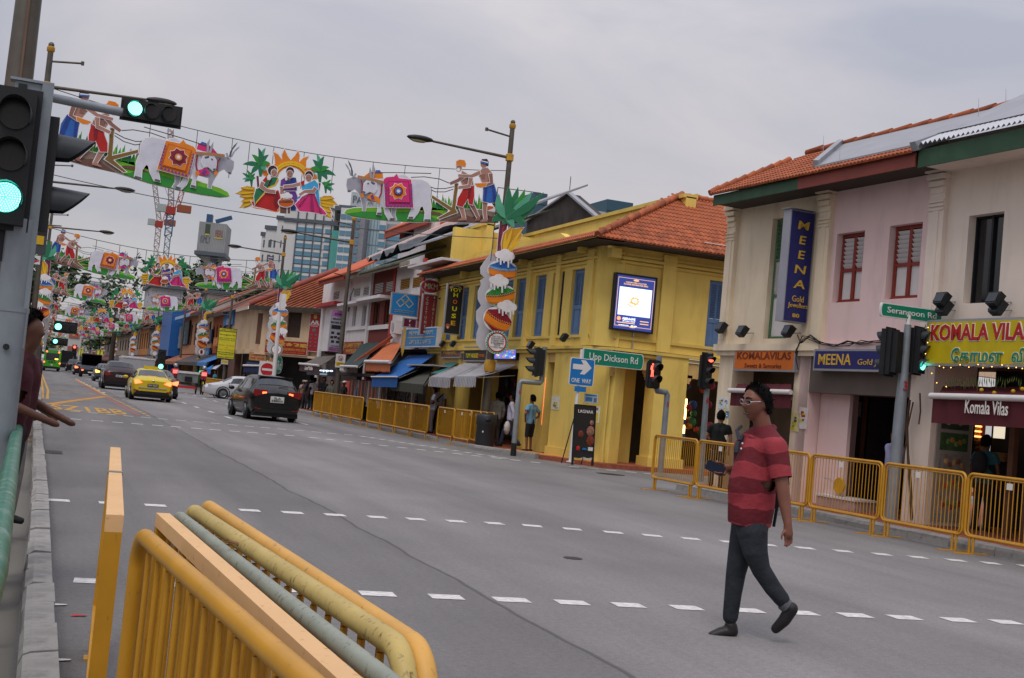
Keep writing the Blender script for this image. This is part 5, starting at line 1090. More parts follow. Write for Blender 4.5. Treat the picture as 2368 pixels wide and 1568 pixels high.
lf_.build('dry_leaves',mat('dry_cane_leaf','6d6232',.8,var=.3),cane,kind='stuff',fix=False)
gl_=MB();gt=thing('leaf_garland','drooping dried leaf garland above the Komala Vilas awning','garland',PINK.o,PINK.rz)
for k in range(34):
 x,z=pp(zE(1380+26*k,1020+12*math.sin(k)),-.3);d=rr.uniform(.08,.24);gl_.add([(x,-.3,z),(x+.02,-.31,z-d*.5),(x+rr.uniform(-.05,.05),-.3,z-d),(x-.012,-.3,z-d*.5)],[(0,1,2,3)],k%2)
gl_.build('leaves',[MATS['dry_cane_leaf'],mat('leaf_green','3f6a2a',.7)],gt,kind='stuff',fix=False)
for p in((1785,1172),(1930,1205),(2145,1186),(2250,1160)):
 x,z=pp(zE(*p),-.5);MB().ball((x,-.5,z),.035,8).build('marigold',mat('marigold','b8901a',.7),gt)
x0,x1,z0,z1=px4(PINK,zF(-75,845),zF(265,975),.1);t=thing('goods_box','pale pink box standing by the pink pier behind the barriers','box',PINK.w((x0+x1)/2,.1,.13),PINK.rz)
MB().box(-(x1-x0)/2,(x1-x0)/2,0,.5,0,z1-.13).build('carton',mat('carton_pink','9a8583',.7,var=.2,vs=6),t);MB().box(-(x1-x0)/2-.02,(x1-x0)/2+.02,-.02,.52,z1-.15,z1-.11).build('lid',M_whp,t)
x,z=pp(zF(128,770),.2);t=thing('round_tray','round yellow tray standing upright on the pale box','tray',PINK.w(x,.2,z),PINK.rz);MB().lathe([(0,-.02),(.15,-.02),(.16,0),(.15,.02),(0,.02)],n=18,T=Matrix.Rotation(rad(90),4,'X')).build('disc',mat('tray_yellow','b98a1c',.5),t)
MB().tube([(-.15,.0,-.02),(-.3,.02,.1),(-.5,.04,.1)],.012,6).build('handle',M_alu,t)
# ------ yellow corner shop
rpx_=ROW.px;YB_=bld('corner_shophouse','bright yellow corner shophouse with blue shutters and an orange tiled hip roof',ROW)
YS=Plane(14.35,30.3,0);ys=YS.px
zc_,zl_b,xL=5.74,3.3,rpx_(zB(75,1150))[0]
sh_=[(zB(928,1058),zB(962,1480)),(zB(808,1073),zB(843,1485)),(zB(699,1088),zB(733,1490)),(zB(580,1108),zB(612,1497)),(zB(500,1115),zB(520,1505)),(zB(315,1152),zB(343,1508)),(zB(232,1165),zB(252,1512)),(zB(145,1172),zB(165,1515))]
SW=rpx_(zB(1005,1048))[0]-rpx_(zB(928,1058))[0]
holes=[(rpx_(tl)[0],rpx_(tl)[0]+SW,3.6,5.52)for tl,br in sh_]
mb=MB();xC=-.45;wall(mb,xL,xC,zl_b,6.3,holes,0,.3);mb.box(xL,xC,5.95,6.3,.0,.02)
mb.prism([(xC,0),(0,.0),(.0,.35),(xC,.35)],lambda x,y,d:(x,y,zl_b+d),0,3.0)
def yl(x,Y,z=0):return Vector((30.3-Y,x-14,z))
def ybox(m_,x0,x1,Y0,Y1,z0,z1,mi=0):m_.box(30.3-Y1,30.3-Y0,x0-14,x1-14,z0,z1,mi)
mb.prism([(-.0-.0,.0),(.42,.55),(.0,.9),(-.45,.3)],lambda x,y,d:(x,y,zl_b+d),0,3.0)
yf=29.95
sx0,sx1=ys(zB(1750,1130))[0]+14.35,20.2
ybox(mb,14.5,sx0,yf,yf+.3,zl_b,6.3);ybox(mb,sx0,sx0+1.25,yf,yf+.3,zl_b,3.5);ybox(mb,sx0,sx0+1.25,yf,yf+.3,5.5,6.3);ybox(mb,sx0+1.25,24,yf,yf+.3,zl_b,6.3);ybox(mb,14.1,24,44,44.3,0,8)
mb.build('wall',M_yelw,YB_)
tr=MB()
for x in(rpx_(zB(870,1000))[0]-.12,rpx_(zB(700,1000))[0]-.3,xL+.25,-2.95*3):tr.box(x-.16,x+.16,-.1,0,zl_b,6.0)
tr.box(-.75,-.3,-.08,.0,zl_b,6.0)
for x in(15.72,19.0):ybox(tr,x,x+.42,yf-.1,yf,zl_b,6.0)
tr.build('pilaster',M_yelw,YB_)
cn=MB()
for z,o in((5.62,.06),(5.72,.12),(5.84,.05)):cn.box(xL-.05,-.3,-o,0,z,z+.07);ybox(cn,14.42,24,yf-o,yf,z,z+.07);cn.prism([(-.32,-o),(.35+o,.46),(.35,.5),(-.3,.02)],lambda x,y,d,z=z:(x,y,z+d),0,.07)
for z,o in((zl_b-.1,.16),(zl_b-.2,.1),(3.55-.02,.05)):cn.box(xL-.05,-.3,-o,0,z,z+.08);ybox(cn,14.42,24,yf-o,yf,z,z+.08);cn.prism([(-.32,-o),(.35+o,.46),(.35,.5),(-.3,.02)],lambda x,y,d,z=z:(x,y,z+d),0,.08)
cn.build('cornice',M_yelt,YB_)
co=MB()
for p in(zB(612,1008),zB(240,1095),zB(985,930)):x,z=rpx_(p,-.2);co.box(x-.1,x+.1,-.3,0,z-.12,z+.14)
x,z=ys(zB(1140,970));ybox(co,14.35+x-.15,14.35+x+.15,yf-.3,yf,z-.13,z+.13);x,z=ys(zB(1515,1000));ybox(co,14.35+x-.25,14.35+x+.25,yf-.02,yf,5.95,6.25)
co.build('corbel',M_yelt,YB_)
def blue_shutter(x0,x1,z0,z1,y,par,fn=None,leaves=1):
 f=MB();
 for k in range(leaves):
  a,b=x0+(x1-x0)*k/leaves,x0+(x1-x0)*(k+1)/leaves;zm=z0+(z1-z0)*.43
  frame(f,a+.01,b-.01,z0,z1,y,y+.05,.1);f.box(a+.1,b-.1,y+.005,y+.05,zm-.06,zm+.06);f.box(a+.1,b-.1,y+.025,y+.05,z0+.1,zm-.06);f.box((a+b)/2-.03,(a+b)/2+.03,y+.012,y+.05,z0+.1,z1-.1)
 o=f.build('shutter',M_blue,par)
 for k in range(leaves):
  a,b=x0+(x1-x0)*k/leaves,x0+(x1-x0)*(k+1)/leaves;zm=z0+(z1-z0)*.43;louvres(o,a+.1,b-.1,zm+.07,z1-.1,y+.03,14,M_blue,joined=True)
 return o
for(a,b,c,d)in holes:blue_shutter(a,b,c,d,.1,YB_)
ssub=thing('side_shutters','pair of blue louvred shutters on the yellow side street face','shutters',(sx0,yf+.08,0));blue_shutter(0,1.25,3.5,5.5,0,ssub,leaves=2)
ssub.parent=YB_;ssub.matrix_parent_inverse=Matrix();ssub.location=yl(sx0,yf+.08);ssub.rotation_euler=(0,0,rad(90));del ssub['category'];del ssub['label']
for c in list(ssub.children):
 for g in list(c.children):pass
EZ=6.05;SLY=.577;ca_,sa_=math.cos(math.atan(SLY)),math.sin(math.atan(SLY))
ex0,eY=13.3,29.15
ef=MB();ef.box(xL-.2,30.3-eY,-.7,.1,EZ+.02,EZ+.06);ybox(ef,ex0,24,eY,yf+.1,EZ+.021,EZ+.061);ef.build('soffit',M_soffit,YB_)
fr_=lambda u,v:yl(ex0+u,eY+v*ca_,EZ+.07+v*sa_)
rt=4.35
tiles(YB_,M_tile,fr_,58,15,.125,.3,lambda u,v:v<min(rt,u*1.02/ca_*.86)and u<7.2,300,.042)
dk=MB();dk.add([fr_(0,0)-Vector((0,0,.02)),fr_(10,0)-Vector((0,0,.02)),fr_(10,rt),fr_(4.4,rt)],[(0,1,2,3)]);dk.build('roof_deck',M_tileold,YB_,fix=False)
hp0,hp1=yl(ex0,eY,EZ+.1),fr_(4.45,rt)+Vector((0,0,.05))
for k in range(16):
 a,b=hp0.lerp(hp1,k/16),hp0.lerp(hp1,(k+1)/16);MB().tube([a+Vector((0,0,.03)),b+Vector((0,0,.07))],.095,8).build('ridge_tile',M_tile,YB_)
for k in range(9):
 a,b=hp1+Vector((0,.3*k,0)),hp1+Vector((0,.3*k+.3,0));MB().tube([a,b+Vector((0,0,.03))],.09,8).build('ridge_tile',M_tile,YB_)
fr2=lambda u,v:Vector((xL-.25+u,-.75+v*ca_,EZ+.07+v*sa_))
tiles(YB_,M_tile,fr2,int((.75-xL+.7)/.14),8,.14,.3,lambda u,v:v<min(.5,(30.3-eY-xL+.25-u)*1.1),0,.045)
d2_=MB();d2_.add([fr2(0,0)-Vector((0,0,.02)),fr2(30.3-eY-xL+.25,0)-Vector((0,0,.02)),fr2(30.3-eY-xL-.6,.8),fr2(0,.8)],[(0,1,2,3)]);d2_.build('roof_deck',M_tileold,YB_,fix=False)
MB().tube([fr_(3.5,.55)+Vector((0,0,.08)),fr_(5.5,.5)+Vector((0,0,.1)),fr_(7,.55)+Vector((0,0,.08))],.012,5).build('earth_wire',M_whp,YB_)
pw_=MB();GX=17.5-14
def gpx(p,X):q=PX(p,X);return(30.3-q.y,q.z)
gab=[gpx(zB(600,870),17.5),gpx(zB(1150,730),17.5),gpx(zB(1640,604),17.5)]
pw_.prism([(gab[0][0],4.0)]+gab+[(gab[-1][0],4.0)],lambda x,z,d:(x,GX+d,z),0,.35)
top=[gpx(zO(1235,772),15.2),gpx(zO(2088,505),15.2)];pw_.prism([(top[0][0],6.0),top[0],top[1],(top[1][0]+.0,6.0)],lambda x,z,d:(x,1.2+d,z),0,.3)
st=[gpx(zB(0,1010),14.9),gpx(zB(140,985),14.9),gpx(zB(310,940),14.9),gpx(zB(600,868),14.9)]
pw_.prism([(xL-.3,6.2),(xL-.3,6.75),(st[2][0],6.8),(st[2][0],7.05),(st[3][0]+3.5,7.05),(st[3][0]+5.5,6.3),(st[3][0]+5.5,6.2)],lambda x,z,d:(x,.9+d,z),0,.25)
pk=[PY(zB(1560,628),33.4),PY(zB(1705,588),33.4),PY(zB(1876,655),33.4)];pw_.prism([(pk[0].x,6),*[(p.x,p.z)for p in pk],(pk[2].x+2,pk[2].z-.5),(pk[2].x+2,6)],lambda x,z,d:(30.3-33.4-d,x-14,z),0,.3)
pw_.build('parapet',M_yelw,YB_)
cp=MB();cp.box(gab[0][0]-.1,gab[2][0],GX-.08,GX+.4,gab[1][1]-.02,gab[1][1]+.1);cp.box(top[0][0]-.08,top[1][0],1.12,1.55,top[0][1]-.02,top[0][1]+.1);cp.box(gab[0][0],gab[2][0]-.8,GX-.06,GX,gab[1][1]-.5,gab[1][1]-.42);cp.build('coping',M_yelt,YB_)
gf=MB()
for a,b in((zP(610,800),zP(700,800)),(zP(905,700),zP(1020,1250))):pass
g1=rpx_(zP(605,700))[0];g2=rpx_(zP(900,1100))[0];g3=rpx_(zP(1010,1000))[0]
gf.box(g1,g2,0,.35,.1,zl_b-.1);gf.box(g3,-.2,-.06,.5,.1,zl_b-.1)
gf.prism([(-.35,.0),(.42,.55),(.1,1.0),(-.4,.5)],lambda x,y,d:(x,y,.1+d),0,zl_b-.2)
e0,e1=ys(zQ(350,1200))[0]+14.35,ys(zQ(415,300))[0]+14.35
ybox(gf,14.42,e0,yf-.02,yf+.45,.1,zl_b-.1);p0,p1=15.75,16.75
ybox(gf,p0,p1,yf-.12,yf+.45,.1,zl_b-.1);ybox(gf,p0-.06,p1+.06,yf-.2,yf+.5,.1,.38);ybox(gf,14.4,e0+.03,yf-.1,yf+.5,.1,.38);gf.box(g3-.05,-.15,-.12,.5,.1,.36);ybox(gf,20,21,yf-.1,yf+.4,.1,zl_b)
for x in(xL+.2,-11.3,-8.4):gf.box(x-.2,x+.2,-.02,.4,.1,zl_b-.1)
ybox(gf,15.15,15.75,31.0,31.3,.1,zl_b-.1)
gf.build('pier',M_yelw,YB_)
lt_=MB();ybox(lt_,p1,20,yf-.05,yf+.3,2.66,3.06);ybox(lt_,e0,p0,yf-.02,yf+.3,2.75,3.1);lt_.box(g2,g3,.02,.3,2.82,3.12);lt_.box(xL,g1,.02,.3,2.6,3.1);lt_.build('lintel',M_ocre,YB_)
br_=MB()
for X in(e0+.02,p0-.02,p1+.02):
 for k in range(3):ybox(br_,X-(.1 if X==p0-.02 else-.02)-.04*k*(1 if X==p0-.02 else 0),X+.1+.04*k*(0 if X==p0-.02 else 1),yf-.05,yf+.3,2.5+.08*k,2.58+.08*k)
br_.build('bracket',M_ocre,YB_)
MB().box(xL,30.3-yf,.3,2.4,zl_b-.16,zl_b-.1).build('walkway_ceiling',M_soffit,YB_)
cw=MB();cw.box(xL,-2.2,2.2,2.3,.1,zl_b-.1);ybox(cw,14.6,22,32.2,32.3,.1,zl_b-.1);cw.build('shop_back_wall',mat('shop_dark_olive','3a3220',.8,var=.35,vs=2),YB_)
MB().box(g2-.02,g3+.02,.5,.55,.1,zl_b-.3).build('doorway_dark',M_dark,YB_)
x,z0=rpx_(zP(930,1100));x1,z1=rpx_(zP(975,540));ld=MB()
for k in range(46):ld.ball((x1-.18,-.02,.95+k*.031),.008,5)
ld.build('red_led_strip',glow('led_red',(1,.16,.05),3),YB_,kind='stuff')
jw=thing('display_window','lit jewellery display window seen through the yellow corner arch','shop window',(14.9,31.05,.1))
j0,j1=PY(zQ(400,480),31.1),PY(zQ(560,1280),31.1)
def jl(p,Y=31.1):q=PY(p,Y);return q.x-14.9,q.z-.1
def jbox(tl,br,y0,y1,m,nm):
 a,b=jl(tl),jl(br);return MB().box(a[0],b[0],y0,y1,b[1],a[1]).build(nm,m,jw)
jbox(zQ(370,480),zQ(560,1000),.1,.14,mat('case_dark','2a261c',.5,var=.5,vs=9),'case_back');jbox(zQ(455,565),zQ(550,650),.02,.04,mat('case_gold','b09a5a',.4,var=.6,vs=25),'gold_display');jbox(zQ(395,945),zQ(498,1005),0,.05,mat('case_mint','8fb0a0',.4,var=.2),'counter')
for tl,br,m in((zQ(414,655),zQ(428,840),M_tube),(zQ(437,480),zQ(444,640),M_tube),(zQ(487,600),zQ(492,920),M_cool),(zQ(400,957),zQ(485,966),M_cool)):jbox(tl,br,-.02,0,m,'light_tube')
jbox(zQ(350,1030),zQ(475,1155),-.01,.04,M_navy,'name_board');a,b=jl(zQ(350,1030)),jl(zQ(475,1155))
letters('IRAAN',jw,(a[0]+b[0])/2,-.02,a[1]-.13,.16,M_gold,.5);letters('WELLER',jw,(a[0]+b[0])/2,-.02,b[1]+.15,.16,M_gold,.55)
jbox(zQ(350,1160),zQ(470,1210),-.01,.04,M_sblue,'blue_strip');jbox(zQ(350,1210),zQ(470,1285),0,.04,mat('olive_base','4a5a32',.7),'base');jbox(zQ(405,1215),zQ(458,1265),-.02,0,mat('khaki_sign','b0a86a',.6),'note')
rr=random.Random(9);gd=MB();a,b=jl(zQ(395,500)),jl(zQ(550,930))
for k in range(60):gd.ball((rr.uniform(a[0],b[0]),.06,rr.uniform(b[1],a[1])),(.02,.02,.035),5,k%3)
gd.build('jewellery',[MATS['case_gold'],mat('case_orange','b5651c',.4),mat('case_pale','c9c4a8',.4)],jw,kind='stuff')
j2=thing('display_window','lit display window under the dark jewellers board beside signal post 4','shop window',(16.9,31.2,.1))
def kbox(tl,br,y0,y1,m,nm):a,b=PY(tl,31.2),PY(br,31.2);return MB().box(a.x-16.9,b.x-16.9,y0,y1,b.z-.1,a.z-.1).build(nm,m,j2)
kbox(zQ(1105,600),zQ(1285,1010),.1,.14,mat('case_lit','8a7440',.5,var=.5,vs=10),'case_back');kbox(zQ(1240,640),zQ(1279,1008),.0,.03,mat('case_glow','b08a4a',.5,var=.2),'side_panel')
for tl,br,m in((zQ(1262,640),zQ(1272,1006),M_tube),(zQ(1110,628),zQ(1192,634),M_tube),(zQ(1186,632),zQ(1192,730),M_tube)):kbox(tl,br,-.02,0,m,'light_tube')
gd=MB();a,b=PY(zQ(1110,690),31.2),PY(zQ(1260,790),31.2)
for k in range(40):gd.ball((rr.uniform(a.x,b.x)-16.9,.04,rr.uniform(b.z,a.z)-.1),(.03,.02,.05),5,k%2)
gd.build('jewellery',[MATS['case_pale'],MATS['case_gold']],j2,kind='stuff');kbox(zQ(1090,810),zQ(1185,1010),-.1,.05,M_black,'dark_cabinet');kbox(zQ(1180,1010),zQ(1260,1090),-.1,.05,M_sblue,'blue_box')
t,W_,H_=board('shop_sign','dark jewellers board with dull gold letters under the yellow lintel','sign',zQ(1055,415),zQ(1305,585),30.9,mat('dark_board','1f1f26',.5),None)
letters('ABIRAAME',t,0,-.006,H_*.22,H_*.3,M_gold,W_*.92);letters('JEWELLERS',t,0,-.006,-H_*.18,H_*.28,M_gold,W_*.95)
toy=thing('hanging_toys','colourful balls and toys hanging in the dark shop beside signal post 4','toys',(17.5,31.0,0));cols=['a83a20','2a4f8a','b8761c','7a1f2a','2a6a3a','a02a4a']
for k in range(18):
 q=PY((1600+rr.uniform(-30,60),930+rr.uniform(-50,70)),31.0);MB().ball((q.x-17.5,0,q.z),rr.uniform(.09,.17),8).build('toy',flat(cols[k%6]),toy)
X0,X1=PY(zB(1182,1083),yf).x,PY(zB(1440,1120),yf).x;Zt,Zb=PY(zB(1182,1083),yf).z,PY(zB(1150,1440),yf).z
ad=thing('led_screen','black framed LED advertising screen with a gold ornament on white, on the yellow wall','screen',((X0+X1)/2,yf-.16,(Zt+Zb)/2));W_,H_=X1-X0,Zt-Zb
MB().box(-W_/2,W_/2,0,.15,-H_/2,H_/2).build('frame',M_black,ad);frame(MB(),-W_/2,W_/2,-H_/2,H_/2,-.03,.0,.05).build('bezel',M_black,ad)
e_=lambda n,c,s:glow('led_'+n,c,s)
plate('screen',ad,-W_/2+.05,W_/2-.05,-H_/2+.05,H_/2-.05,-.004,e_('navy',(.03,.05,.24),.8))
sc_=lambda n,x0,x1,z0,z1,y,m:plate(n,ad,x0*W_,x1*W_,z0*H_,z1*H_,y,m,t_=.003)
wh=sc_('white_field',-.38,.4,-.225,.265,-.010,e_('white',(.78,.88,1),1.0))
ln=MB()
for k in range(22):ln.box(-.38*W_,.4*W_,-.0125,-.0115,(-.22+.022*k)*H_,(-.2145+.022*k)*H_)
ln.build('scan_lines',e_('paleblue',(.5,.68,.95),.75),ad,kind='stuff')
og=e_('gold',(.9,.55,.25),.75);orn=MB()
for k in range(9):a=k*.7;orn.ball(((-.0+.085*math.cos(a))*W_,-.016,(.04+.055*math.sin(a))*H_),(.035*W_,.004,.02*H_),6,k%2)
orn.build('ornament',[og,e_('red',(.8,.15,.05),.8)],ad)
rg=MB();rg.tube([((-.02+.12*math.cos(a))*W_,-.016,(-.035+.035*math.sin(a))*H_)for a in(2*math.pi*k/18 for k in range(18))],.008*W_,5,closed=True);rg.tube([((-.06+.1*math.cos(a))*W_,-.017,(-.02+.03*math.sin(a))*H_)for a in(2*math.pi*k/18 for k in range(18))],.008*W_,5,closed=True);rg.build('ring',MATS['led_red'],ad)
fm=MB();frame(fm,-.43*W_,.45*W_,-.42*H_,.43*H_,-.008,-.006,.012);fm.ball((0,-.008,.4*H_),(.07*W_,.004,.02*H_),8);fm.ball((0,-.008,-.42*H_),(.08*W_,.004,.015*H_),8);fm.build('gold_border',og,ad)
for s_,x,z,h,w_,m in(('A NAVARATHNA COLLECTION',0,.355,.022,.5,og),('FLOWER NAVARATNA RING',0,.32,.028,.58,og),('ABIRAAME',-.1,-.285,.045,.32,e_('w2',(.9,.95,1),1.0)),('JEWELLERS',-.1,-.33,.022,.3,MATS['led_w2']),('9402 3000',.03,-.4,.02,.14,MATS['led_w2']),('www.abiraame.com.sg',-.22,-.4,.018,.24,MATS['led_w2'])):letters(s_,ad,x*W_,-.012,z*H_,h*H_,m,w_*W_)
sc_('gold_bar',-.38,.05,-.365,-.35,-.01,MATS['led_gold']);eb=MB().ball((-.34*W_,-.012,-.29*H_),(.045*W_,.004,.035*H_),8);eb.build('emblem',MATS['led_red'],ad)
for k in range(2):sc_('price_tag',.17,.38,-.31-.045*k,-.295-.045*k,-.01,og)
MB().tube([(.1*W_,.13,-H_/2),(.09*W_,.13,-H_/2-.55),(.35*W_,.13,-H_/2-.6),(.34*W_,.13,-H_/2-.9)],.02,6).build('conduit',M_alu,ad)
poster(ROW,zP(1022,665),zP(1100,830),-.065,'c8c5b4','8aa03a',YB_)
for tl,br,a,b in((zQ(228,585),zQ(362,692),'9fb4c4','3a6f9c'),(zQ(190,705),zQ(378,890),'c9c8b0','8a5a7a')):
 q0_,q1_=PY(tl,yf-.1),PY(br,yf-.1);t=thing('poster','blue headed notice pasted on the yellow corner pier' if a=='9fb4c4' else 'colourful posters pasted beside the black menu board','poster',((q0_.x+q1_.x)/2,yf-.12,(q0_.z+q1_.z)/2));w_,h_=q1_.x-q0_.x,q0_.z-q1_.z
 MB().box(-w_/2,w_/2,0,.006,-h_/2,h_/2).build('sheet',flat(a),t);m_=MB();m_.box(-w_*.4,w_*.4,-.002,0,h_*.25,h_*.42);m_.box(-w_*.4,w_*.1,-.002,0,-h_*.35,h_*.12);m_.box(w_*.2,w_*.42,-.003,0,-h_*.4,h_*.1,1);m_.build('print',[flat(b),flat('c9b030' if b!='3a6f9c' else '5a6a7a')],t)
a,b=G(zQ(128,1335),.1),G(zQ(285,1340),.1);c=(a+b)/2;t=thing('menu_board','tall black LAGNAA menu stand leaning in front of the yellow corner','menu board',c,math.atan2(b.y-a.y,b.x-a.x)*.5);hgt=PY(zQ(200,710),c.y).z-.1;w_=(b-a).length
T=Matrix.Rotation(-.06,4,'X');MB().box(-w_/2,w_/2,-.02,.02,.18,hgt,T=T).build('panel',M_sblk,t);f_=MB();f_.box(-w_/2-.02,-w_/2+.015,-.03,.03,0,hgt+.01,T=T);f_.box(w_/2-.015,w_/2+.02,-.03,.03,0,hgt+.01,T=T);f_.box(-w_/2,w_/2,-.028,.03,hgt-.0,hgt+.02,T=T);f_.bar((-w_/2,.45,0),(-w_/2,.05,hgt*.9),.02).bar((w_/2,.45,0),(w_/2,.05,hgt*.9),.02);f_.build('stand',M_black,t)
lw=MATS['letter_white']
letters('LAGNAA',t,-.0,-.03+hgt*.055,hgt*.9,hgt*.055,lw,w_*.76,rot=T);letters('at Thirumathi',t,.1*w_,-.025-.03,hgt*.12,hgt*.04,lw,w_*.55,rot=T)
dm=MB()
for x,z,r,mi in((-.2,.52,.14,0),(.28,.58,.2,1),(.3,.42,.2,0),(.33,.72,.1,1)):dm.ball((x*w_,-.03+z*hgt*.06,z*hgt),(r*w_,.01,r*w_),10,mi)
dm.build('dish_photo',[mat('dish_red','7a3420',.5,var=.5,vs=20),mat('dish_rose','9a6a58',.5,var=.5,vs=25)],t);lg_=MB();lg_.ball((-.3*w_,-.03+.28*hgt*.06,.28*hgt),(.1*w_,.008,.1*w_),10,0);lg_.box(-.1*w_,.1*w_,-.03,-.005,.26*hgt,.29*hgt,1);lg_.box(.2*w_,.42*w_,-.03,-.005,.25*hgt,.31*hgt,2);lg_.build('logo',[M_sred,M_sblue,lw],t)
xb=rpx_(zB(170,1300))[0];TB=Plane(*ROW.w(xb,0,0).xy,0);
def blade(name,label,P,tl,br,face,edge,dep=.15,bl=None,tr_=None):
 a,b=P.px(tl),P.px(br);x0,x1,z0,z1=min(a[0],b[0]),max(a[0],b[0]),min(a[1],b[1]),max(a[1],b[1])
 t=thing(name,label,'sign',P.w((x0+x1)/2,0,(z0+z1)/2),P.rz);plate('panel',t,-(x1-x0)/2,(x1-x0)/2,-(z1-z0)/2,(z1-z0)/2,0,face,edge,dep,.04);return t,x1-x0,z1-z0
TB=Plane(13.0,PX(z3(575,900),13.9).y,0);M_toyy=mat('toy_yellow','d0c01c',.5)
t,W_,H_=blade('blade_sign','black TOY HOUSE blade sign with rainbow and yellow letters',TB,z3(358,520),z3(545,1345),M_sblk,M_alu)
for c,z,h,m in(('H',.285,.085,M_toyy),('O',.15,.085,mat('toy_orange','c8641c',.5)),('U',.01,.09,M_toyy),('S',-.13,.09,M_toyy),('E',-.27,.09,mat('toy_gold','c99a1c',.5))):letters(c,t,.02,-.01,z*H_,h*H_,m,W_*.27,bold=.025)
letters('TOY',t,0,-.01,.385*H_,.08*H_,M_toyy,W_*.74,bold=.03)
for k,c in enumerate(('b23a2a','c9a52a','3f8f4a','3a6fae')):
 r=W_*(.38-.035*k);MB().tube([(r*math.cos(a),-.012,.4*H_+r*.55*math.sin(a))for a in(math.pi*j/10 for j in range(11))],W_*.02,5).build('rainbow_band',flat(c),t)
m_=MB().ball((-.26*W_,-.01,-.34*H_),(.14*W_,.012,.05*H_),8);m_.ball((-.26*W_,-.02,-.37*H_),(.06*W_,.01,.025*H_),8,1);m_.build('toy_face',[flat('9a4a3a'),flat('c9b0a0')],t)
for z in(.33,-.28):MB().tube([(W_/2,.08,z*H_),(W_/2+.5,.08,z*H_)],.02,6).build('bracket',M_alu,t)
sign('shop_sign','black TOY HOUSE ENTERPRISE board above the striped awning',ROW,zP(22,105),zP(265,275),-.1,.08,M_sblk,M_alu,(('TOY HOUSE',-.12,-.12,.3,.55,M_toyy,.01),('ENTERPRISE',.25,-.12,.2,.36,MATS['toy_orange'])))
t,W_,H_=sign('tv_screen','small bright television screen showing colourful toys under the yellow ledge',ROW,zP(368,112),zP(605,258),-.1,.1,e_('tvblue',(.1,.15,.6),.8),M_black)
px_=MB();rr=random.Random(4)
for k in range(40):x,z=rr.uniform(-.44,.4)*W_,rr.uniform(-.44,.35)*H_;px_.box(x,x+W_*.08,-.008-.0002*k,-.006-.0002*k,z,z+H_*.1,k%5)
px_.build('picture',[e_('t%d'%k,c,.7)for k,c in enumerate(((.6,.1,.5),(.05,.5,.15),(.85,.85,.9),(.8,.25,.05),(.1,.5,.7)))],t,kind='stuff')
sign('shop_sign','weathered grey red board left of the toy shop board',ROW,z3(255,1560),zC(245,580),-.12,.1,mat('faded_red_board','6e4a44',.7,var=.3,vs=8),M_alu,(('MAHAL',0,.1,.4,.7,M_gold),))
for p,lab in((z3(262,1475),'left black floodlight over the faded grey red board'),(z3(430,1475),'right black floodlight over the faded grey red board'),(zC(965,437),'black floodlight below the rightmost blue shutter'),(zP(770,88),'black floodlight above signal post 6')):floodlight(ROW,p,lab,.35)
for k,(fl_,fr__,bl_,br__,lab)in enumerate(((zU(1648,340),zU(1900,356),zU(2090,165),zU(2300,172),''),(zU(1968,336),zU(2225,338),zU(2340,170),zP(612,312),''))):
 m_=mat('grey_stripe_canvas','9c9aa0',.8,var=.1)
 aw=awning(YB_,ROW,bl_,br__,fl_,fr__,1.7,m_,.34,None,None,fringe=True)
 st_=MB();v=aw.data.vertices;a0,a1,b0,b1=v[0].co,v[16].co,v[85].co,v[101].co
 for j in range(0,26,2):
  u0,u1=j/26,(j+.9)/26;st_.add([a0.lerp(a1,u0)+Vector((0,-.03,-.0)),a0.lerp(a1,u1)+Vector((0,-.03,0)),a0.lerp(a1,u1)+Vector((0,-.05,-.33)),a0.lerp(a1,u0)+Vector((0,-.05,-.33))],[(0,1,2,3)]);st_.add([a0.lerp(a1,u0)+Vector((0,0,.012)),a0.lerp(a1,u1)+Vector((0,0,.012)),b0.lerp(b1,u1)+Vector((0,0,.012)),b0.lerp(b1,u0)+Vector((0,0,.012))],[(0,1,2,3)])
 st_.build('stripes',mat('white_stripe','b9b7b9',.8),aw,kind='stuff',fix=False)
gds=thing('toy_stall','dim toy shop front crammed with hanging goods behind the grey lamp post','shop stall',ROW.o,ROW.rz);rr=random.Random(11)
for k in range(46):
 x=rr.uniform(-9.2,g1-.3);MB().ball((x,rr.uniform(.9,1.9),rr.uniform(.3,2.4)),(rr.uniform(.08,.2),.1,rr.uniform(.1,.25)),7).build('hanging_goods',flat(('5a2a24','2f4a2a','6a4a1c','5a5450','24365a','6e2f3a')[k%6]),gds)
gq=[PX(zB(640,770),24),PX(zB(905,590),24),PX(zB(1085,745),24)]
g=thing('gable_wall','soot dark gable wall rising behind the yellow parapet','wall',(24,0,0));g.location=(24,gq[1].y,0)
MB().prism([(gq[0].y-gq[1].y,6),(gq[0].y-gq[1].y,gq[0].z),(0,gq[1].z),(gq[2].y-gq[1].y,gq[2].z),(gq[2].y-gq[1].y,6)],lambda y,z,d:(d,y,z),0,.6).build('wall',mat('soot_wall','3d3733',.9,var=.35,vs=1.2,bump=.2),g)
MB().bar((0,0,gq[1].z+.05),(0,gq[0].y-gq[1].y,gq[0].z+.05),.3,.1).bar((0,0,gq[1].z+.05),(0,gq[2].y-gq[1].y,gq[2].z+.05),.3,.1).build('coping',M_zinc,g)
MB().cyl((0,0,gq[1].z),(0,0,gq[1].z+.9),.02,n=5).build('rod',M_black,g)
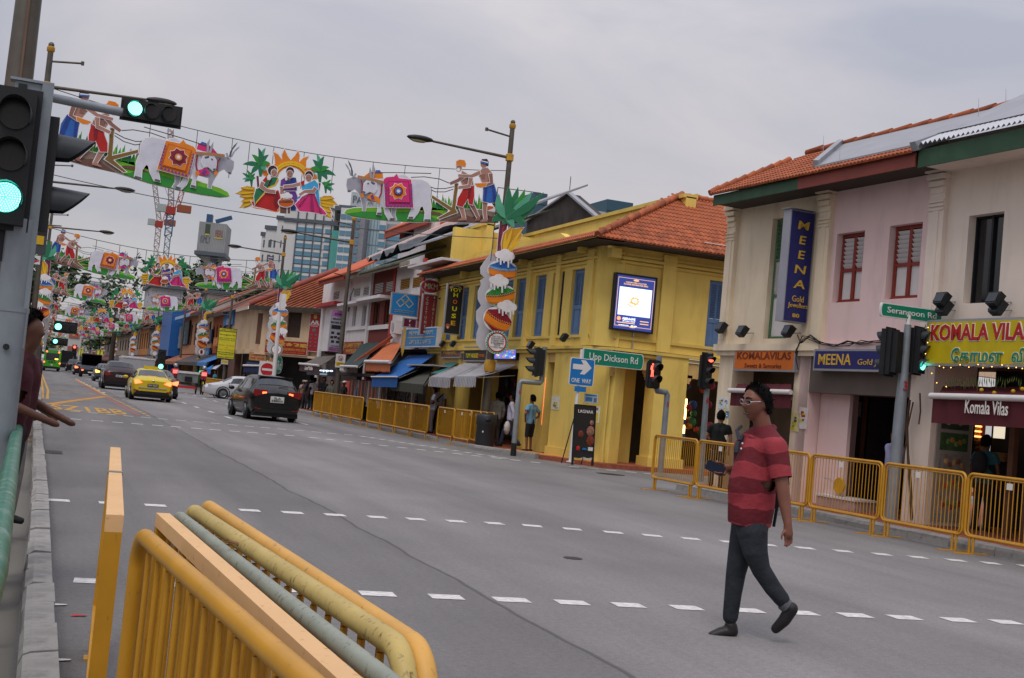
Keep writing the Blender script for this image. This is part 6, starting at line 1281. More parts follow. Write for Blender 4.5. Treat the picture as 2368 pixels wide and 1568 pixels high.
# ------ white and red shophouses along the row
R_=rpx_
M_white_w=mat('white_render','d6d1d0',.75,var=.05,vs=1.2,bump=.1,bs=20,dirt=.35,dcol='8f8a87');M_brick=mat('brownred_render','6e2a22',.75,var=.08,vs=1.5,dirt=.25,dcol='4a2420');M_red=mat('red_paint','a32a22',.6,var=.08);M_slat=mat('pale_slat','b5b1ac',.6,var=.08);M_yslat=mat('ochre_slat','b0821f',.6,var=.12);M_beige=mat('beige_board','8f8272',.7,var=.2,dirt=.3)
def unit(name,label,x0,x1,z1,m,holes=(),depth=9.,cat='shophouse',zb=3.3,P=ROW,floor_m=None,grp=None):
 """a shophouse front: upper wall with openings, party walls, dark five-foot way below"""
 t=bld(name,label,P,grp,cat);mb=MB();wall(mb,x0,x1,zb,z1,list(holes),0,.25);mb.box(x0,x0+.2,.25,depth,0,z1);mb.box(x1-.2,x1,.25,depth,0,z1);mb.box(x0+.2,x1-.2,depth-.2,depth,0,z1);mb.build('wall',m,t)
 lo=MB();
 for x in(x0,x1-.35):lo.box(x+.005,x+.34,-.01,.4,.1,zb)
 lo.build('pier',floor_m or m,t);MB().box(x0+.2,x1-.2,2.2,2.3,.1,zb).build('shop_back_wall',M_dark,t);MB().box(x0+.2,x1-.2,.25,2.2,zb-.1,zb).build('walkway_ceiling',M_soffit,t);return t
def vent(par,P,tl,br,n,m):
 x0,x1,z0,z1=px4(P,tl,br);MB().box(x0,x1,-.004,.02,z0,z1).build('vent_shade_plate',M_dark,par);louvres(par,x0,x1,z0,z1,-.02,n,m,k_=.3)  # flat dark plate; shade of the vent opening put into its colour
def roof_slope(par,x0,x1,y0,z0,y1,z1,m,th=.08,name='roof'):
 MB().prism([(x0,0),(x1,0),(x1,1),(x0,1)],lambda x,v,d:(x,y0+(y1-y0)*v,z0+(z1-z0)*v-d),0,th).build(name,m,par)
xW0,xW1,xR1,xY1=R_(zI(285,700))[0],R_(zI(868,800))[0],R_(zI(1200,300))[0],R_(zI(1745,300))[0]
hw=[px4(ROW,zI(672,545),zI(715,800)),px4(ROW,zI(790,540),zI(830,795))];hw=[(a,a+.75,c,d)for a,b,c,d in hw]
W1=unit('shophouse','white shophouse with a red fascia, slatted vents and an orange roof',xW0,xW1,7.0,M_white_w,hw)
for a,b,c,d in hw:MB().box(a,b,.18,.2,c,d).build('window',M_glassd,W1);frame(MB(),a,b,c,d,.1,.16,.05).build('frame',M_whp,W1)
for tl,br in((zI(428,375),zI(485,455)),(zI(685,335),zI(748,418)),(zI(805,315),zI(868,403))):vent(W1,ROW,tl,br,5,M_slat)
x0,x1,z0,z1=px4(ROW,zI(310,525),zI(545,525));MB().box(x0,x1,-.5,0,z0-.05,z0+.12).build('sunshade',M_red,W1);x0,x1,z0,z1=px4(ROW,zI(600,515),zI(865,505));MB().box(x0,x1,-.55,0,z0-.06,z0+.06).build('sunshade',M_white_w,W1);MB().box(x0-.1,x1,-.08,0,hw[0][2]-.2,hw[0][2]-.1).build('sill',M_white_w,W1)
p0=MB();p0.box(xW0,xW0+.5,-.12,0,.1,7.0);p0.box(R_(zI(610,600))[0]-.2,R_(zI(610,600))[0]+.2,-.1,0,3.3,7.0);p0.box(xW1-.25,xW1,-.12,0,3.3,7);p0.build('pilaster',M_white_w,W1)
zr=lambda p,d=-.7:R_(p,d)[1]
x0,x1=R_(zI(235,260),-.8)[0],R_(zI(560,200),-.8)[0];MB().box(x0,x1,-.82,-.76,zr(zI(235,295),-.8),zr(zI(235,238),-.8)).build('fascia',mat('bright_red_fascia','9c3a22',.6,var=.06),W1);MB().box(x1,xW1+.1,-.72,-.66,zr(zI(640,200)),zr(zI(640,140))).build('fascia',M_beige,W1)
ez=zr(zI(235,232),-.8);roof_slope(W1,x0-.1,xW1+.2,-.95,ez,5.4,ez+3.75,M_oroof);MB().bar((x0+.0,5.4,ez+3.8),(xW1+.2,5.4,ez+3.8),.25,.2).build('ridge',M_oroof,W1)
a,b=z7(1130,950),z7(1470,800);q=[Vector((xW1-2.2,-.3,ez+.5)),Vector((xW1-.0,4.8,ez+3.5))]
MB().bar((xW1-1.9,.1,ez+.75),(xW1-1.9,5.2,ez+3.75),.5,.25).build('party_wall_cap',M_whp,W1)
dz0=PX(z7(1790,435),19);dm_=thing('roof_lantern','orange roofed clerestory lantern with dark windows on top of the orange roof','roof lantern',ROW.o,ROW.rz);dm_.parent=W1;dm_.matrix_parent_inverse=Matrix();dm_.location=(0,0,0);dm_.rotation_euler=(0,0,0);del dm_['category'];del dm_['label']
la=[PX(z7(*p),19.0)for p in((1920,540),(2160,480),(1900,420),(2160,380),(1790,400),(2368,250),(2368,190),(1790,365))];la=[(30.3-p.y,p.z)for p in la]
MB().box(la[0][0],la[0][0]+7,5.0,8,la[0][1]-1.5,la[2][1]+.5).build('lantern_wall',M_white_w,dm_);MB().box(la[0][0]+.15,la[1][0],4.95,5.0,la[0][1]-.1,la[2][1]+.1).build('lantern_window',M_glassd,dm_)
MB().box(la[4][0],la[4][0]+8.5,4.55,4.7,la[4][1]-.25,la[4][1]+.15).build('fascia',MATS['bright_red_fascia'],dm_);roof_slope(dm_,la[4][0],la[4][0]+8.5,4.5,la[4][1]+.2,6.6,la[4][1]+1.5,M_oroof)
hr=[px4(ROW,zI(935,490),zI(985,785)),px4(ROW,zI(1072,470),zI(1110,775))];hr=[(a,a+1.05,c,d)for a,b,c,d in hr]
W2=unit('shophouse','brick red painted shophouse bay with white slatted vents and dark windows',xW1,xR1,6.95,M_brick,hr)
for a,b,c,d in hr:o=MB().box(a,b,.18,.2,c,d).build('window',M_glassd,W2);frame(MB(),a,b,c,d,.08,.16,.1).box((a+b)/2-.04,(a+b)/2+.04,.09,.15,c,d).build('frame',M_wood,W2)
for tl,br in((zI(955,272),zI(1040,378)),(zI(1095,250),zI(1175,355))):vent(W2,ROW,tl,br,6,M_slat)
x0,x1,z0,z1=px4(ROW,zI(850,460),zI(1160,440));MB().box(x0+.1,x1,-.6,0,z0-.07,z0+.07).build('sunshade',M_white_w,W2);MB().box(xW1+.1,xR1-.3,-.1,0,hr[0][2]-.22,hr[0][2]-.02).build('sill',M_white_w,W2)
pl2=MB();pl2.box(xR1-.3,xR1,-.06,0,3.3,7);pl2.build('pilaster',M_red,W2,label='bright red pilaster strip')
W3=unit('shophouse','white shophouse bay with ochre slatted vents and red edges beside the yellow shop',xR1,xY1-.02,6.9,M_white_w,[px4(ROW,zI(1560,480),zI(1640,760))])
for tl,br in((zI(1272,215),zI(1368,325)),(zI(1425,195),zI(1522,300))):vent(W3,ROW,tl,br,6,M_yslat)
vent(W3,ROW,zI(1592,100),zI(1732,200),5,M_slat)
x0=R_(zI(1535,300))[0];MB().box(x0,x0+.35,-.08,0,3.3,7).build('pilaster',M_red,W3,label='bright red pilaster strip');a,b,c,d=px4(ROW,zI(1562,480),zI(1640,760));MB().box(a,b,.15,.2,c,d).build('window',M_glassd,W3)
x0,x1=R_(zI(1395,60),-.6)[0],R_(zI(1840,10),-.6)[0];MB().box(x0,x1,-.75,0,zr(zI(1395,80),-.6),zr(zI(1395,55),-.6)).build('canopy',M_whp,W3)
x2=R_(zI(810,150))[0];zz=zr(zI(815,125));MB().box(x2,x0,-.75,-.68,zr(zI(815,165)),zz).build('fascia',M_beige,W2)
roof_slope(W2,xW1+.1,xR1+3,-.85,zz+.02,6,zz+3.3,mat('old_roof_green','5a6152',.85,var=.35,vs=1.2,dirt=.5,dcol='3a3028',ds=(1,1,1)))
tp=MB();rr=random.Random(2)
def tarp(u,v):return Vector((xW1+.8+5.6*u,-.55+3.4*v,zz+.5+1.75*v+.12*math.sin(u*17+v*6)+.1*math.sin(u*31-v*9)+.25*u))
tp.grid(tarp,40,10);tp.build('tarpaulin',mat('dark_tarp','43484d',.6,var=.3,vs=3),W2,fix=False)
roof_slope(W3,xR1+2,xY1-.2,0,zz+.9,6,zz+3.9,M_zinc);MB().bar((xW1+.2,.3,zz+1.0),(xW1+3.5,5.5,zz+3.9),.3,.2).build('party_wall_cap',M_whp,W2)
MB().tube([(R_(zI(575,970))[0],-.06,3.5),(R_(zI(620,600))[0],-.06,5.2),(R_(zI(650,470))[0],-.06,6.1),(R_(zI(690,335))[0],-.06,6.4)],.02,5).build('cable',M_cable,W1)
t=thing('air_conditioner','small white box unit on the white wall under the blue blade sign','air conditioner',ROW.w(R_(zI(1250,820))[0],-.3,R_(zI(1250,820))[1]),ROW.rz);MB().box(-.4,.4,0,.3,-.28,.28).build('case',M_whp,t);MB().lathe([(.2,0),(.2,.02),(0,.02)],n=14,T=Matrix.Rotation(rad(90),4,'X')).build('fan_grille',M_alu,t)
CV=lambda n,c:mat('canvas_'+n,c,.8,var=.12,vs=3,dirt=.25)
aw1=awning(W1,ROW,zU(215,85),zU(452,70),zU(2,178),zU(240,202),1.9,CV('taupe','625a54'),.35,CV('plum','4a2e2e'),.06);fv=R_(zU(120,232),-1.93);letters('Grand Mobiles',aw1,fv[0],-1.97,fv[1],.2,lw,1.9)
aw2=awning(W1,ROW,zI(775,1010),zI(1005,1002),zI(520,1305),zI(725,1312),2.1,CV('bottle','2b3a38'),.0,None,.05)
e0_,e1_=R_(zI(1150,935),-.1),R_(zI(560,1345),-2.0);ob=MB().bar((e0_[0],-.1,e0_[1]),(e1_[0],-2.0,e1_[1]),.3,.12);ob.build('awning_edge',CV('rust','8a4024'),aw2);MB().tube([(e1_[0]-.35,-2.05,e1_[1]-.02),(e1_[0]+.35,-2.05,e1_[1]-.02)],.1,8).build('roller_bar',M_whp,aw2)
awning(W2,ROW,zI(1105,1005),zI(1275,1012),zI(833,1247),zI(1135,1255),1.7,CV('orange','b8653a'),.4,CV('orange','b8653a'),.07,fringe=True)
awning(W3,ROW,zI(1355,1170),zI(1700,1150),zI(908,1440),zI(1225,1440),1.9,CV('blue','1d5a9c'),.38,CV('bluedk','17508e'),.03)
awning(W3,ROW,zU(1440,250),zU(1715,155),zU(1145,400),zU(1560,440),1.8,CV('charcoal','45443c'),.35,CV('charcoal2','37382f'),None,fringe=True)
awning(YB_,ROW,zU(1840,165),zU(1990,155),zU(1650,295),zU(1750,300),1.3,CV('teal','2a6a68'),.0)
MB().box(R_(zU(1440,250),-.8)[0],R_(zU(1780,130),-.8)[0],-1.1,-.2,R_(zU(1600,190),-.8)[1]-.05,R_(zU(1600,190),-.8)[1]).build('awning_flap',CV('pale','a09c98'),W3)
t=thing('dark_canopy','long dark canopy hung with clothes in front of the red and white shops','canopy',ROW.o,ROW.rz)
a,b=R_(zU(520,290),-1.6),R_(zU(900,300),-1.6);MB().box(a[0],b[0]+1,-1.7,-.1,a[1]-.1,a[1]+.02).build('canopy_roof',M_dark,t)
for k in range(18):
 x=a[0]+.3*k+.1;MB().box(x,x+.24,-1.2,-1.12,a[1]-.95-.2*(k%3),a[1]-.25).build('garment',flat(('8a2a2a','b06a4a','3a2a2a','9a4a3a','5a5a62','a8a090')[k%6]),t)
t,W_,H_=sign('banner_sign','tall red hanging banner with gold capitals among the clothes',ROW,zU(540,385),zU(610,585),-1.0,.03,M_sred,None);letters('F\nI\nS\nH\nT\nE\nC',t,0,-.01,0,H_*.92,M_gold,W_*.45)
rack=thing('sunglasses_rack','display racks of small goods under the charcoal awning','display rack',ROW.o,ROW.rz);rr=random.Random(8)
x0=R_(zU(1095,600),-.4)[0]
for k in range(3):MB().box(x0+1.6*k,x0+1.6*k+1.2,-.4,-.36,.2,2.0).build('rack_board',mat('rack_grey','4a4a4c',.6,var=.2),rack)
it=MB()
for k in range(160):x,z=x0+rr.uniform(0,4.3),rr.uniform(.3,1.95);it.box(x,x+.1,-.43,-.4,z,z+.05,k%3)
it.build('small_goods',[flat('8f9296'),flat('1d1d20'),flat('6a3a2a')],rack,kind='stuff')
for k,(p0_,p1_)in enumerate(((zU(1085,420),zU(1100,620)),(zU(1445,520),zU(1475,640)))):x,z=R_(p0_,-.5);MB().box(x-.06,x+.12,-.6,-.5,.1,max(z,2)).build('post',M_whp,rack)
def bsign(label,pr,tl,br,face,texts,edge=None,X=13.9):
 P=Plane(13,PX(pr,X).y,0);t,W_,H_=blade('blade_sign',label,P,tl,br,face,edge or M_alu)
 for s_,x,z,h,w_,m,*b in texts:letters(s_,t,x*W_,-.008,z*H_,h*H_,m,w_*W_ if w_ else None,bold=b[0]if b else 0)
 MB().bar((W_/2,.07,.42*H_),(W_/2+.5,.07,.42*H_),.05).build('bracket',M_black,t);return t,W_,H_
M_sky=mat('sky_board','1f74ad',.45,var=.06);M_tan=mat('tan_letter','a8a088',.5);M_mar=mat('maroon_board','6a1f26',.45,var=.08)
t,W_,H_=bsign('square blue blade sign with linked pale lozenges',zI(1500,500),zI(1155,368),zI(1470,690),M_sky,(('ZHULIAN JEWELLERY',0,-.28,.05,.78,M_tan),('SINGAPORE PTE LTD',0,-.35,.04,.7,M_tan)))
lz_=MB()
for cx,cz in((0,.26),(-.16,.06),(.16,.06)):
 for r0_,r1_ in((.17,.12),):
  pts=[(0,1),(1,0),(0,-1),(-1,0)]
  for i in range(4):
   p,q=pts[i],pts[(i+1)%4];f_=lambda c_,r_:Vector((cx*W_+c_[0]*r_*W_,-.012,cz*H_+c_[1]*r_*W_));lz_.add([f_(p,r0_),f_(q,r0_),f_(q,r1_),f_(p,r1_)],[(0,1,2,3)])
lz_.build('logo',M_tan,t,fix=False)
t,W_,H_=bsign('maroon COSTUME JEWELLERY blade sign standing under the red oval',zI(1720,600),zI(1545,385),zI(1690,930),M_mar,())
letters('C\nO\nS\nT\nU\nM\nE\n\u2605',t,-.2*W_,-.01,-.02*H_,H_*.88,M_tan,W_*.17);letters('\u2605\nJ\nE\nW\nE\nL\nL\nE\nR\nY',t,.24*W_,-.01,0,H_*.94,M_tan,W_*.17)
P_=Plane(13,PX(zI(1720,600),13.9).y-.02,0);a,b=P_.px(zI(1515,300)),P_.px(zI(1775,300));zc_o=P_.px(zI(1645,302))[1];t=thing('oval_sign','red oval MKM sign on top of the maroon blade','sign',P_.w((a[0]+b[0])/2,0,zc_o));rx=(b[0]-a[0])/2
MB().prism([(rx*math.cos(k*.2244),rx*.6*math.sin(k*.2244))for k in range(28)],lambda x,z,d:(x,d,z),0,.14).build('rim',M_alu,t);MB().prism([(rx*.94*math.cos(k*.2244),rx*.56*math.sin(k*.2244))for k in range(28)],lambda x,z,d:(x,d,z),-.01,0).build('face',mat('oval_red','85222a',.45),t);letters('MKM',t,0,-.015,0,rx*.52,M_tan,rx*1.25,bold=.015)
t,W_,H_=sign('shop_sign','large sky blue board with faded gold lettering behind the maroon blade',ROW,zI(1282,838),zI(1700,1058),-.5,.2,M_sky,M_whp,(('INDIAN EMPORIUM',.06,.24,.2,.66,M_tan),('GIFTS & CRAFTS',.06,-.24,.22,.6,M_tan)));MB().box(-W_*.3,W_*.45,-.008,-.002,-.01,.02).build('rule',M_gold,t);MB().ball((-W_*.42,-.005,0),(.06*W_,.01,.16*W_),6).build('emblem',M_gold,t)
t,W_,H_=bsign('dark red vertical board half hidden below the blue blade sign',zI(1500,800),zI(1300,690),zI(1455,830),mat('plum_board','5a1030',.5),(('P',0,.2,.25,.12,lw),('S',0,-.25,.25,.12,lw)))
t,W_,H_=bsign('grey and pink GM Grand Mobiles vertical board behind the lamp post',zI(540,800),zI(400,590),zI(505,1130),mat('silver_board','9b9aa8',.45,var=.08),(('GM',.1,.4,.055,.7,mat('gm_purple','3a2a5a',.5),.02),('GRANG',0,.285,.045,.75,M_sblk,.02),('MOBILES',0,.2,.05,.9,M_sblk,.02),('SALES',0,-.36,.03,.6,M_sblk),('SERVICE',0,-.41,.03,.8,MATS['gm_purple']),('TRADING',0,-.455,.03,.85,MATS['gm_purple'])))
m_=MB();m_.box(-W_*.46,W_*.46,-.004,-.001,H_*.34,H_*.49);m_.box(-W_*.46,W_*.46,-.004,-.001,-H_*.49,-H_*.4);m_.build('pink_band',mat('gm_pink','a86aa0',.5),t);m_=MB();m_.box(-W_*.4,W_*.4,-.006,-.002,H_*.04,H_*.14)
for x,z in((-.25,-.05),(.2,-.06),(-.28,-.16),(0,-.15),(.28,-.17),(-.2,-.26),(.2,-.26)):m_.box((x-.12)*W_,(x+.12)*W_,-.006,-.002,(z-.03)*H_,(z+.03)*H_)
m_.build('pictures',M_sblk,t)
sign('shop_sign','orange and red board with gold Tamil style lettering left of the dark green awning',ROW,zI(555,1000),zI(760,1150),-.1,.08,mat('redorange_board','8f2f1c',.5,var=.1),None,(('SRI GANESH TEXTILES',0,.2,.35,.92,M_gold),('WHOLESALE',0,-.25,.28,.7,M_gold)))
t,W_,H_=sign('shop_sign','dark board with a lit blue white oppo name under the grey awning',ROW,zU(90,235),zU(452,335),-.9,.1,mat('night_board','14182e',.5),None);letters('oppo',t,.18*W_,-.01,.22*H_,H_*.36,glow('oppo_light',(.75,.88,1),1.6),W_*.44,bold=.01);plate('lit_panel',t,-.02*W_,.22*W_,-.42*H_,-.15*H_,-.01,glow('case_blue',(.25,.4,.5),.5))
# ------ cream corner building with the goldsmith board
M_cream=mat('cream_wall','c4a98a',.8,var=.08,vs=.8,bump=.1,bs=15,dirt=.55,dcol='6a5a48',ds=(.7,.7,.25))
cA,cB=Vector((13.9,85.6)),Vector((19.6,77.9));ang=math.atan2(cB.y-cA.y,cB.x-cA.x);CRM=Plane(*cA,ang);cpx=CRM.px
xr_c=(cB-cA).length
GB=bld('corner_shophouse','weathered cream corner building with an old brown tile roof and a red goldsmith board',CRM)
wh_=px4(CRM,zJ(1580,692),zJ(1740,1055));wh_=(wh_[0],cpx(zJ(1772,700))[0],wh_[2],wh_[3])
mb=MB();wall(mb,0,xr_c+2,3.3,6.55,[wh_],0,.3);
cL=Vector((13.9,99.5));inv=CRM.mat().inverted();l0,l1=inv@Vector((*cL,0)),inv@Vector((*cA,0))
def cw(p,q,z0,z1,th,m_):
 d=Vector((q.x-p.x,q.y-p.y)).normalized();n=Vector((-d.y,d.x));m_.prism([(p.x,p.y),(q.x,q.y),(q.x+n.x*th,q.y+n.y*th),(p.x+n.x*th,p.y+n.y*th)],lambda x,y,dd:(x,y,z0+dd),0,z1-z0)
cw(l0,l1,3.3,6.6,.3,mb);mb.build('wall',M_cream,GB)
MB().box(wh_[0],wh_[1],.12,.16,wh_[2],wh_[3]).build('window',mat('brown_blind','3a2a20',.7,var=.15),GB)
x,z=cpx(zJ(1185,720));MB().box(x-.15,x+.3,-.01,.05,cpx(zJ(1175,1140))[1],cpx(zJ(1195,710))[1]).build('window',M_wood,GB)
lo=MB();cw(l0,l0.lerp(l1,.22),.1,3.3,.5,lo);lo.build('pier',mat('brown_pillar','6a4a40',.6,var=.15),GB,label='brown clad corner pillar');lo=MB()
for x in(.2,xr_c-2.2,xr_c-.6):lo.box(x,x+.6,0,.4,.1,3.3)
lo.build('pier',M_cream,GB);bk=MB();bk.box(0,xr_c+2,1.2,1.3,.1,3.3);a_=l0+Vector((1,1,0));cw(l0.lerp(l1,.2)+Vector((.3,.6,0)),l1+Vector((.2,.6,0)),.1,3.3,.1,bk);bk.build('shop_back_wall',M_dark,GB)
lgm=MB();cw(l0+Vector((-.1,-.25,0)),l1+Vector((-.1,-.25,0)),3.2,3.5,.3,lgm);lgm.box(-.2,xr_c+2,-.25,0,3.15,3.3);lgm.build('ledge',M_cream,GB)
rf=MB();hipz=9.6;e0c,e1c,r0c,r1c=Vector((-.6,-.7,6.5)),Vector((xr_c+3,-.7,6.5)),Vector((3.4,3.6,hipz)),Vector((xr_c+4,4.2,hipz))
rf.add([e0c,e1c,r1c,r0c],[(0,1,2,3)]);el=inv@Vector((13.2,100,6.55));el.z=6.55;rf.add([el,e0c,r0c,Vector((el.x+3.5,el.y+4,hipz))],[(0,1,2,3)]);rf.build('roof',mat('old_tile_brown','7a4630',.85,var=.4,vs=2.2,bump=.6,bs=5,dirt=.6,dcol='3a2a22',ds=(1.5,1.5,1.5)),GB,fix=False)
rib=MB()
for k in range(26):u=k/26;a=e0c.lerp(e1c,u);b=r0c.lerp(r1c,max(0,u));rib.tube([a+Vector((0,0,.03)),b+Vector((0,0,.03))],.07,4)
rib.build('tile_ribs',M_tileold,GB,kind='stuff');MB().tube([e0c+Vector((0,0,.12)),r0c+Vector((0,0,.12))],.22,8).build('ridge',mat('ridge_red','8a4436',.7,var=.15),GB);MB().bar(e0c-Vector((0,0,.12)),e1c-Vector((0,0,.12)),.15,.3).build('eave_board',M_soffit,GB)
t,W_,H_=sign('shop_sign','red goldsmith board with four gold Chinese characters',CRM,zJ(1262,1068),zJ(1832,1308),-.35,.2,mat('deepred_board','8a1f1c',.5,var=.06),mat('cream_edge','b0a088',.6),(('\u5bb6\u91d1\u767c\u9806',.16,.2,.3,.66,M_gold,.02),('SOON HUAT GOLDSMITH PTE LTD',0,-.13,.16,.92,M_gold),('\u0ba8\u0b95\u0bc8\u0b95\u0bb3\u0bcd  Tel: 6294 1860',0,-.35,.13,.85,M_orsign)))
letters('\u5bb6',t,-.42*W_,-.006,.2*H_,.3*H_,M_gold,.12*W_,bold=.02)
t,W_,H_=sign('shop_sign','tall red AR board with a gold emblem and grey product photos',CRM,zJ(1890,712),zJ(1985,1250),-.3,.15,mat('deepred_board2','8f1f22',.5,var=.06),M_whp,(('AR',0,.27,.1,.8,lw,.02),('JEWELLERS',0,.2,.03,.85,lw),('PTE LTD',0,.165,.025,.6,lw)))
m_=MB();m_.ball((0,-.01,.42*H_),(.17*W_,.01,.17*W_),10);m_.build('emblem',M_gold,t);m_=MB();m_.ball((0,-.01,.06*H_),(.2*W_,.01,.05*H_),8)
for k in range(4):
 for s_ in(-.22,.22):m_.ball((s_*W_,-.01,(-.06-.1*k)*H_),(.1*W_,.008,.02*H_),8)
m_.build('pictures',flat('5a5a66'),t)
sign('shop_sign','faded tan board under the cream ledge left of the goldsmith board',CRM,zJ(1040,1250),zJ(1265,1380),-.2,.1,mat('tan_board','a07a4a',.6,var=.3,vs=5),None,(('GOLD JEWELLERY',0,.15,.25,.85,M_sred),('MONEY CHANGER',0,-.2,.22,.8,M_sred)))
awning(GB,CRM,zJ(1010,1385),zJ(1480,1405),zJ(960,1440),zJ(1470,1450),.5,CV('navy','1f2a4a'),.45,CV('navy','1f2a4a'),.07)
# ------ farther shophouses
rr=random.Random(21)
def far_unit(y0,y1,z1,wallc,roofc,label,wins=2,signs=(),aw=None,gutter=None,blind='2a2420'):
 x0,x1=30.3-y1,30.3-y0;m=mat('far_wall_'+wallc,wallc,.8,var=.1,vs=.8,dirt=.45,dcol='5a5048',ds=(.7,.7,.25));w_=(x1-x0)/(wins*1.0)
 hs=[(x0+w_*(k+.28),x0+w_*(k+.72),4.2,z1-.9)for k in range(wins)];t=unit('shophouse',label,x0,x1,z1,m,hs)
 for a,b,c,d in hs:
  f=MB().box(a,b,.15,.2,c,d).build('window',flat(blind),t);frame(MB(),a,b,c,d,.05,.14,.07).build('frame',M_wood,f)
 if roofc:roof_slope(t,x0-.1,x1+.1,-.9,z1-.05,5,z1+3.2,mat('far_roof_'+roofc,roofc,.8,var=.25,vs=1.5,dirt=.3),.12);MB().box(x0-.1,x1+.1,-.95,-.85,z1-.3,z1).build('fascia',gutter or M_soffit,t)
 for s_,tl,br,c,lc_,st in signs:
  sign('shop_sign',s_,ROW,tl,br,-.25,.15,flat(c),None,((st,0,0,.6 if '\n' not in st else .92,.8 if '\n' not in st else .4,flat(lc_)),))
 if aw:
  mb=MB();zf,zb_=2.35,3.2;mb.grid(lambda u,v:(x0+(x1-x0)*u,-1.8+1.75*v,zf+(zb_-zf)*v),6,2);mb.grid(lambda u,v:(x0+(x1-x0)*u,-1.8,zf-.3*v),6,1);mb.build('awning',flat(aw),t,fix=False)
 return t
far_unit(100,106.5,6.6,'8a7866','4a3a32','narrow grey brown shophouse with peeling orange boards left of the cream building',2,(('pale blue vertical board behind the lane closure lamp post',zJ(690,680),zJ(800,860),'3a7ab8','c9d4e0','A\nB'),('orange square panel on the grey brown front',zJ(540,1050),zJ(590,1170),'b5642c','c98a5a','o')),'2a6aa8')
far_unit(106.5,113,6.7,'a3552c','7a3f2a','brown timber shuttered shophouse behind the second pot column',3,(('dark blue square board with orange script beside the pot column',zJ(345,960),zJ(498,1108),'1d3350','b5642c','KASHMIR'),('white board with dark vertical letters above the dark blue square',zJ(365,862),zJ(430,955),'b9b4a4','2a2a2a','U\nn\ni'),('small blue hanging board below the dark blue square',zJ(385,1195),zJ(470,1310),'1f5a92','8ab0d0','ice'),('small red lit board beside the round plaque',zJ(322,1222),zJ(380,1270),'c8463a','e8a090','SALE')),'2f2f33',blind='5a3420')
far_unit(113,124,7.2,'b59a78','5a4a40','tan shophouse hung with tall dark and grey vertical boards',3,(('tall black board with blue vertical letters on the tan front',zK(1045,620),zK(1110,1020),'17202a','3a8aa8','W\nO\nR\nL\nD'),('tall grey board with pale vertical letters on the tan front',zK(925,720),zK(975,1090),'7d7c7c','c5c3c0','E\nS\nS\nE\nN\nT\nI\nA\nL')),'3b2f2c')
CU_=far_unit(124.5,139,7.3,'a87a58','a04a2c','corner shophouse with an orange tiled roof, pale blue gutter and red wall panels',4,(('yellow vertical board on the corner shop with the pale blue gutter',zK(750,800),zK(800,1060),'c9c01f','5a5a1a','S\nA\nL\nE'),('tall red wall panel on the corner shop with the pale blue gutter',zK(620,720),zK(700,1060),'8a2a20','9a3a30',' '),('wide royal blue board with white marks over the orange shop entrance',zK(520,1120),zK(830,1205),'24408a','b5c4e0','S - DRUGSTORE')),'8a4a24',gutter=mat('pale_blue_gutter','8aa8c0',.6))
BT=far_unit(140,152,8.3,'1f4f8a',None,'tall deep blue painted building standing forward of its neighbours',1,(),None);MB().box(30.3-152,30.3-140,-1.2,0,3.0,8.6).build('front_panel',mat('deep_blue_panel','1a5596',.5,var=.08),BT)
far_unit(152,172,7.6,'c09a80','6a4a3a','peach coloured shophouse with curved ledges left of the blue building',4,(),'4a4444')
for k,(y0,y1,c,rc,lab)in enumerate(((172,186,'7a6a5c','5a4038','dim brown shophouse beyond the peach coloured one'),(186,204,'a87038','6a3a28','ochre shophouse with a rounded orange front far along'),(204,226,'8a8078','4a4038','grey shophouse far along the right side'),(226,260,'9a8a74','7a4a38','long tan shophouse row far along the right side'),(260,330,'7f7a74','5a4a44','greyish shophouse block near the vanishing point'),(330,480,'70706c','4a4440','farthest grey shophouse block on the right side'))):far_unit(y0,y1,7.2+.4*(k%3),c,rc,lab,4,(),('3a3430','6a2a24','2a4a6a')[k%3])
t=thing('neon_sign','white and green neon letters glowing in the dark shop by the blue awning','neon sign',PX(zJ(365,1450),14.5));nm=MB()
for k,(a,b)in enumerate(((zJ(325,1455),zJ(330,1395)),(zJ(330,1395),zJ(358,1395)),(zJ(405,1445),zJ(408,1392)),(zJ(318,1520),zJ(322,1490)))):nm.tube([PX(a,14.5)-t.location,PX(b,14.5)-t.location],.05,5)
nm.build('tubes',glow('neon_white',(.8,1,.95),3),t);n2=MB();n2.tube([PX(zJ(320,1545),14.5)-t.location,PX(zJ(375,1535),14.5)-t.location],.22,6);n2.build('green_glow',glow('neon_green',(.1,.6,.35),1.0),t)
t=thing('fabric_awning','steep bright blue awning left of the lane closure board','awning',ROW.o,ROW.rz);awning(t,ROW,zJ(560,1290),zJ(600,1290),zJ(415,1480),zJ(500,1490),1.8,CV('bright','1f6fb8'),.4);t2_=thing('fabric_awning','steep white awning just behind the lane closure board','awning',ROW.o,ROW.rz);awning(t2_,ROW,zJ(650,1360),zJ(690,1375),zJ(500,1480),zJ(560,1490),1.6,CV('white','b0b0b8'),.0)
LB=thing('shophouse','dark shop front along the left pavement mostly hidden by the posts','shophouse',(-4.6,60,0),rad(90));MB().box(-42,30,0,6,0,3.2).build('ground_storey',mat('left_shop_dark','4a443e',.8,var=.4,vs=.3),LB);MB().box(-42,30,.3,6,3.2,7).build('upper_storey',mat('left_shop_upper','6e5a44',.8,var=.3,vs=.3),LB)
for k in range(14):MB().box(-40+5*k,-37.6+5*k,.2,.35,4.2,6.1).build('window',M_glassd,LB)
qa,qb=PY(zV(272,110),24),PY(zV(405,490),24);t=thing('bus_stop_sign','dark bus stop panel with yellow route labels behind the grey post','bus stop sign',((qa.x+qb.x)/2-.3,24,0));w_=qb.x-qa.x+.6
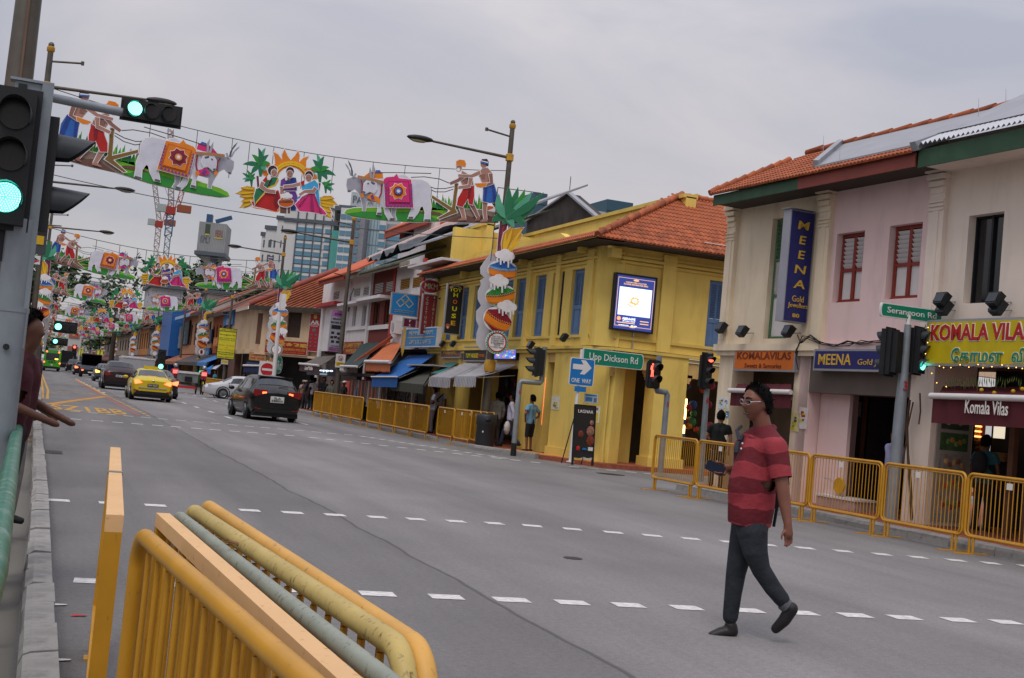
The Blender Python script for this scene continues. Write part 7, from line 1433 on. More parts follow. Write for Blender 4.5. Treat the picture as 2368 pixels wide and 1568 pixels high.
MB().box(-w_/2,w_/2,0,.12,qb.z,qa.z).build('panel',mat('stop_panel','3f4348',.5),t);MB().box(-w_/2,w_/2,-.01,.0,qa.z,qa.z+.5).build('head_band',M_syel,t);MB().box(-w_/2,w_/2,-.012,.0,qa.z-.12,qa.z).build('white_band',M_swhite,t);MB().cyl((-.2,.2,0),(-.2,.2,qa.z+.5),.08,n=8).build('post',M_post,t)
for p,l in((zV(330,210),1),(zV(330,250),1),(zV(335,275),1),(zV(300,350),.5)):q=PY(p,24);MB().box(w_/2-1.0*l-.1,w_/2-.05,-.012,0,q.z-.09,q.z+.09).build('route_label',mat('label_amber','c9a01c',.5),t)
qa,qb=PY(zV(268,492),23.5),PY(zV(356,580),23.5);t=thing('chevron_board','white board with blue and red slanted stripes under the bus stop panel','traffic sign',(qb.x,23.5,(qa.z+qb.z)/2));h_=(qa.z-qb.z)/2;MB().box(-1.2,0,0,.04,-h_,h_).build('panel',M_swhite,t)
for k in range(3):MB().prism([(-.2-.32*k,.0),(-.02-.32*k,0),(-.14-.32*k,.8*h_),(-.32-.32*k,.8*h_)],lambda x,z,d:(x,-.004+d,z),0,.004).prism([(-.3-.32*k,-.9*h_),(-.12-.32*k,-.9*h_),(-.0-.32*k,-.1*h_),(-.18-.32*k,-.1*h_)],lambda x,z,d:(x,-.004+d,z),0,.004,1).build('stripe',[flat('23324f'),M_sred],t)
qa=PY(zV(20,492),20);t=thing('shop_sign','white board ending in the letters PO at the left edge','sign',(qa.x-.35,20,qa.z));MB().box(-.8,.55,0,.05,-.32,.32).build('panel',M_swhite,t);letters('EXPO',t,-.0,-.006,0,.26,flat('24304a'),.9,bold=.02)
qa=PY(zV(10,370),19);t=thing('notice_board','black panel with yellow labels above the white board at the left edge','sign',(qa.x-.3,19,qa.z));MB().box(-.7,.45,0,.05,-.5,.5).build('panel',M_sblk,t)
for k in range(5):MB().box(.0,.3+.1*(k%2),-.006,0,-.4+.18*k,-.3+.18*k).build('label',MATS['label_amber'],t)
qa=PY(zV(8,700),21);t=thing('wall_panel','ochre wall panel at the left edge below the white board','wall panel',(qa.x-.5,21,1.5));MB().box(-.6,.5,0,.1,-1.5,2.2).build('panel',flat('9a7420'),t)
def leaf_mesh(m,seed,n,spread,size,squash=(1,1,.7),clumps=14):
 r_=random.Random(seed);mb=MB();cl=[]
 for k in range(clumps):
  v=Vector((r_.gauss(0,1),r_.gauss(0,1),r_.gauss(0,1))).normalized()*r_.uniform(.35,1);cl.append((Vector((v.x*squash[0],v.y*squash[1],v.z*squash[2]))*spread,r_.uniform(.22,.45)*spread))
 for i in range(n):
  c,s_=r_.choice(cl);p=c+Vector((r_.gauss(0,1),r_.gauss(0,1),r_.gauss(0,.8))).normalized()*s_*r_.uniform(.5,1.05)
  a=Vector((r_.uniform(-1,1),r_.uniform(-1,1),r_.uniform(-.6,.6))).normalized()*size*r_.uniform(.6,1.3);b=a.cross(Vector((r_.uniform(-1,1),r_.uniform(-1,1),r_.uniform(-1,1)))).normalized()*size*.5
  mb.add([p-a,p-b,p+a,p+b],[(0,1,2,3)],i%3)
 return mb.mesh('crown',m,fix=False)
M_lf=[mat('leaf_dark','22351f',.7,var=.3),mat('leaf_mid','33492a',.7,var=.3),mat('leaf_light','47602f',.7,var=.3)];M_bark=mat('bark','3d342c',.9,var=.3)
def tree(label,px_,Y,topx,trunk_h,spread,n,size,squash=(1,1,.7),seed=1,cl=14,cat='tree',grp='trees along and behind the street'):
 b=PY(px_,Y);z=PY(topx,Y).z;t=thing('street_tree',label,cat,(b.x,Y,0),0,grp);cz=z-spread*squash[2]
 put('crown',leaf_mesh(M_lf,seed,n,spread,size,squash,cl),t,loc=(0,0,cz));r_=random.Random(seed);tk=MB().tube([(0,0,0),(.1,0,cz*.5),(0,.2,cz)],[.5,.4,.22],8)
 for k in range(6):a=k*1.05;tk.tube([(0,.1,cz*.6),(spread*.4*math.cos(a),spread*.4*math.sin(a),cz*.95),(spread*.75*math.cos(a),spread*.75*math.sin(a),cz+spread*.3*squash[2])],[.2,.12,.05],6)
 tk.build('trunk',M_bark,t);return t
tree('broad dark rain tree on the left behind the lamp posts',(62,640),150,(62,548),8,6.4,2600,.45,(1,1,.62),3,20)
tree('smaller dark tree on the left below the broad rain tree',(78,700),250,(78,668),6,5.0,1200,.5,(1,1,.7),8)
tree('thin crowned tree silhouetted behind the second row of cut-outs',(272,690),230,(270,620),10,7.5,520,.5,(1,1,.8),4,9)
tree('bushy tree standing right of the thin crowned one',(405,690),240,(400,596),10,10,1300,.6,(1.2,1,.6),5)
tree('tree peeping over the roofs beside the construction tower',(470,690),250,(470,625),10,8,1100,.6,(1,1,.6),6)
tree('low tree behind the cream building roof',(598,670),190,(600,635),6,4.5,800,.45,(1.3,1,.5),7)
for x,y,Y,s_,lab in((268,728,290,6,'distant dark tree right of the far banners'),(236,748,360,6,'distant tree behind the far right shops'),(70,760,320,6,'distant tree on the left near the green signals'),(84,775,430,7,'farthest dark tree on the left'),(205,775,520,8,'farthest dark tree on the right')):tree(lab,(x,800),Y,(x,y),5,s_,600,.7,(1.2,1,.6),int(x))
# ------ towers, cranes
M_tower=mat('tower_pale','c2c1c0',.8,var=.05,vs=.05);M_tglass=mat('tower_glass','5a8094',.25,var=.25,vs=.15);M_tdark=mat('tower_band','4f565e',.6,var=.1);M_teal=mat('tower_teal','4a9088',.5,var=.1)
HO=PY(z7(0,1290),262);A_=PY(z7(-260,260),262);HB=Plane(HO.x,262,rad(-27));hp=HB.px
ht=thing('hotel_tower','pale hotel tower with rows of blue windows and a turquoise stair strip','tower block',HB.o,HB.rz)
X=lambda x,y=700:hp(z7(x,y))[0];ZZ=lambda x,y:hp(z7(x,y))[1]
xa,xb=X(120),X(745);zt=ZZ(400,30)
MB().box(X(-120),xb,0,25,0,zt+1.5).build('main_block',M_tower,ht);rows=[260,395,528,660,795,940,1075,1210]
wn_=MB().box(-.5,.5,-.15,.05,-.5,.5).mesh('window',M_tglass)
for r in range(11):
 zc=ZZ(200,290)-(ZZ(200,290)-ZZ(160,425))*r
 for k in range(4):
  wdt=(xb-xa)*(.22 if k<3 else .15);o=put('window',wn_,ht,loc=(xa+(xb-xa)*(.12+.25*k)+(0 if k<3 else-.02),0,zc));o.scale=(wdt,1,.95)
 MB().box(xa,xb,-.08,.02,zc-.62,zc-.54).build('sill_line',M_tdark,ht)
for k in range(5):MB().box(xa+(xb-xa)*(k/4.2)-.12,xa+(xb-xa)*(k/4.2)+.12,-.25,0,0,zt+(1.5 if k<4 else 0)).build('fin',M_tdark,ht)
MB().box(X(-120),xb+1,-.3,1,zt-2,zt-1.2).box(X(-120),xb,-.5,2,zt+1.5,zt+2).build('roof_band',M_tdark,ht)
x1_,x2_=X(760),X(880);MB().box(x1_,x2_,-1.5,6,0,ZZ(860,330)).build('stair_strip',M_teal,ht)
x3_,x4_=X(890),X(1110);MB().box(x3_,x4_,-2,18,0,ZZ(900,-60)).build('side_block',M_tower,ht);MB().box(X(1110),X(1300),-1,16,0,ZZ(1150,0)).build('shaded_block',mat('tower_pale_shaded','7d7d82',.8),ht)  # shade on this side of the hotel put into a greyer colour
MB().box(x1_,x4_,-1,6,ZZ(900,-20),ZZ(900,-120)).build('plant_room',M_tdark,ht)
for r in range(12):
 zc=ZZ(940,330)-(ZZ(200,290)-ZZ(160,425))*1.02*r+3
 for k in range(2):o=put('window',wn_,ht,loc=(x3_+(x4_-x3_)*(.25+.48*k),-2,zc));o.scale=(1.2,1,1.0)
 o=put('window',wn_,ht,loc=(X(1185),-1,zc));o.scale=(.7,1,1.1)
gt_=thing('glass_tower','pale gridded glass tower beside the hotel with a PARK sign at the top','tower block',HB.w(0,0,0),HB.rz);xg0,xg1=X(1290),X(1500);zg=ZZ(1300,-250)
MB().box(X(1175),xg1,3,18,0,zg).build('glass_face',mat('tower_mist','9fb4bd',.35,var=.06,vs=.1),gt_);gr2=MB()
for k in range(13):gr2.box(X(1175),xg1,2.9,3,k*zg/13,k*zg/13+.15)
for k in range(7):x=X(1175)+(xg1-X(1175))*k/6;gr2.box(x-.07,x+.07,2.88,3,0,zg)
gr2.build('mullions',mat('mullion_grey','7a8c94',.5),gt_,kind='stuff');MB().box(xg1,X(1600),2.5,18,0,zg*.95).build('side_block',M_tower,gt_);MB().box(X(1600),X(2100),4,18,0,ZZ(1700,150)).build('low_block',mat('tower_pale_shaded2','8b9096',.7),gt_)
for r in range(11):
 zc=ZZ(1550,230)-(ZZ(200,290)-ZZ(160,425))*1.05*r;o=put('window',wn_,gt_,loc=((xg1+X(1600))/2,2.5,zc));o.scale=(1.4,1,1.1);o=put('window',wn_,gt_,loc=((X(1620)+X(2080))/2,4,zc-2));o.scale=(X(2080)-X(1620),1,.9)
q=hp(zO(270,140));letters('PARK',gt_,q[0]+.8,2.7,q[1],1.6,M_tdark,4.6);MB().box(q[0]-2,q[0]+4.5,2.9,3.2,q[1]-1.6,q[1]+1.6).build('sign_board',mat('mist_board','a5adb0',.6),gt_)
lt2=thing('apartment_tower','stepped pale apartment tower left of the hotel','tower block',HB.w(0,14,0),HB.rz)
for a,b,zt_,nm in((zN(1215,720),zN(1300,690),0,'block'),(zN(1270,660),zN(1420,660),1,'block'),(zN(1400,570),zN(1600,560),2,'block')):
 xa_,xb_=HB.px(a,14)[0],HB.px(b,14)[0];z_=HB.px(a,14)[1];MB().box(xa_,xb_,2-zt_,15,0,z_).build(nm,M_tower,lt2);n_=int(z_/3.4);w2_=MB()
 for k in range(n_):w2_.box(xa_+(xb_-xa_)*.25,xa_+(xb_-xa_)*.45,1.9-zt_,2,3.4*k+1,3.4*k+2.6);w2_.box(xa_+(xb_-xa_)*.6,xa_+(xb_-xa_)*.85,1.9-zt_,2,3.4*k+1,3.4*k+2.6)
 w2_.build('windows',M_tdark,lt2,kind='stuff');MB().box(xa_-.3,xb_+.3,1.7-zt_,8,z_,z_+.9).build('parapet',M_tdark,lt2)
ka,kb=PY(zN(645,590),400),PY(zN(920,590),400);kz0=PY(zN(615,900),400).z;KP=Plane(ka.x,400,rad(-14));kw=KP.px(zN(905,700))[0]-KP.px(zN(630,700))[0]
kt=thing('construction_tower','grey sheeted construction tower bearing KIMLY and PERI banners','tower block',KP.o,KP.rz)
MB().box(-.8,kw-.8,0,14,kz0,ka.z).build('sheeting',mat('scaffold_sheet','8f8f90',.85,var=.08,vs=.3),kt);MB().box(.5,kw-2.5,2,12,0,kz0).build('core',mat('core_concrete','9a9894',.85,var=.1),kt);MB().box(3.5,6,1.9,2,kz0-8,kz0).build('opening',M_tdark,kt);MB().box(-1.4,kw-.2,-.5,14.5,kz0-.6,kz0+.6).build('platform',M_tdark,kt)
for k in range(18):MB().box(-.8+kw*k/18,-.8+kw*k/18+.08,-.05,0,kz0,ka.z).build('sheet_seam',mat('seam_grey','787a7c',.8),kt)
letters('KIMLY',kt,kw*.28-.8,-.1,ka.z-5.6,2.4,M_tdark,kw*.36);letters('PERI',kt,kw*.74-.8,-.1,ka.z-3.3,2.2,flat('8a5a4a'),kw*.26,bold=.02);MB().box(kw*.14,kw*.32,-.1,0,ka.z-3.8,ka.z-.6).build('logo',flat('3f4a3a'),kt);MB().box(kw*.16,kw*.3,-.15,-.1,ka.z-4.2,ka.z-3.8).box(kw*.5,kw*.8,-.15,-.1,ka.z-5,ka.z-4.7).build('banner_strip',flat('c9b02a'),kt)
MB().bar((kw*.42,5,ka.z+1),(kw*1.0,5,ka.z+3),1.2).box(.8,2.6,3,6,ka.z,ka.z+3).build('jib_stub',flat('2a4a6a'),kt)
def lattice(mb,a,b,w_,n,r,mi=0):
 a,b=Vector(a),Vector(b);d=(b-a)/n;u=Vector((w_/2,0,0))if abs(d.normalized().z)>.7 else Vector((0,0,w_/2));v=Vector((0,w_/2,0))
 for s1,s2 in((1,1),(1,-1),(-1,1),(-1,-1)):mb.bar(a+u*s1+v*s2,b+u*s1+v*s2,r,mi=mi)
 for k in range(n):
  p,q=a+d*k,a+d*(k+1);s=1 if k%2 else-1;mb.bar(p+u*s-v,q-u*s-v,r*.8,mi=mi);mb.bar(p+u*s+v,q-u*s+v,r*.8,mi=mi);mb.bar(p-u-v,p+u-v,r*.7,mi=mi)
def crane(label,pb,pt,pj,Y,c1_,c2_,w_=2.2):
 b,t_=PY(pb,Y),PY(pt,Y);j=PY(pj,Y);t=thing('tower_crane',label,'crane',(b.x,Y,0),0,'cranes behind the street');zt=t_.z
 m1=MB();lattice(m1,(0,0,0),(0,0,zt*.86),w_*.75,34,.17);m1.build('lower_mast',flat(c1_),t);m2=MB();lattice(m2,(0,0,zt*.86),(0,0,zt),w_,6,.22);m2.build('upper_mast',flat(c2_),t)
 MB().box(-1.5,1.5,-1.5,1.5,zt,zt+2.5).build('slewing_unit',flat('9a2f24'),t);MB().box(-4.5,-1.6,-1,1,zt+.5,zt+3).build('cab',flat('9aa09c'),t);MB().box(2,6.5,-1.2,1.2,zt+1.2,zt+3.6).build('counterweight',flat('8a4a30'),t)
 m3=MB();lattice(m3,(0,0,zt+2.5),(j.x-b.x,0,j.z),1.7,26,.2);m3.build('jib',flat('8f7e7a'),t);m4=MB();lattice(m4,(2,0,zt+2.5),(3.5,0,zt+11),1.4,5,.22);m4.build('a_frame',flat('9a5a50'),t);MB().tube([(3.5,0,zt+11),(j.x-b.x,0,j.z)],.08,4).build('pendant',M_wire,t)
crane('blue masted tower crane with a red slewing unit left of the grey tower',zN(285,910),zN(335,520),zN(330,-330),420,'5a6f80','3f5a72')
c2=crane('slim red lattice crane farther left',zN(185,880),zN(160,640),zN(120,-180),520,'94827e','94827e',2.0)
for lab,(a,b),Y,m,n in(('pale distant apartment block beyond the trees',(zK(-760,480),zK(-350,480)),520,'b0b2b6',14),('white block with red trimmed balconies behind the rain tree',(zV(628,935),zV(765,935)),300,'b9b6b2',5)):
 a_,b_=PY(a,Y),PY(b,Y);top_=PY(a if n==5 else zK(-700,-130),Y).z;t=thing('apartment_block',lab,'tower block',(a_.x,Y,0));w_=b_.x-a_.x;MB().box(0,w_,0,12,0,top_).build('block',flat(m),t)
 for k in range(n):MB().box(.5,w_-.5,-.2,0,top_*(k+.3)/n,top_*(k+.62)/n).build('balcony_band',flat('7d8a94' if n>5 else '9a5a4a'),t)
for lab,tl,br,c in(('square dark teal tower top above the yellow ridge',zB(1145,622),zB(1300,720),'31505f'),('small dark teal block behind the pot column leaves',zB(690,578),zB(765,640),'34525f'),('pale low tower between the gable and the teal block',zB(1075,695),zB(1165,725),'a8a6a8')):
 a,b=PY(tl,330),PY(br,330);t=thing('tower_block',lab,'tower block',(a.x,330,0));MB().box(0,b.x-a.x,0,20,0,a.z).build('block',flat(c),t);MB().box((b.x-a.x),(b.x-a.x)*1.35,3,18,0,a.z-(a.z-b.z)*.55).build('lower_block',flat(c),t);gm_=MB()
 for k in range(6):gm_.box(0,b.x-a.x,-.1,0,a.z-3.5*(k+1),a.z-3.5*(k+1)+.3)
 gm_.build('floor_lines',flat('26404c' if c!='a8a6a8' else '8a888a'),t,kind='stuff')
for lab,px0,px1,Y,zt_,c in(('pale industrial block behind the far shop roofs',zK(430,480),zK(1000,480),210,zK(760,20),'a3a2a4'),('pinkish block behind the tan shop roof',zK(1480,400),zK(2200,400),200,zK(1600,110),'b0a39c')):
 a_,b_=PY(px0,Y),PY(px1,Y);t=thing('building_block',lab,'building',(a_.x,Y,0));z_=PY(zt_,Y).z;MB().box(0,b_.x-a_.x,0,15,0,z_).build('wall',flat(c),t);MB().box(-.5,b_.x-a_.x+.5,-.6,15,z_,z_+.5).build('roof_edge',M_tdark,t)
# ------ vehicles
M_tyre=mat('tyre','17171a',.8,var=.1);M_rim=mat('rim_alloy','8a8c90',.3,metal=.8,var=.1);M_cglass=mat('car_glass','1a2126',.06,var=.05,spec=.7);M_trim=mat('black_trim','141416',.5,var=.1);M_chrome=mat('chrome','b8babd',.15,metal=.9,var=.02)
M_brake=glow('brake_light',(1,.12,.04),4);M_tail=mat('tail_red','7a1512',.2,var=.1,spec=.6);M_amber=glow('amber_light',(1,.4,.05),4);M_plw=mat('plate_white','c9c8c4',.5,var=.05)
def paint(n,c):return mat('car_'+n,c,.3,var=.04,coat=.35,spec=.4)
SED=[(0,.76,.78,.66,.42,.8,.92),(.1,.85,.87,.72,.3,.9,1.03),(.45,.88,.9,.72,.24,.94,1.08),(.7,.89,.9,.68,.22,.94,1.12),(1.6,.9,.9,.57,.2,.94,1.43),(2.4,.9,.9,.58,.2,.93,1.47),(2.95,.9,.9,.57,.2,.92,1.42),(3.75,.9,.89,.68,.2,.88,1.0),(4.35,.86,.85,.68,.24,.78,.86),(4.68,.72,.72,.58,.32,.6,.7)]
SUV=[(0,.74,.78,.66,.46,.86,.98),(.08,.84,.87,.72,.36,.95,1.1),(.25,.87,.89,.68,.3,1.0,1.22),(.62,.88,.9,.6,.26,1.02,1.54),(1.3,.89,.9,.6,.24,1.0,1.6),(2.3,.89,.9,.61,.24,.98,1.6),(2.8,.89,.9,.6,.24,.97,1.54),(3.4,.89,.88,.68,.24,.93,1.06),(4.0,.85,.84,.68,.28,.84,.92),(4.28,.72,.72,.58,.36,.66,.76)]
def ring(s):
 y,wl,wb,wr,zl,zb,zt=s
 h=[(0,zl),(wl*.94,zl),(wl,zl+.14),(wb,(zl+zb)/2+.08),(wb*.98,zb),(wr,zt-.05),(wr-.12,zt),(0,zt+.025)]
 return[Vector((x,y,z))for x,z in h]
def car_pt(S,i,t):
 """station i, ring position t (0 floor, 7 roof centre, 14 floor again on the left)"""
 i=max(0,min(len(S)-1.001,i));a,f=int(i),i-int(i);m=t>7;t=14-t if m else t;t=max(0,min(6.999,t));b,g=int(t),t-int(t)
 R0,R1=ring(S[a]),ring(S[a+1]);p=R0[b].lerp(R0[b+1],g).lerp(R1[b].lerp(R1[b+1],g),f)
 return Vector((-p.x,p.y,p.z))if m else p
def patch(par,S,i0,i1,t0,t1,m,name,off=.012,n=6,tz=None):
 def fn(u,v):
  i,t=i0+(i1-i0)*u,t0+(t1-t0)*v;p=car_pt(S,i,t);a=car_pt(S,i+.05,t)-car_pt(S,i-.05,t);b=car_pt(S,i,t+.05)-car_pt(S,i,t-.05);nn=a.cross(b)
  nn=nn.normalized()if nn.length>1e-9 else Vector((0,0,1));c=Vector((0,p.y,.7))
  if nn.dot(p-c)<0:nn=-nn
  return p+nn*off
 return MB().grid(fn,n,n).build(name,m,par,fix=False)
def wheel_mesh(r,w_=.2):
 ty=MB().lathe([(r*.62,-w_/2),(r*.93,-w_/2),(r,-w_/2+.03),(r,w_/2-.03),(r*.93,w_/2),(r*.62,w_/2)],n=22,T=Matrix.Rotation(rad(90),4,'Y')).mesh('wheel',M_tyre);rm=MB();T=Matrix.Rotation(rad(90),4,'Y')
 rm.lathe([(0,.03),(r*.2,.05),(r*.22,.02)],n=10,T=T).lathe([(r*.55,.05),(r*.66,.08),(r*.66,-.06)],n=22,T=T)
 for k in range(7):a=k*.9;rm.bar((.05,0,0),(.05,r*.6*math.cos(a),r*.6*math.sin(a)),r*.13,.02)
 return ty,rm.mesh('rim',M_rim)
WM=wheel_mesh(.33)
def lamp(par,pts,m,name,y0=-.02,y1=.14):
 for s in(1,-1):MB().prism([(x*s,z)for x,z in pts],lambda x,z,d:(x,d,z),y0,y1).build(name,m,par)
def car(name,label,at_,rz,S,p,cat='car',lights=None,tail=None,plate_=('',True),sx=1.,wheels=(.95,3.6),glass=None,grp='vehicles on the road',sign_=None):
 t=thing(name,label,cat,(at_[0],at_[1],0),rz,grp);t.scale=(sx,sx,sx);R=[ring(s)for s in S];mb=MB();n=14
 vs=[]
 for r in R:vs+=r+[Vector((-q.x,q.y,q.z))for q in r[6:0:-1]]
 mb.add(vs,[(i*n+j,i*n+(j+1)%n,(i+1)*n+(j+1)%n,(i+1)*n+j)for i in range(len(S)-1)for j in range(n)],0,True);mb.add(vs[:n],[tuple(range(n))],0,False);mb.add(vs[-n:],[tuple(range(n))],0,False)
 b=mb.build('body',p,t);k=2.5 if S is SUV else 3.1;g=glass or M_cglass;e=2.9 if S is SUV else 3.9
 patch(t,S,(2.15 if S is SUV else 3.05),(2.9 if S is SUV else 3.85),5.25,8.75,g,'rear_window');patch(t,S,6.15,6.85,5.2,8.8,g,'windscreen')
 for t0,t1 in((4.15,4.85),(9.15,9.85)):
  for a,c in(((3.1,3.55),(3.6,4.7),(4.8,6.1))if S is SUV else((3.5,4.3),(4.35,5.0),(5.08,6.3))):patch(t,S,a,c,t0,t1,g,'side_window')
 for x in(-1,1):
  for y in wheels:
   wz=S[3][1]-.07;w_=put('wheel',WM[0],t,loc=(x*wz,y,.33));rm=put('rim',WM[1],w_);rm.rotation_euler=(0,0,0 if x>0 else math.pi);rm.location.x=x*.07
   MB().lathe([(.37,0),(.43,.001)],n=20,T=Matrix.Rotation(rad(90),4,'Y'),c=(x*(S[3][2]+.003),y,.34)).build('wheel_arch',M_trim,t)
  MB().ball((x*(S[5][2]+.12),S[6][0]+.35,S[6][5]+.08),(.12,.06,.08),8).build('wing_mirror',p,t)
 MB().box(-.8,.8,.05,4.2,.16,.3).build('underbody',M_trim,t);MB().prism([(-.78,.3),(.78,.3),(.7,.45),(-.7,.45)],lambda x,z,d:(x,d,z),-.015,.2).build('rear_bumper',M_trim,t)
 zt=S[1][5];tl=tail or[(.5,zt-.14),(.8,zt-.2),(.86,zt-.02),(.84,zt+.05),(.52,zt-.03)];lamp(t,tl,lights or M_tail,'tail_light')
 if plate_[0]:
  zp=S[1][5]-.17;wt=plate_[1];h=.12 if not '\n' in plate_[0]else .22;MB().box(-.24,.24,-.035,.02,zp-h/2,zp+h/2).build('number_plate',M_plw if wt else M_trim,t);letters(plate_[0],t,0,-.04,zp,h*.72,M_trim if wt else M_plw,.42,bold=.01)
 return t
P=G(zL(1660,1110));CY=paint('taxi_yellow','c9b004')
tx=car('taxi','bright yellow taxi with brake lights glowing and a black number plate',(4.75,57.5),0,SED,CY,'taxi',M_brake,[(.48,.82),(.78,.74),(.83,.86),(.78,.95),(.62,.91)],('SHA 9622C',False))
MB().box(-.33,.33,2.1,2.3,1.48,1.6).build('roof_sign',CY,tx);MB().box(-.2,.2,.85,.9,1.17,1.2).build('high_brake_light',M_brake,tx);MB().box(-.62,.62,-.03,.02,.58,.62).build('chrome_strip',M_chrome,tx);lamp(tx,[(.6,.42),(.82,.45),(.84,.5),(.62,.48)],M_tail,'reflector');MB().ball((0,-.02,.94),(.06,.02,.035),8).build('badge',M_chrome,tx)
hv=car('car','black compact SUV with red tail lights and a white two line plate, nearest car',(8.05,44.3),rad(3),SUV,paint('black','0c0d0f'),'car',None,[(.38,.98),(.8,.84),(.87,.98),(.84,1.1),(.36,1.08)],('SLA\n5880X',True),sx=1.03)
letters('H',hv,0,-.05,1.12,.09,M_chrome,.1,bold=.01);lamp(hv,[(.55,.4),(.78,.42),(.78,.45),(.55,.44)],M_tail,'reflector');MB().box(.06,.4,.18,.2,1.22,1.24).build('rear_wiper',M_trim,hv);MB().box(-.62,.62,.55,.75,1.54,1.585).build('roof_spoiler',MATS['car_black'],hv);lamp(hv,[(.4,.985),(.55,.95),(.55,1.02),(.4,1.03)],M_brake,'lit_tail',-.03,.05)
q=G(zL(1160,950));car('car','dark maroon SUV with roof rails just ahead of the taxi',(q.x+.1,q.y,0),0,SUV,paint('maroon','2a1218'),'car',M_tail,None,('SKV 31',True),sx=1.08)
q=G(zL(2000,1090));car('car','dark maroon saloon half hidden right of the taxi with one glowing tail light',(q.x-.75,q.y,0),0,SED,paint('wine','241014'),'car',M_brake)
q=G(zL(960,835));car('car','blue grey saloon with an amber indicator ahead of the maroon SUV',(q.x+.15,q.y,0),0,SED,paint('slate','3d4854'),'car',M_amber)
q=G(zL(520,685));car('car','black car between the green bus and the pickup truck',(q.x,q.y,0),0,SUV,paint('black','0c0d0f'),'car',None,None,('SJ 82',True))
q=G(zL(390,640));car('car','silver grey car just right of the green bus',(q.x,q.y,0),0,SED,paint('silver','6a6d72'),'car')
q=G(zL(625,735));car('car','small dark car with a red light left of the pickup truck',(q.x+.2,q.y,0),0,SED,paint('black','0c0d0f'),'car',M_brake)
q=G(zM(840,972));wc=car('car','white hatchback nosing out of the side street behind the black SUV',(q.x+3.3,q.y+1.0,0),rad(90),SED,paint('white','b9b9bc'),'car',sx=1.02)
lamp(wc,[(.5,.72),(.74,.66),(.8,.8),(.62,.84)],M_chrome,'headlight',4.1,4.5)
def boxes(name,label,cat,at_,parts,rz=0.,grp='vehicles on the road'):
 t=thing(name,label,cat,(at_[0],at_[1],0),rz,grp)
 for nm,bs,m in parts:
  mb=MB()
  for b in bs:mb.box(*b)
  mb.build(nm,m,t)
 for y in parts_w:
  for x in(-1,1):w_=put('wheel',WM[0],t,loc=(x*wx,y,.4));w_.scale=(1.3,1.25,1.25)
 return t
q=G(zL(765,770));parts_w,wx=(1.0,3.6),.82
lo_=boxes('pickup_truck','dark pickup truck with an open canvas canopy over its bed','truck',(q.x,q.y,0),(('tailgate',[(-.9,.9,0,.06,.75,1.15)],mat('truck_grey','5a6066',.4,var=.1)),('bed',[(-.9,.9,.06,3.0,.7,.82),(-.9,-.85,.06,3,.8,1.2),(.85,.9,.06,3,.8,1.2)],MATS['truck_grey']),('canopy',[(-.9,.9,.1,3,2.2,2.28),(-.92,-.86,.5,3,1.15,2.2),(.86,.92,.5,3,1.15,2.2),(-.86,.86,2.9,3,.8,2.2)],mat('canvas_dark','1f2224',.8)),('cab',[(-.85,.85,3.05,4.6,.5,1.95)],MATS['truck_grey']),('chassis',[(-.6,.6,0,4.5,.4,.7),(-.85,.85,-.08,0,.45,.6)],M_trim)))
lamp(lo_,[(.68,.62),(.85,.62),(.85,.72),(.68,.72)],M_brake,'tail_light',-.1,0);MB().box(-.25,.25,-.1,-.07,.45,.57).build('number_plate',M_plw,lo_)
q=PY(zL(1480,900),100);parts_w,wx=(1.2,5.4),.95;a,b=PY(zL(1250,455),100),PY(zL(1720,490),100);hw_=(b.x-a.x)/2
wt_=boxes('box_truck','white sided truck seen over the roofs of the maroon SUV and taxi','truck',(a.x+hw_,100,0),(('cargo_box',[(-hw_,hw_,0,5.2,1.0,a.z-.12)],mat('truck_white','9a9a9c',.5,var=.06,dirt=.2)),('top_rail',[(-hw_-.03,hw_+.03,-.03,5.2,a.z-.12,a.z)],M_whp),('cab',[(-1,1,5.3,7,.6,2.3)],M_whp),('chassis',[(-.9,.9,0,6.8,.5,1.0)],M_trim)))
for k in range(9):MB().bar((-hw_+hw_*2*k/9,-.04,a.z-.1),(-hw_+hw_*2*(k+.7)/9,-.04,a.z-.02),.03).build('tie_strap',M_whp,wt_)
def bus(label,at_,W_,H_,L_,c,lit):
 global parts_w,wx
 parts_w,wx=(2.4,8.2),W_/2-.15;t=boxes('city_bus',label,'bus',at_,(),grp='buses in the left lane');m=paint(c[0],c[1]);mb=MB()
 mb.prism([(x,z+.3+(H_-.3)/2)for x,_,z in rrect(-W_/2,W_/2,-(H_-.3)/2,(H_-.3)/2,.22,4)],lambda x,z,d:(x,d,z),0,L_);mb.build('body',m,t);MB().prism([(x,z)for x,_,z in rrect(-W_*.38,W_*.38,H_*.52,H_*.86,.12,3)],lambda x,z,d:(x,d,z),-.02,.02).build('rear_window',M_cglass,t)
 for s in(-1,1):MB().box(s*(W_/2+.004),s*(W_/2+.008),.8,L_-.8,H_*.5,H_*.82).build('side_window',M_cglass,t)
 MB().box(-W_*.48,W_*.48,-.05,.1,.3,.55).build('bumper',M_trim,t)
 if lit:
  for x,z in((-.36,.92),(.36,.92),(-.46,.42),(.46,.4)):MB().ball((x*W_,-.03,z*H_),(.1,.04,.09),8).build('tail_light',M_brake,t)
  letters('SBS',t,.0,-.03,H_*.44,.2,M_trim,.8);MB().ball((0,-.02,H_*.3),(.12,.02,.12),8).build('badge',M_whp,t);MB().box(-W_*.3,W_*.3,1,3,H_,H_+.25).build('roof_unit',M_alu,t);MB().box(W_*.15,W_*.34,-.03,-.02,H_*.56,H_*.62).build('route_number',M_amber,t)
 return t
a,b=PY(zL(75,640),150),PY(zL(325,640),150);z_=PY(zL(200,368),150).z
bus('green city bus with red lamps in the far left lane',((a.x+b.x)/2,150,0),b.x-a.x,z_,11,('bus_green','3f9a12'),True)
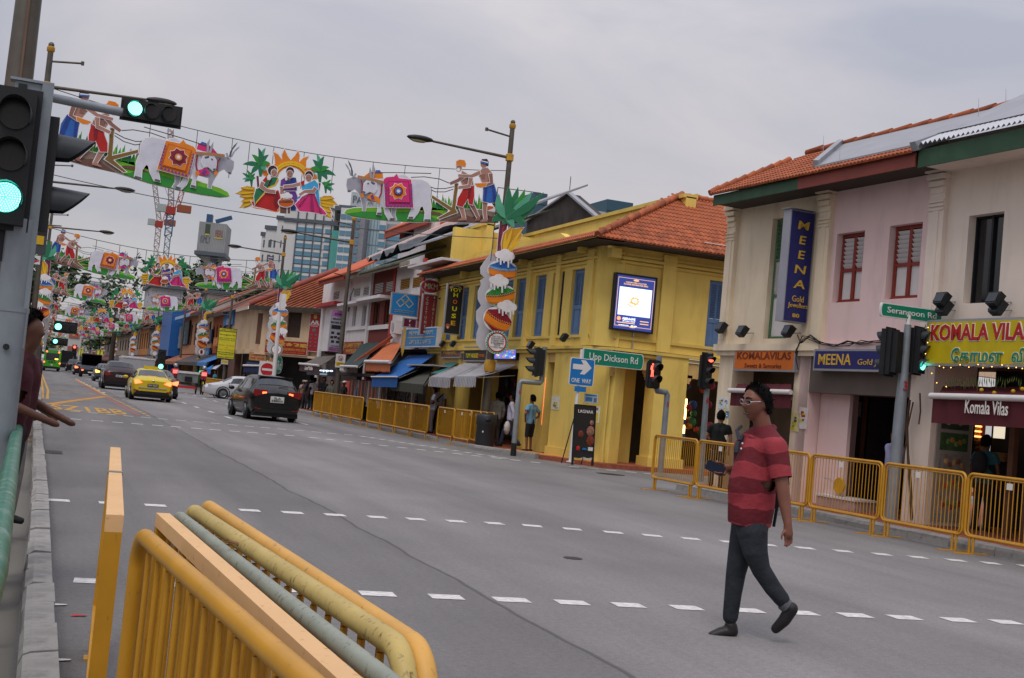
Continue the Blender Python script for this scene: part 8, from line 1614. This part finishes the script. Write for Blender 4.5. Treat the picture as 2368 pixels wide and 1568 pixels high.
bus('dark red bus left of the green bus',(a.x-1.7,166,0),2.5,4.2,11,('bus_red','3d100e'),False)
a,b=PY(zL(350,600),175),PY(zL(520,600),175);parts_w,wx=(1.2,5),1.0
boxes('box_truck','grey covered truck beyond the silver car','truck',((a.x+b.x)/2,175,0),(('cargo_box',[(-1.2,1.2,0,5,.9,PY(zL(430,445),175).z)],mat('truck_dusk','4a5054',.6,var=.15)),('rear_door',[(-1.0,1.0,-.03,0,1.1,2.7)],M_trim),('chassis',[(-1,1,0,6.6,.45,.9)],M_trim)))
q=G(zL(2240,1005));ts=thing('trishaw','trishaw with a pale loaded cart and a red frame beside the dark saloon','trishaw',(q.x-.2,q.y,0),0);k_=1.25
MB().box(-.75,.55,0,1.2,.75,1.35).build('cart_load',mat('load_grey','6a6d6c',.7,var=.25),ts);MB().box(-.8,.6,-.05,1.25,1.35,1.5).build('load_cover',M_whp,ts);MB().box(-.85,.5,-.1,1.0,.35,.5).build('red_frame',M_sred,ts);MB().box(-.35,.15,-.12,-.1,.8,1.15).build('dark_panel',M_trim,ts)
for x,y in((-.75,.4),(.5,.2),(.95,.0),(.95,1.1)):MB().tube([(x,y+.33*math.cos(a),.36+.33*math.sin(a))for a in(2*math.pi*j/20 for j in range(20))],.035,6,closed=True).build('wheel',M_tyre,ts)
MB().tube([(.95,0,.36),(.95,.25,.85),(.95,.9,.9),(.95,1.1,.36)],.03,6).tube([(.95,.9,.9),(.95,1.0,1.15)],.025,6).build('bicycle_frame',M_syel,ts)
# ------ people: skinned skeletons
TMP=bpy.data.scenes.new('skin_workshop')
def skin(name,V,E_,m,root=None,sub=1,extra=None,vox=None,cuts=(),sm=6):
 """V: name -> (point, radius); tapered limbs fused into one continuous surface, then smoothed; cuts open it at hems"""
 mb=MB();vox=vox or(.011 if sub==2 else .017);R=lambda k:sum(V[k][1])/2 if isinstance(V[k][1],tuple)else V[k][1]
 for k in V:mb.ball(V[k][0],R(k),14)
 for a,b in E_:mb.tube([V[a][0],V[b][0]],[R(a),R(b)],14)
 if extra:n0=len(mb.v);mb.v+=extra.v;mb.f+=[tuple(i+n0 for i in f)for f in extra.f];mb.m+=extra.m;mb.sm+=extra.sm
 me=mb.mesh(name,m);o=bpy.data.objects.new(name,me);TMP.collection.objects.link(o)
 r=o.modifiers.new('r','REMESH');r.mode='VOXEL';r.voxel_size=vox;r.use_smooth_shade=True;q=o.modifiers.new('s','SMOOTH');q.factor=.5;q.iterations=sm
 with bpy.context.temp_override(scene=TMP,view_layer=TMP.view_layers[0]):dg=bpy.context.evaluated_depsgraph_get();dg.update();res=bpy.data.meshes.new_from_object(o.evaluated_get(dg))
 bpy.data.objects.remove(o)
 if cuts:
  bm=bmesh.new();bm.from_mesh(res)
  for p,n,rad_ in cuts:
   p=Vector(p);n=Vector(n).normalized();fs=[f for f in bm.faces if(f.calc_center_median()-p).length<rad_];g={*fs,*(e for f in fs for e in f.edges),*(v for f in fs for v in f.verts)}
   bmesh.ops.bisect_plane(bm,geom=list(g),plane_co=p,plane_no=n);bmesh.ops.delete(bm,geom=[f for f in bm.faces if(f.calc_center_median()-p).dot(n)>1e-4 and(f.calc_center_median()-p).length<rad_],context='FACES')
  bm.to_mesh(res);bm.free()
 res.materials.clear();res.materials.append(m);res.name=name;res.polygons.foreach_set('use_smooth',[True]*len(res.polygons))
 return res
def hair_cap(c,HM,k,m,par):
 hb=MB()
 def f(u,v):
  a=2*math.pi*u;fr=math.cos(a);lim=.58-.35*max(0,fr)**.55+.1*max(0,min(1,-fr*3));b=math.pi*lim*v;n=1+.05*mnoise.noise(Vector((math.cos(a)*4,math.sin(a)*4,v*7)));return c+HM@(Vector((.092*math.sin(b)*math.sin(a)*n,.112*math.sin(b)*fr*n-.012,.138*math.cos(b)*n+.002))*k)
 hb.grid(f,32,12);r_=random.Random(int(k*1000));cc_=c
 for i in range(420):
  p=f(r_.random(),r_.uniform(.05,1)**.7);d=(p-cc_).normalized();e=Vector((r_.uniform(-1,1),r_.uniform(-1,1),r_.uniform(-1,1)));q=d.cross(e).normalized()*.006;hb.add([p-q-d*.004,p+q-d*.004,p+(d*.7+e*.5)*.017*k],[(0,1,2)])
 return hb.build('hair',m,par,fix=False)
M_skin=[mat('skin_dark','5a382a',.5,var=.08,vs=12),mat('skin_brown','7a4f3b',.5,var=.08,vs=12),mat('skin_tan','a87a5e',.5,var=.08,vs=12)];M_hair=mat('hair_black','0b0909',.85,var=.2,vs=60,spec=.08);M_hairg=mat('hair_grey','6e6a66',.7,var=.2,vs=40)
def cloth(c):return mat('cloth_'+c,c,.85,var=.13,vs=7,bump=.5,bs=9,bd=.04)
def person(label,pos,face,h=1.68,sk=0,shirt='c0bdbd',pants='23252b',hair=True,arms='down',legs='stand',short=False,shorts=False,extra=None,z=.12,lean=0.,grp=None,hairm=None,wide=1.):
 k=h/1.7;Vv=lambda x,y,z_:Vector((x*k,y*k+lean*z_*k,z_*k))
 A={'down':((.25,0,1.13),(.25,.08,.88)),'hips':((.36,-.06,1.14),(.22,.04,.98)),'fold':((.26,.05,1.13),(.05,.24,1.12)),'mouth':((.25,.1,1.14),(.06,.2,1.42)),'swing':((.24,-.1,1.14),(.24,-.12,.9)),'reach':((.26,.12,1.15),(.2,.38,1.1)),'rail':((.23,.0,1.12),(.17,.25,1.03)),'bag':((.26,-.02,1.12),(.27,.02,.86))}
 arms=arms if isinstance(arms,tuple)else(arms,arms);cuts=[]
 Lg={'stand':(((.1,.02,.48),(.11,0,.08)),((-.1,.02,.48),(-.11,-.02,.08))),'walk':(((.09,.2,.5),(.1,.28,.08)),((-.09,-.02,.48),(-.1,-.34,.16))),'sit':(((.12,.4,.82),(.13,.45,.4)),((-.12,.38,.86),(-.13,.3,.45)))}[legs]
 V={'pel':(Vv(0,0,.93),.09*k),'bel':(Vv(0,.01,1.1),.075*k),'che':(Vv(0,0,1.29),.085*k),'nek':(Vv(0,.0,1.45),.054*k),'jaw':(Vv(0,.035,1.525),.058*k),'hed':(Vv(0,.01,1.605),.083*k),'top':(Vv(0,-.01,1.63),.075*k),'nose':(Vv(0,.105,1.575),.014*k)};E_=[('pel','bel'),('bel','che'),('che','nek'),('nek','jaw'),('jaw','hed'),('hed','top'),('hed','nose')]
 S_={'nb':(Vv(0,0,1.4),.075*k)};SE=[]
 for s in(1,-1):S_.update({'p%d'%s:(Vv(.065*s,0,.9),.118*k*wide),'b%d'%s:(Vv(.06*s,.015,1.1),.112*k*wide),'c%d'%s:(Vv(.07*s,.0,1.28),.115*k*wide),'d%d'%s:(Vv(.1*s,0,1.36),.075*k)});SE+=[('p%d'%s,'b%d'%s),('b%d'%s,'c%d'%s),('c%d'%s,'d%d'%s),('d%d'%s,'nb')]
 for s,nm,(kn,an),ar in((1,'R',Lg[0],A[arms[0]]),(-1,'L',Lg[1],A[arms[1]])):
  f=lambda p:Vv(p[0]*s,p[1],p[2]);e,w_=f(ar[0]),f(ar[1]);d=(w_-e).normalized()
  V.update({'sh'+nm:(Vv(.18*s,0,1.37),.05*k),'el'+nm:(e,.042*k),'wr'+nm:(w_,.03*k),'ha'+nm:(w_+d*.07*k,(.036*k,.022*k)),'fi'+nm:(w_+d*.125*k,(.03*k,.022*k)),'th'+nm:(w_+d*.09*k+Vector((-.035*s,.03,0))*k,.012*k),'hi'+nm:(Vv(.09*s,0,.88),.09*k),'kn'+nm:(Vv(*kn),.05*k),'an'+nm:(Vv(*an),.036*k)});E_+=[('che','sh'+nm),('sh'+nm,'el'+nm),('el'+nm,'wr'+nm),('wr'+nm,'ha'+nm),('ha'+nm,'fi'+nm),('ha'+nm,'th'+nm),('pel','hi'+nm),('hi'+nm,'kn'+nm),('kn'+nm,'an'+nm)]
  S_.update({'s'+nm:(Vv(.175*s,0,1.36),.07*k),'e'+nm:(V['sh'+nm][0].lerp(e,.62 if short else 1.0),.066*k if short else .056*k)});SE+=[('d%d'%s,'s'+nm),('s'+nm,'e'+nm)];cuts.append((S_['e'+nm][0],e-V['sh'+nm][0],.16*k))if short else None
  if not short:S_['w'+nm]=(e.lerp(w_,.85),.048*k);SE.append(('e'+nm,'w'+nm))
 t=thing('person',label,'person',(pos[0],pos[1],z),face-rad(90),grp);m=M_skin[sk];cuts.append((Vv(0,0,.84),(0,0,-1),.35*k))
 put('body',skin('body',V,E_,m,'pel'),t);put('shirt',skin('shirt',S_,SE,cloth(shirt),cuts=cuts),t)
 T_={'p':(Vv(0,0,.93),.12*k),'q1':(Vv(.06,0,.92),.105*k),'q2':(Vv(-.06,0,.92),.105*k)};TE=[('q1','q2')]
 for s,nm,(kn,an)in((1,'R',Lg[0]),(-1,'L',Lg[1])):
  K,Aa=Vv(*kn),Vv(*an);T_.update({'h'+nm:(Vv(.085*s,0,.82),.098*k),'k'+nm:(K,.07*k)});TE+=[('p','h'+nm),('h'+nm,'k'+nm)]
  if not shorts:T_['a'+nm]=(K.lerp(Aa,.97),.06*k);TE.append(('k'+nm,'a'+nm))
  put('shoe',skin('shoe',{'h':(Aa+Vector((0,-.04,-.03)),.045*k),'t':(Aa+Vector((0,.14,-.045)),.036*k)},[('h','t')],cloth('1c1b1b'),'h'),t)
 put('trousers',skin('trousers',T_,TE,cloth(pants),'p'),t)
 if hair:
  hair_cap(V['hed'][0]+Vector((0,0,-.01)),Matrix.Identity(3),k*1.02,hairm or M_hair,t)
 if extra:extra(t,k)
 return t
def bagp(c,sz,mname='bag',pos=(.3,.02,.66)):
 def f(t,k):MB().ball((pos[0]*k,pos[1]*k,pos[2]*k),sz,10).tube([(pos[0]*k,pos[1]*k,pos[2]*k+sz[2]*.8),(.27*k,.03*k,.88*k)],.012,5).build(mname,cloth(c),t)
 return f
def strap(t,k):MB().tube([(-.17*k,.0,1.42*k),(-.1*k,.14*k,1.35*k),(.12*k,.17*k,1.1*k),(.18*k,0,1.0*k),(.05*k,-.17*k,1.15*k),(-.17*k,0,1.42*k)],.022,6).build('bag_strap',cloth('17171a'),t)
def pack(t,k):MB().ball((0,-.2*k,1.22*k),(.15*k,.1*k,.23*k),12).build('backpack',cloth('1a1b1e'),t)
def capf(c):return lambda t,k:MB().ball((0,.0,1.66*k),(.112*k,.115*k,.07*k),10).box(-.07*k,.07*k,.08*k,.2*k,1.63*k,1.645*k).build('cap',cloth(c),t)
def at(px_,z=.12):q=G(px_,z);return(q.x,q.y)
def atY(px_,Y):q=PY(px_,Y);return(q.x,q.y)
UP,DN,LT,RT_=rad(90),rad(-90),rad(180),0
person('man in a pale blue shirt with hands on hips watching the street corner',at(zP(745,1305),.1),rad(120),1.68,1,'6f9fc0','1d1f26',True,'hips','stand',True,True,z=.1)
person('man in a cream shirt walking away behind the numbered 6 post',at(zP(690,1255),.12),rad(80),1.76,1,'c0aca6','1d1e24',True,'down','walk',False)
person('man in a lilac shirt and jeans carrying a white carrier bag past the bin',at(zP(520,1255),.12),rad(150),1.66,0,'a8a6b8','2a3448',True,('bag','swing'),'walk',False,extra=bagp('bcb6b4',(.14,.1,.22),'carrier_bag',(-.3,.05,.62)))
person('person in grey partly hidden behind the pot column lamp post',at(zP(355,1225),.12),UP,1.66,1,'8b8886','3a3432',True)
person('dark haired man in a white football shirt with a black shoulder strap',at(zC(75,1095),.12),rad(250),1.78,0,'c0c0c8','15151a',True,('fold','down'),'stand',True,extra=strap)
person('man with a blue white patterned shirt and grey trousers beside the tall man',at(zC(38,1105),.12),rad(160),1.66,1,'a9b0c2','77707a',True,('down','fold'),'stand',True)
person('grey haired man in a grey short sleeved shirt behind the barriers',at(zC(168,1080),.12),rad(215),1.6,1,'7f7f7c','3a3836',True,'down','stand',True,hairm=M_hairg,wide=1.15)
person('man in a white shirt with hand to his mouth under the charcoal awning',at(zU(1320,960),.12),rad(225),1.68,0,'c6c4c2','2a2a2c',True,('mouth','down'),'stand',True)
person('man in a blue checked shirt walking by the green bin',at(zU(740,885),.12),rad(260),1.72,0,'7c8aa6','191b22',True,'down','walk',False)
person('woman in a grey green top passing behind the group of five barriers',at(zU(365,815),.12),rad(250),1.6,1,'4f534a','2a2a2e',True,'down','walk',True,grp='shoppers on the pavement')
person('person in black left of the warning plate post',at(zU(262,800),.12),rad(240),1.72,0,'17171a','1d1d22',True,'down','stand',True,grp='shoppers on the pavement')
person('man in a white shirt seen from behind near the far barriers',at(zU(150,770),.12),UP,1.66,0,'bcb8b6','22242a',True,'down','walk',True,grp='shoppers on the pavement')
person('person in a dark top beside the man in white seen from behind',at(zU(105,755),.12),rad(100),1.74,0,'2a2c33','1d1d22',True,'down','walk',False,grp='shoppers on the pavement')
person('person in a white cap half hidden behind the barriers',at(zU(520,850),.12),rad(200),1.62,0,'1d1d20','22242a',False,'down','stand',True,extra=capf('c0bcb8'),grp='shoppers on the pavement')
for lab,p,s in(('child in a pale hat by the farther barrier',zU(18,740),'a08a80'),('person in brown behind the child in a pale hat',zU(45,745),'4a3430')):person(lab,at(p,.12),rad(240),1.5,1,s,'2a2a2e','child' not in lab,'down','stand',True,extra=capf('a89a88')if 'child' in lab else None,grp='shoppers on the pavement')
for lab,p,Y,s in(('person in a teal top behind the far barrier row',zM(615,700),92,'1f7a86'),('person in white near the glowing shop left of the teal top',zM(465,660),96,'b5b0ae'),('person in blue by the brown pillar',zM(1080,690),90,'24509a')):person(lab,atY(p,Y),rad(200),1.6,0,s,'2a2a2e',True,'down','stand',True,grp='shoppers on the pavement')
for lab,p,x in(('rider with a helmet and bright red vest on the trishaw bicycle',(.95,.35),0),('second rider in a red vest and helmet left of the trishaw',(-.9,1.2),1)):
 person(lab,(ts.location.x+p[0],ts.location.y+p[1]),UP,1.75,0,'a8323a','22242a',False,'reach','sit' if not x else 'stand',True,z=.15,extra=lambda t,k:(MB().ball((0,0,1.65*k),(.14*k,.15*k,.13*k),10).build('helmet',M_alu,t),MB().box(-.17*k,.17*k,-.19*k,-.17*k,1.1*k,1.35*k).build('vest_panel',glow('vest_red_glow',(1,.22,.2),.6),t)))  # vest panels glow; brightness of the cloth put in as emission
person('man in a black T-shirt seen from behind by the cream pier',tuple(PINK.w(xc0+.9,-.45,0).xy),rad(65),1.62,2,'141516','2a2c33',True,('down','reach'),'stand',True,z=.13)
person('person in a lilac long sleeved shirt behind signal post 3',tuple(PINK.w(pp(zF(575,500),.1)[0]+.12,.1,0).xy),rad(100),1.56,1,'8f8fae','1d1d22',True,'swing','stand',False,z=.13)
person('man in a teal shirt with a black backpack at the restaurant door',tuple(PINK.w(pp(zF(1430,600),.75)[0],.75,0).xy),rad(20),1.58,0,'22545c','1a1c22',True,'down','stand',True,z=.13,extra=pack)
t=thing('litter_bin','dark grey round litter bin at the foot of the pot column post','litter bin',(12.72,34.75,.1));MB().lathe([(0,0),(.27,0),(.29,.1),(.29,.66),(.31,.69),(.31,.93),(.27,.99),(.12,1.02),(0,1.02)],n=20).build('drum',mat('bin_dark','2b2e33',.5,var=.12),t);MB().ball((-.05,-.3,.82),(.1,.03,.06),10).build('slot',M_black,t);MB().ball((-.17,-.24,.45),(.025,.02,.04),8).build('badge',M_whp,t)
q=at(zU(845,880));t=thing('wheelie_bin','dark green bin behind the gap in the yellow barriers','litter bin',(q[0],q[1],.12));MB().prism([(-.38,0),(.38,0),(.44,1.05),(-.44,1.05)],lambda x,z,d:(x,d,z),-.4,.4).build('tub',mat('bin_green','1f4a32',.5,var=.1),t);MB().box(-.46,.46,-.44,.42,1.05,1.14).build('lid',MATS['bin_green'],t)
# ------ the two people behind the near post
def left_man():
 pos=atY((12,780),8.95);person('man with a dark beard in a maroon top half hidden by the near grey post',pos,rad(-22),1.72,0,'3d121c','1d2029',True,'rail','stand',True,z=.12,lean=.1,wide=1.0,extra=lambda t,k:(MB().ball((0,.06,1.52*k),(.062,.055,.05),10).build('beard',M_hair,t),[MB().ball((s*.035,.108,1.615*k),(.014,.006,.008),6).build('eye',M_hair,t)for s in(-1,1)]))
 person('person in a dark red T-shirt with clasped hands beyond the bearded man',atY((42,860),11.2),rad(-40),1.58,0,'571420','6a6660',True,'rail','stand',True,z=.12)
left_man()
# ------ the man crossing the road
D0=(Vector((4.95,7.6,.8))-EYE).dot(CF)
def J(p,off=0.):return EYE+ray(p)*(D0+off)
M_ms=mat('skin_walker','74493a',.45,var=.1,vs=14,bump=.1,bs=60);mt=thing('person','man in a red striped polo shirt and dark jeans crossing the road with a phone','person',(J((1740,1480)).x,J((1740,1480)).y,0));O=mt.location.copy();j=lambda x,y,o=0.:J((x,y),o)-O
hc=j(1746,947,.0);fd=(CR*-.86-CF*.5+CU*-.03).normalized();su=CU*.99+CR*.09;su=(su-fd*su.dot(fd)).normalized();sr=fd.cross(su);HM=Matrix((sr,fd,su)).transposed()*1.06
hd=MB()
def hf(u,v):
 a,b=2*math.pi*u,math.pi*v;x,y,z=math.sin(b)*math.sin(a),math.sin(b)*math.cos(a),math.cos(b);w_=.078*(1-.28*max(0,-z)**1.5);d=.098*(1-.1*max(0,-z));p=Vector((x*w_,y*d,z*.125))
 if y>0:
  fx=abs(p.x)
  p.y+=.03*math.exp(-(fx/.013)**2)*math.exp(-((p.z+.012)/.02)**2)+.014*math.exp(-(fx/.011)**2)*math.exp(-((p.z-.012)/.022)**2)+.009*math.exp(-(fx/.03)**2)*math.exp(-((p.z+.055)/.012)**2)+.012*math.exp(-(fx/.03)**2)*math.exp(-((p.z+.095)/.02)**2)+.006*math.exp(-((p.z-.04)/.012)**2)-.012*math.exp(-((fx-.032)/.014)**2)*math.exp(-((p.z-.018)/.013)**2)-.006*math.exp(-((p.z+.068)/.006)**2)*math.exp(-(fx/.03)**2)
 return hc+HM@p
hd.grid(hf,40,34)
for s in(-1,1):hd.ball(hc+HM@Vector((.08*s,-.015,.0)),(.012,.022,.034),10,T=HM.to_4x4())
def fingers(mb,w_,d,side,up,curl,r=.0095,ln=.085):
 for i,(o_,l_)in enumerate(((-.03,.9),(-.01,1.0),(.011,.95),(.03,.78))):
  b=w_+side*o_;d1=d;d2=(d*math.cos(curl)+up*math.sin(curl));d3=(d*math.cos(curl*1.9)+up*math.sin(curl*1.9));q1=b+d1*ln*l_*.42;q2=q1+d2*ln*l_*.34;mb.tube([b,q1,q2,q2+d3*ln*l_*.26],[r,r*.95,r*.85,r*.6],7)
 b=w_-side*.034-d*.04;mb.tube([b,b-side*.02+d*.03+up*.012,b-side*.012+d*.06+up*.03],[r*1.2,r*1.05,r*.7],7)
nh=j(1820,1243,-.3);nd=(j(1824,1290,-.3)-nh).normalized();fingers(hd,nh+nd*.035,nd,fd*-1,-CF*.2+fd*.6,.5)
ph=j(1663,1098,.12);pd_=(j(1636,1092,.05)-ph).normalized()
B={'pel':(j(1737,1205),.1),'bel':(j(1740,1140),.13),'che':(j(1756,1062),.125),'nk':(j(1764,1008,.01),.064),'hd':(j(1754,966,.0),.062),'sL':(j(1793,1048,-.16),.058),'eL':(j(1809,1150,-.24),.046),'fL':(j(1812,1172,-.25),.045),'wL':(j(1820,1228,-.3),.029),'hL':(nh+nd*.02,.036),'sR':(j(1720,1048,.15),.055),'eR':(j(1712,1118,.26),.046),'wR':(j(1682,1098,.16),.031),'hR':(ph,.034),'hiL':(j(1738,1245,-.07),.07),'kL':(j(1757,1330,-.09),.045),'aL':(j(1812,1412,-.09),.04),'hiR':(j(1722,1245,.07),.07),'kR':(j(1700,1338,.07),.045),'aR':(j(1686,1448,.07),.04)}
for i,(ox,oy)in enumerate(((-6,9),(0,12),(6,13),(12,13))):a=ph+CR*.0;hd.tube([j(1668+ox*.8,1096+oy*.6,.13),j(1660+ox,1104+oy*.7,.03),j(1655+ox,1100+oy*.5,-.01)],[.0105,.0095,.007],7)
hd.tube([j(1672,1090,.1),j(1662,1084,.03),j(1654,1083,.0)],[.012,.011,.008],7)
put('body',skin('body',B,[('pel','bel'),('bel','che'),('che','nk'),('nk','hd'),('che','sL'),('sL','eL'),('eL','fL'),('fL','wL'),('wL','hL'),('che','sR'),('sR','eR'),('eR','wR'),('wR','hR'),('pel','hiL'),('hiL','kL'),('kL','aL'),('pel','hiR'),('hiR','kR'),('kR','aR')],M_ms,None,2,hd,vox=.0068,sm=3),mt)
sm_=mat('polo_stripes','8f3038',.85,var=.1,vs=6,bump=.6,bs=5,bd=.06);nt_=sm_.node_tree;bs_=nt_.nodes['Principled BSDF'];old=bs_.inputs['Base Color'].links[0].from_socket;tco=nt_.nodes.new('ShaderNodeTexCoord');sp=nt_.nodes.new('ShaderNodeSeparateXYZ');nt_.links.new(tco.outputs['Object'],sp.inputs[0]);nz=nt_.nodes.new('ShaderNodeTexNoise');nz.inputs['Scale'].default_value=4;nt_.links.new(tco.outputs['Object'],nz.inputs['Vector']);ad_=nt_.nodes.new('ShaderNodeMath');ad_.operation='MULTIPLY_ADD';ad_.inputs[1].default_value=.16;nt_.links.new(nz.outputs[0],ad_.inputs[0]);nt_.links.new(sp.outputs[2],ad_.inputs[2]);mo=nt_.nodes.new('ShaderNodeMath');mo.operation='PINGPONG';mo.inputs[1].default_value=.105;nt_.links.new(ad_.outputs[0],mo.inputs[0]);gt2=nt_.nodes.new('ShaderNodeMath');gt2.operation='GREATER_THAN';gt2.inputs[1].default_value=.052;nt_.links.new(mo.outputs[0],gt2.inputs[0]);mx_=nt_.nodes.new('ShaderNodeMixRGB');mx_.blend_type='MULTIPLY';mx_.inputs[2].default_value=(.42,.3,.38,1);nt_.links.new(gt2.outputs[0],mx_.inputs[0]);nt_.links.new(old,mx_.inputs[1]);nt_.links.new(mx_.outputs[0],bs_.inputs['Base Color'])
SV={'hem':(j(1731,1222),.16),'hip':(j(1735,1185),.17),'bel':(j(1737,1140),.176),'fat':(j(1722,1148,-.03),.13),'mid':(j(1747,1098),.168),'che':(j(1756,1066),.152),'uL':(j(1782,1046,-.1),.1),'uR':(j(1730,1044,.1),.1),'nb':(j(1764,1014,.01),.082),'sL':(j(1793,1050,-.16),.085),'eL':(j(1806,1128,-.22),.078),'sR':(j(1720,1048,.15),.082),'eR':(j(1716,1100,.22),.072)};dn=lambda a,b:j(*b)-j(*a)
put('polo_shirt',skin('polo_shirt',SV,[('hem','hip'),('hip','bel'),('bel','mid'),('fat','mid'),('hip','fat'),('mid','che'),('che','uL'),('che','uR'),('uL','nb'),('uR','nb'),('uL','sL'),('sL','eL'),('uR','sR'),('sR','eR')],sm_,None,2,cuts=[(j(1731,1226),dn((1737,1140),(1727,1226)),.42),(j(1806,1120,-.22),dn((1793,1050,-.16),(1808,1130,-.23)),.15),(j(1715,1098,.22),dn((1720,1048,.15),(1714,1110,.23)),.13)]),mt)
jn=mat('dark_jeans','24282e',.8,var=.25,vs=6,bump=.6,bs=7,bd=.05)
TV={'w':(j(1736,1205),.145),'hL':(j(1738,1245,-.07),.112),'tL':(j(1744,1288,-.09),.092),'kL':(j(1757,1330,-.09),.07),'cL':(j(1784,1372,-.09),.064),'aL':(j(1806,1400,-.09),.058),'hR':(j(1722,1245,.07),.112),'tR':(j(1710,1290,.08),.09),'kR':(j(1700,1338,.07),.074),'cR':(j(1693,1390,.07),.064),'aR':(j(1687,1440,.07),.058)}
put('jeans',skin('jeans',TV,[('w','hL'),('hL','tL'),('tL','kL'),('kL','cL'),('cL','aL'),('w','hR'),('hR','tR'),('tR','kR'),('kR','cR'),('cR','aR')],jn,None,2,vox=.009),mt)
lea=mat('shoe_leather','1d1a1b',.5,var=.2,vs=20);
put('shoe',skin('shoe',{'k':(j(1688,1462,.07),.048),'h':(j(1690,1474,.07),.05),'m':(j(1666,1478,.06),.046),'t':(j(1645,1484,.05),.034)},[('k','h'),('h','m'),('m','t')],lea,None,2,vox=.008),mt);put('shoe',skin('shoe',{'k':(j(1822,1420,-.09),.046),'h':(j(1828,1422,-.09),.05),'m':(j(1812,1448,-.08),.046),'t':(j(1792,1468,-.06),.036)},[('k','h'),('h','m'),('m','t')],lea,None,2,vox=.008),mt)
MB().tube([j(1808,1408,-.09),j(1818,1416,-.09)],.052,12).build('sock',cloth('5a5a60'),mt)
hair_cap(hc,HM,1.03,M_hair,mt)
fz=lambda x,y,z_:hc+HM@Vector((x,y,z_));gl2=MB()
for s in(-1,1):
 gl2.tube([fz(.033*s+.023*math.cos(a),.104-.012*abs(math.cos(a)*.5+.5*s)*1,.016+.016*math.sin(a))for a in(2*math.pi*i/14 for i in range(14))],.0028,5,closed=True);gl2.tube([fz(.056*s,.095,.02),fz(.078*s,.06,.022),fz(.082*s,-.01,.018)],.0028,5)
gl2.tube([fz(-.01,.112,.02),fz(.01,.112,.02)],.0025,5);gl2.build('glasses',M_chrome,mt)
ey=MB()
for s in(-1,1):ey.ball(fz(.033*s,.083,.017),(.013,.006,.008),8,T=HM.to_4x4())
ey.build('eyes',M_black,mt,kind='stuff');bw_=MB()
for s in(-1,1):bw_.tube([fz(.012*s,.1,.043),fz(.035*s,.097,.048),fz(.056*s,.084,.042)],[.005,.006,.003],6)
bw_.build('eyebrows',M_hair,mt,kind='stuff');MB().tube([fz(-.024,.083,-.064),fz(0,.103,-.062),fz(.024,.083,-.064)],[.004,.007,.004],6).build('lips',mat('lips','4a2826',.5),mt)
cc=j(1764,1003,.01);MB().tube([cc+HM@Vector((.082*math.sin(a),.082*math.cos(a)+.01,-.03-.035*math.cos(a)))for a in(2*math.pi*i/18 for i in range(18))],.018,8,closed=True).build('collar',sm_,mt)
MB().tube([j(1708,1034,-.02),j(1702,1010,.1),j(1712,1000,.16)],.014,6).tube([j(1700,1062,-.05),j(1704,1040,-.02),j(1716,1022,.05)],.017,6).build('bag_strap',cloth('2a2d36'),mt)
pb_=MB();pb_.ball(j(1790,1130,.19),(.11,.1,.2),12);pb_.tube([j(1796,1180,.02),j(1790,1215,.0),j(1787,1232,.0)],.012,5);pb_.build('backpack',cloth('17181b'),mt)
ph_o=thing('phone','dark blue phone in the walking man\'s hand','phone',j(1652,1096,.0)+O);x_=(J((1674,1106),.03)-J((1632,1086),.01)).normalized();y_=(x_.cross(CF)).normalized();n_=x_.cross(y_);hm=Matrix((x_,n_,y_)).transposed().to_4x4()
MB().prism([(x,z_)for x,_,z_ in rrect(-.074,.074,-.037,.037,.012,3)],lambda x,z_,d:hm@Vector((x,d,z_)),-.005,.006).build('case',mat('phone_blue','161f33',.4,var=.05),ph_o)
MB().ball(j(1715,1040,-.12),.008,6).ball(j(1712,1052,-.14),.008,6).build('buttons',M_whp,mt,kind='stuff')
mt.location.z+=.045;ph_o.location.z+=.045
bpy.data.scenes.remove(TMP)
# ------ pieces that stand apart become parts of their own
def split_apart(o):
 bm=bmesh.new();bm.from_mesh(o.data);bm.verts.ensure_lookup_table();seen={};isl=[]
 for v in bm.verts:
  if v.index in seen:continue
  st,g=[v],[];seen[v.index]=len(isl)
  while st:
   x=st.pop();g.append(x.index)
   for e in x.link_edges:
    y=e.other_vert(x)
    if y.index not in seen:seen[y.index]=len(isl);st.append(y)
  isl.append(g)
 bb=[([min(bm.verts[i].co[a]for i in g)-.012 for a in range(3)],[max(bm.verts[i].co[a]for i in g)+.012 for a in range(3)])for g in isl];par=list(range(len(isl)))
 def fd_(i):
  while par[i]!=i:i=par[i]
  return i
 for i in range(len(isl)):
  for k in range(i):
   if all(bb[i][0][a]<=bb[k][1][a]and bb[k][0][a]<=bb[i][1][a]for a in range(3)):par[fd_(i)]=fd_(k)
 roots=sorted({fd_(i)for i in range(len(isl))})
 if len(roots)<2 or len(roots)>60:bm.free();return
 grp={v:fd_(i)for v,i in seen.items()};kids_=list(o.children)
 for n,r in enumerate(roots):
  b2=bm.copy();b2.verts.ensure_lookup_table();bmesh.ops.delete(b2,geom=[v for v in b2.verts if grp[v.index]!=r],context='VERTS')
  if n==0:tgt=o.data.copy();o.data=tgt
  else:c=o.copy();COL.objects.link(c);c.data=tgt=o.data.copy()
  b2.to_mesh(tgt);b2.free()
 bm.free()
SPLIT={'pier','pilaster','capital','lintel','corbel','bracket','wheat','palm_leaves','cane_stem','dish','collar','rice_foam','party_wall_cap','letter','bridle','rope','reeds','blanket','garment','logo','stripe','symbol_bar','price_tag','prop','red_man','bed','ornament','fin','dish_photo','buttons','pictures','parapet','coping','cornice','bicycle_frame','banner_strip','print','picture','door_frame','sweets','toy_face'}
done={}
for o in list(SC.objects):
 if o.type=='MESH' and o.parent and o.name.split('.')[0]in SPLIT and not o.get('kind')and o.data.users==1:split_apart(o)
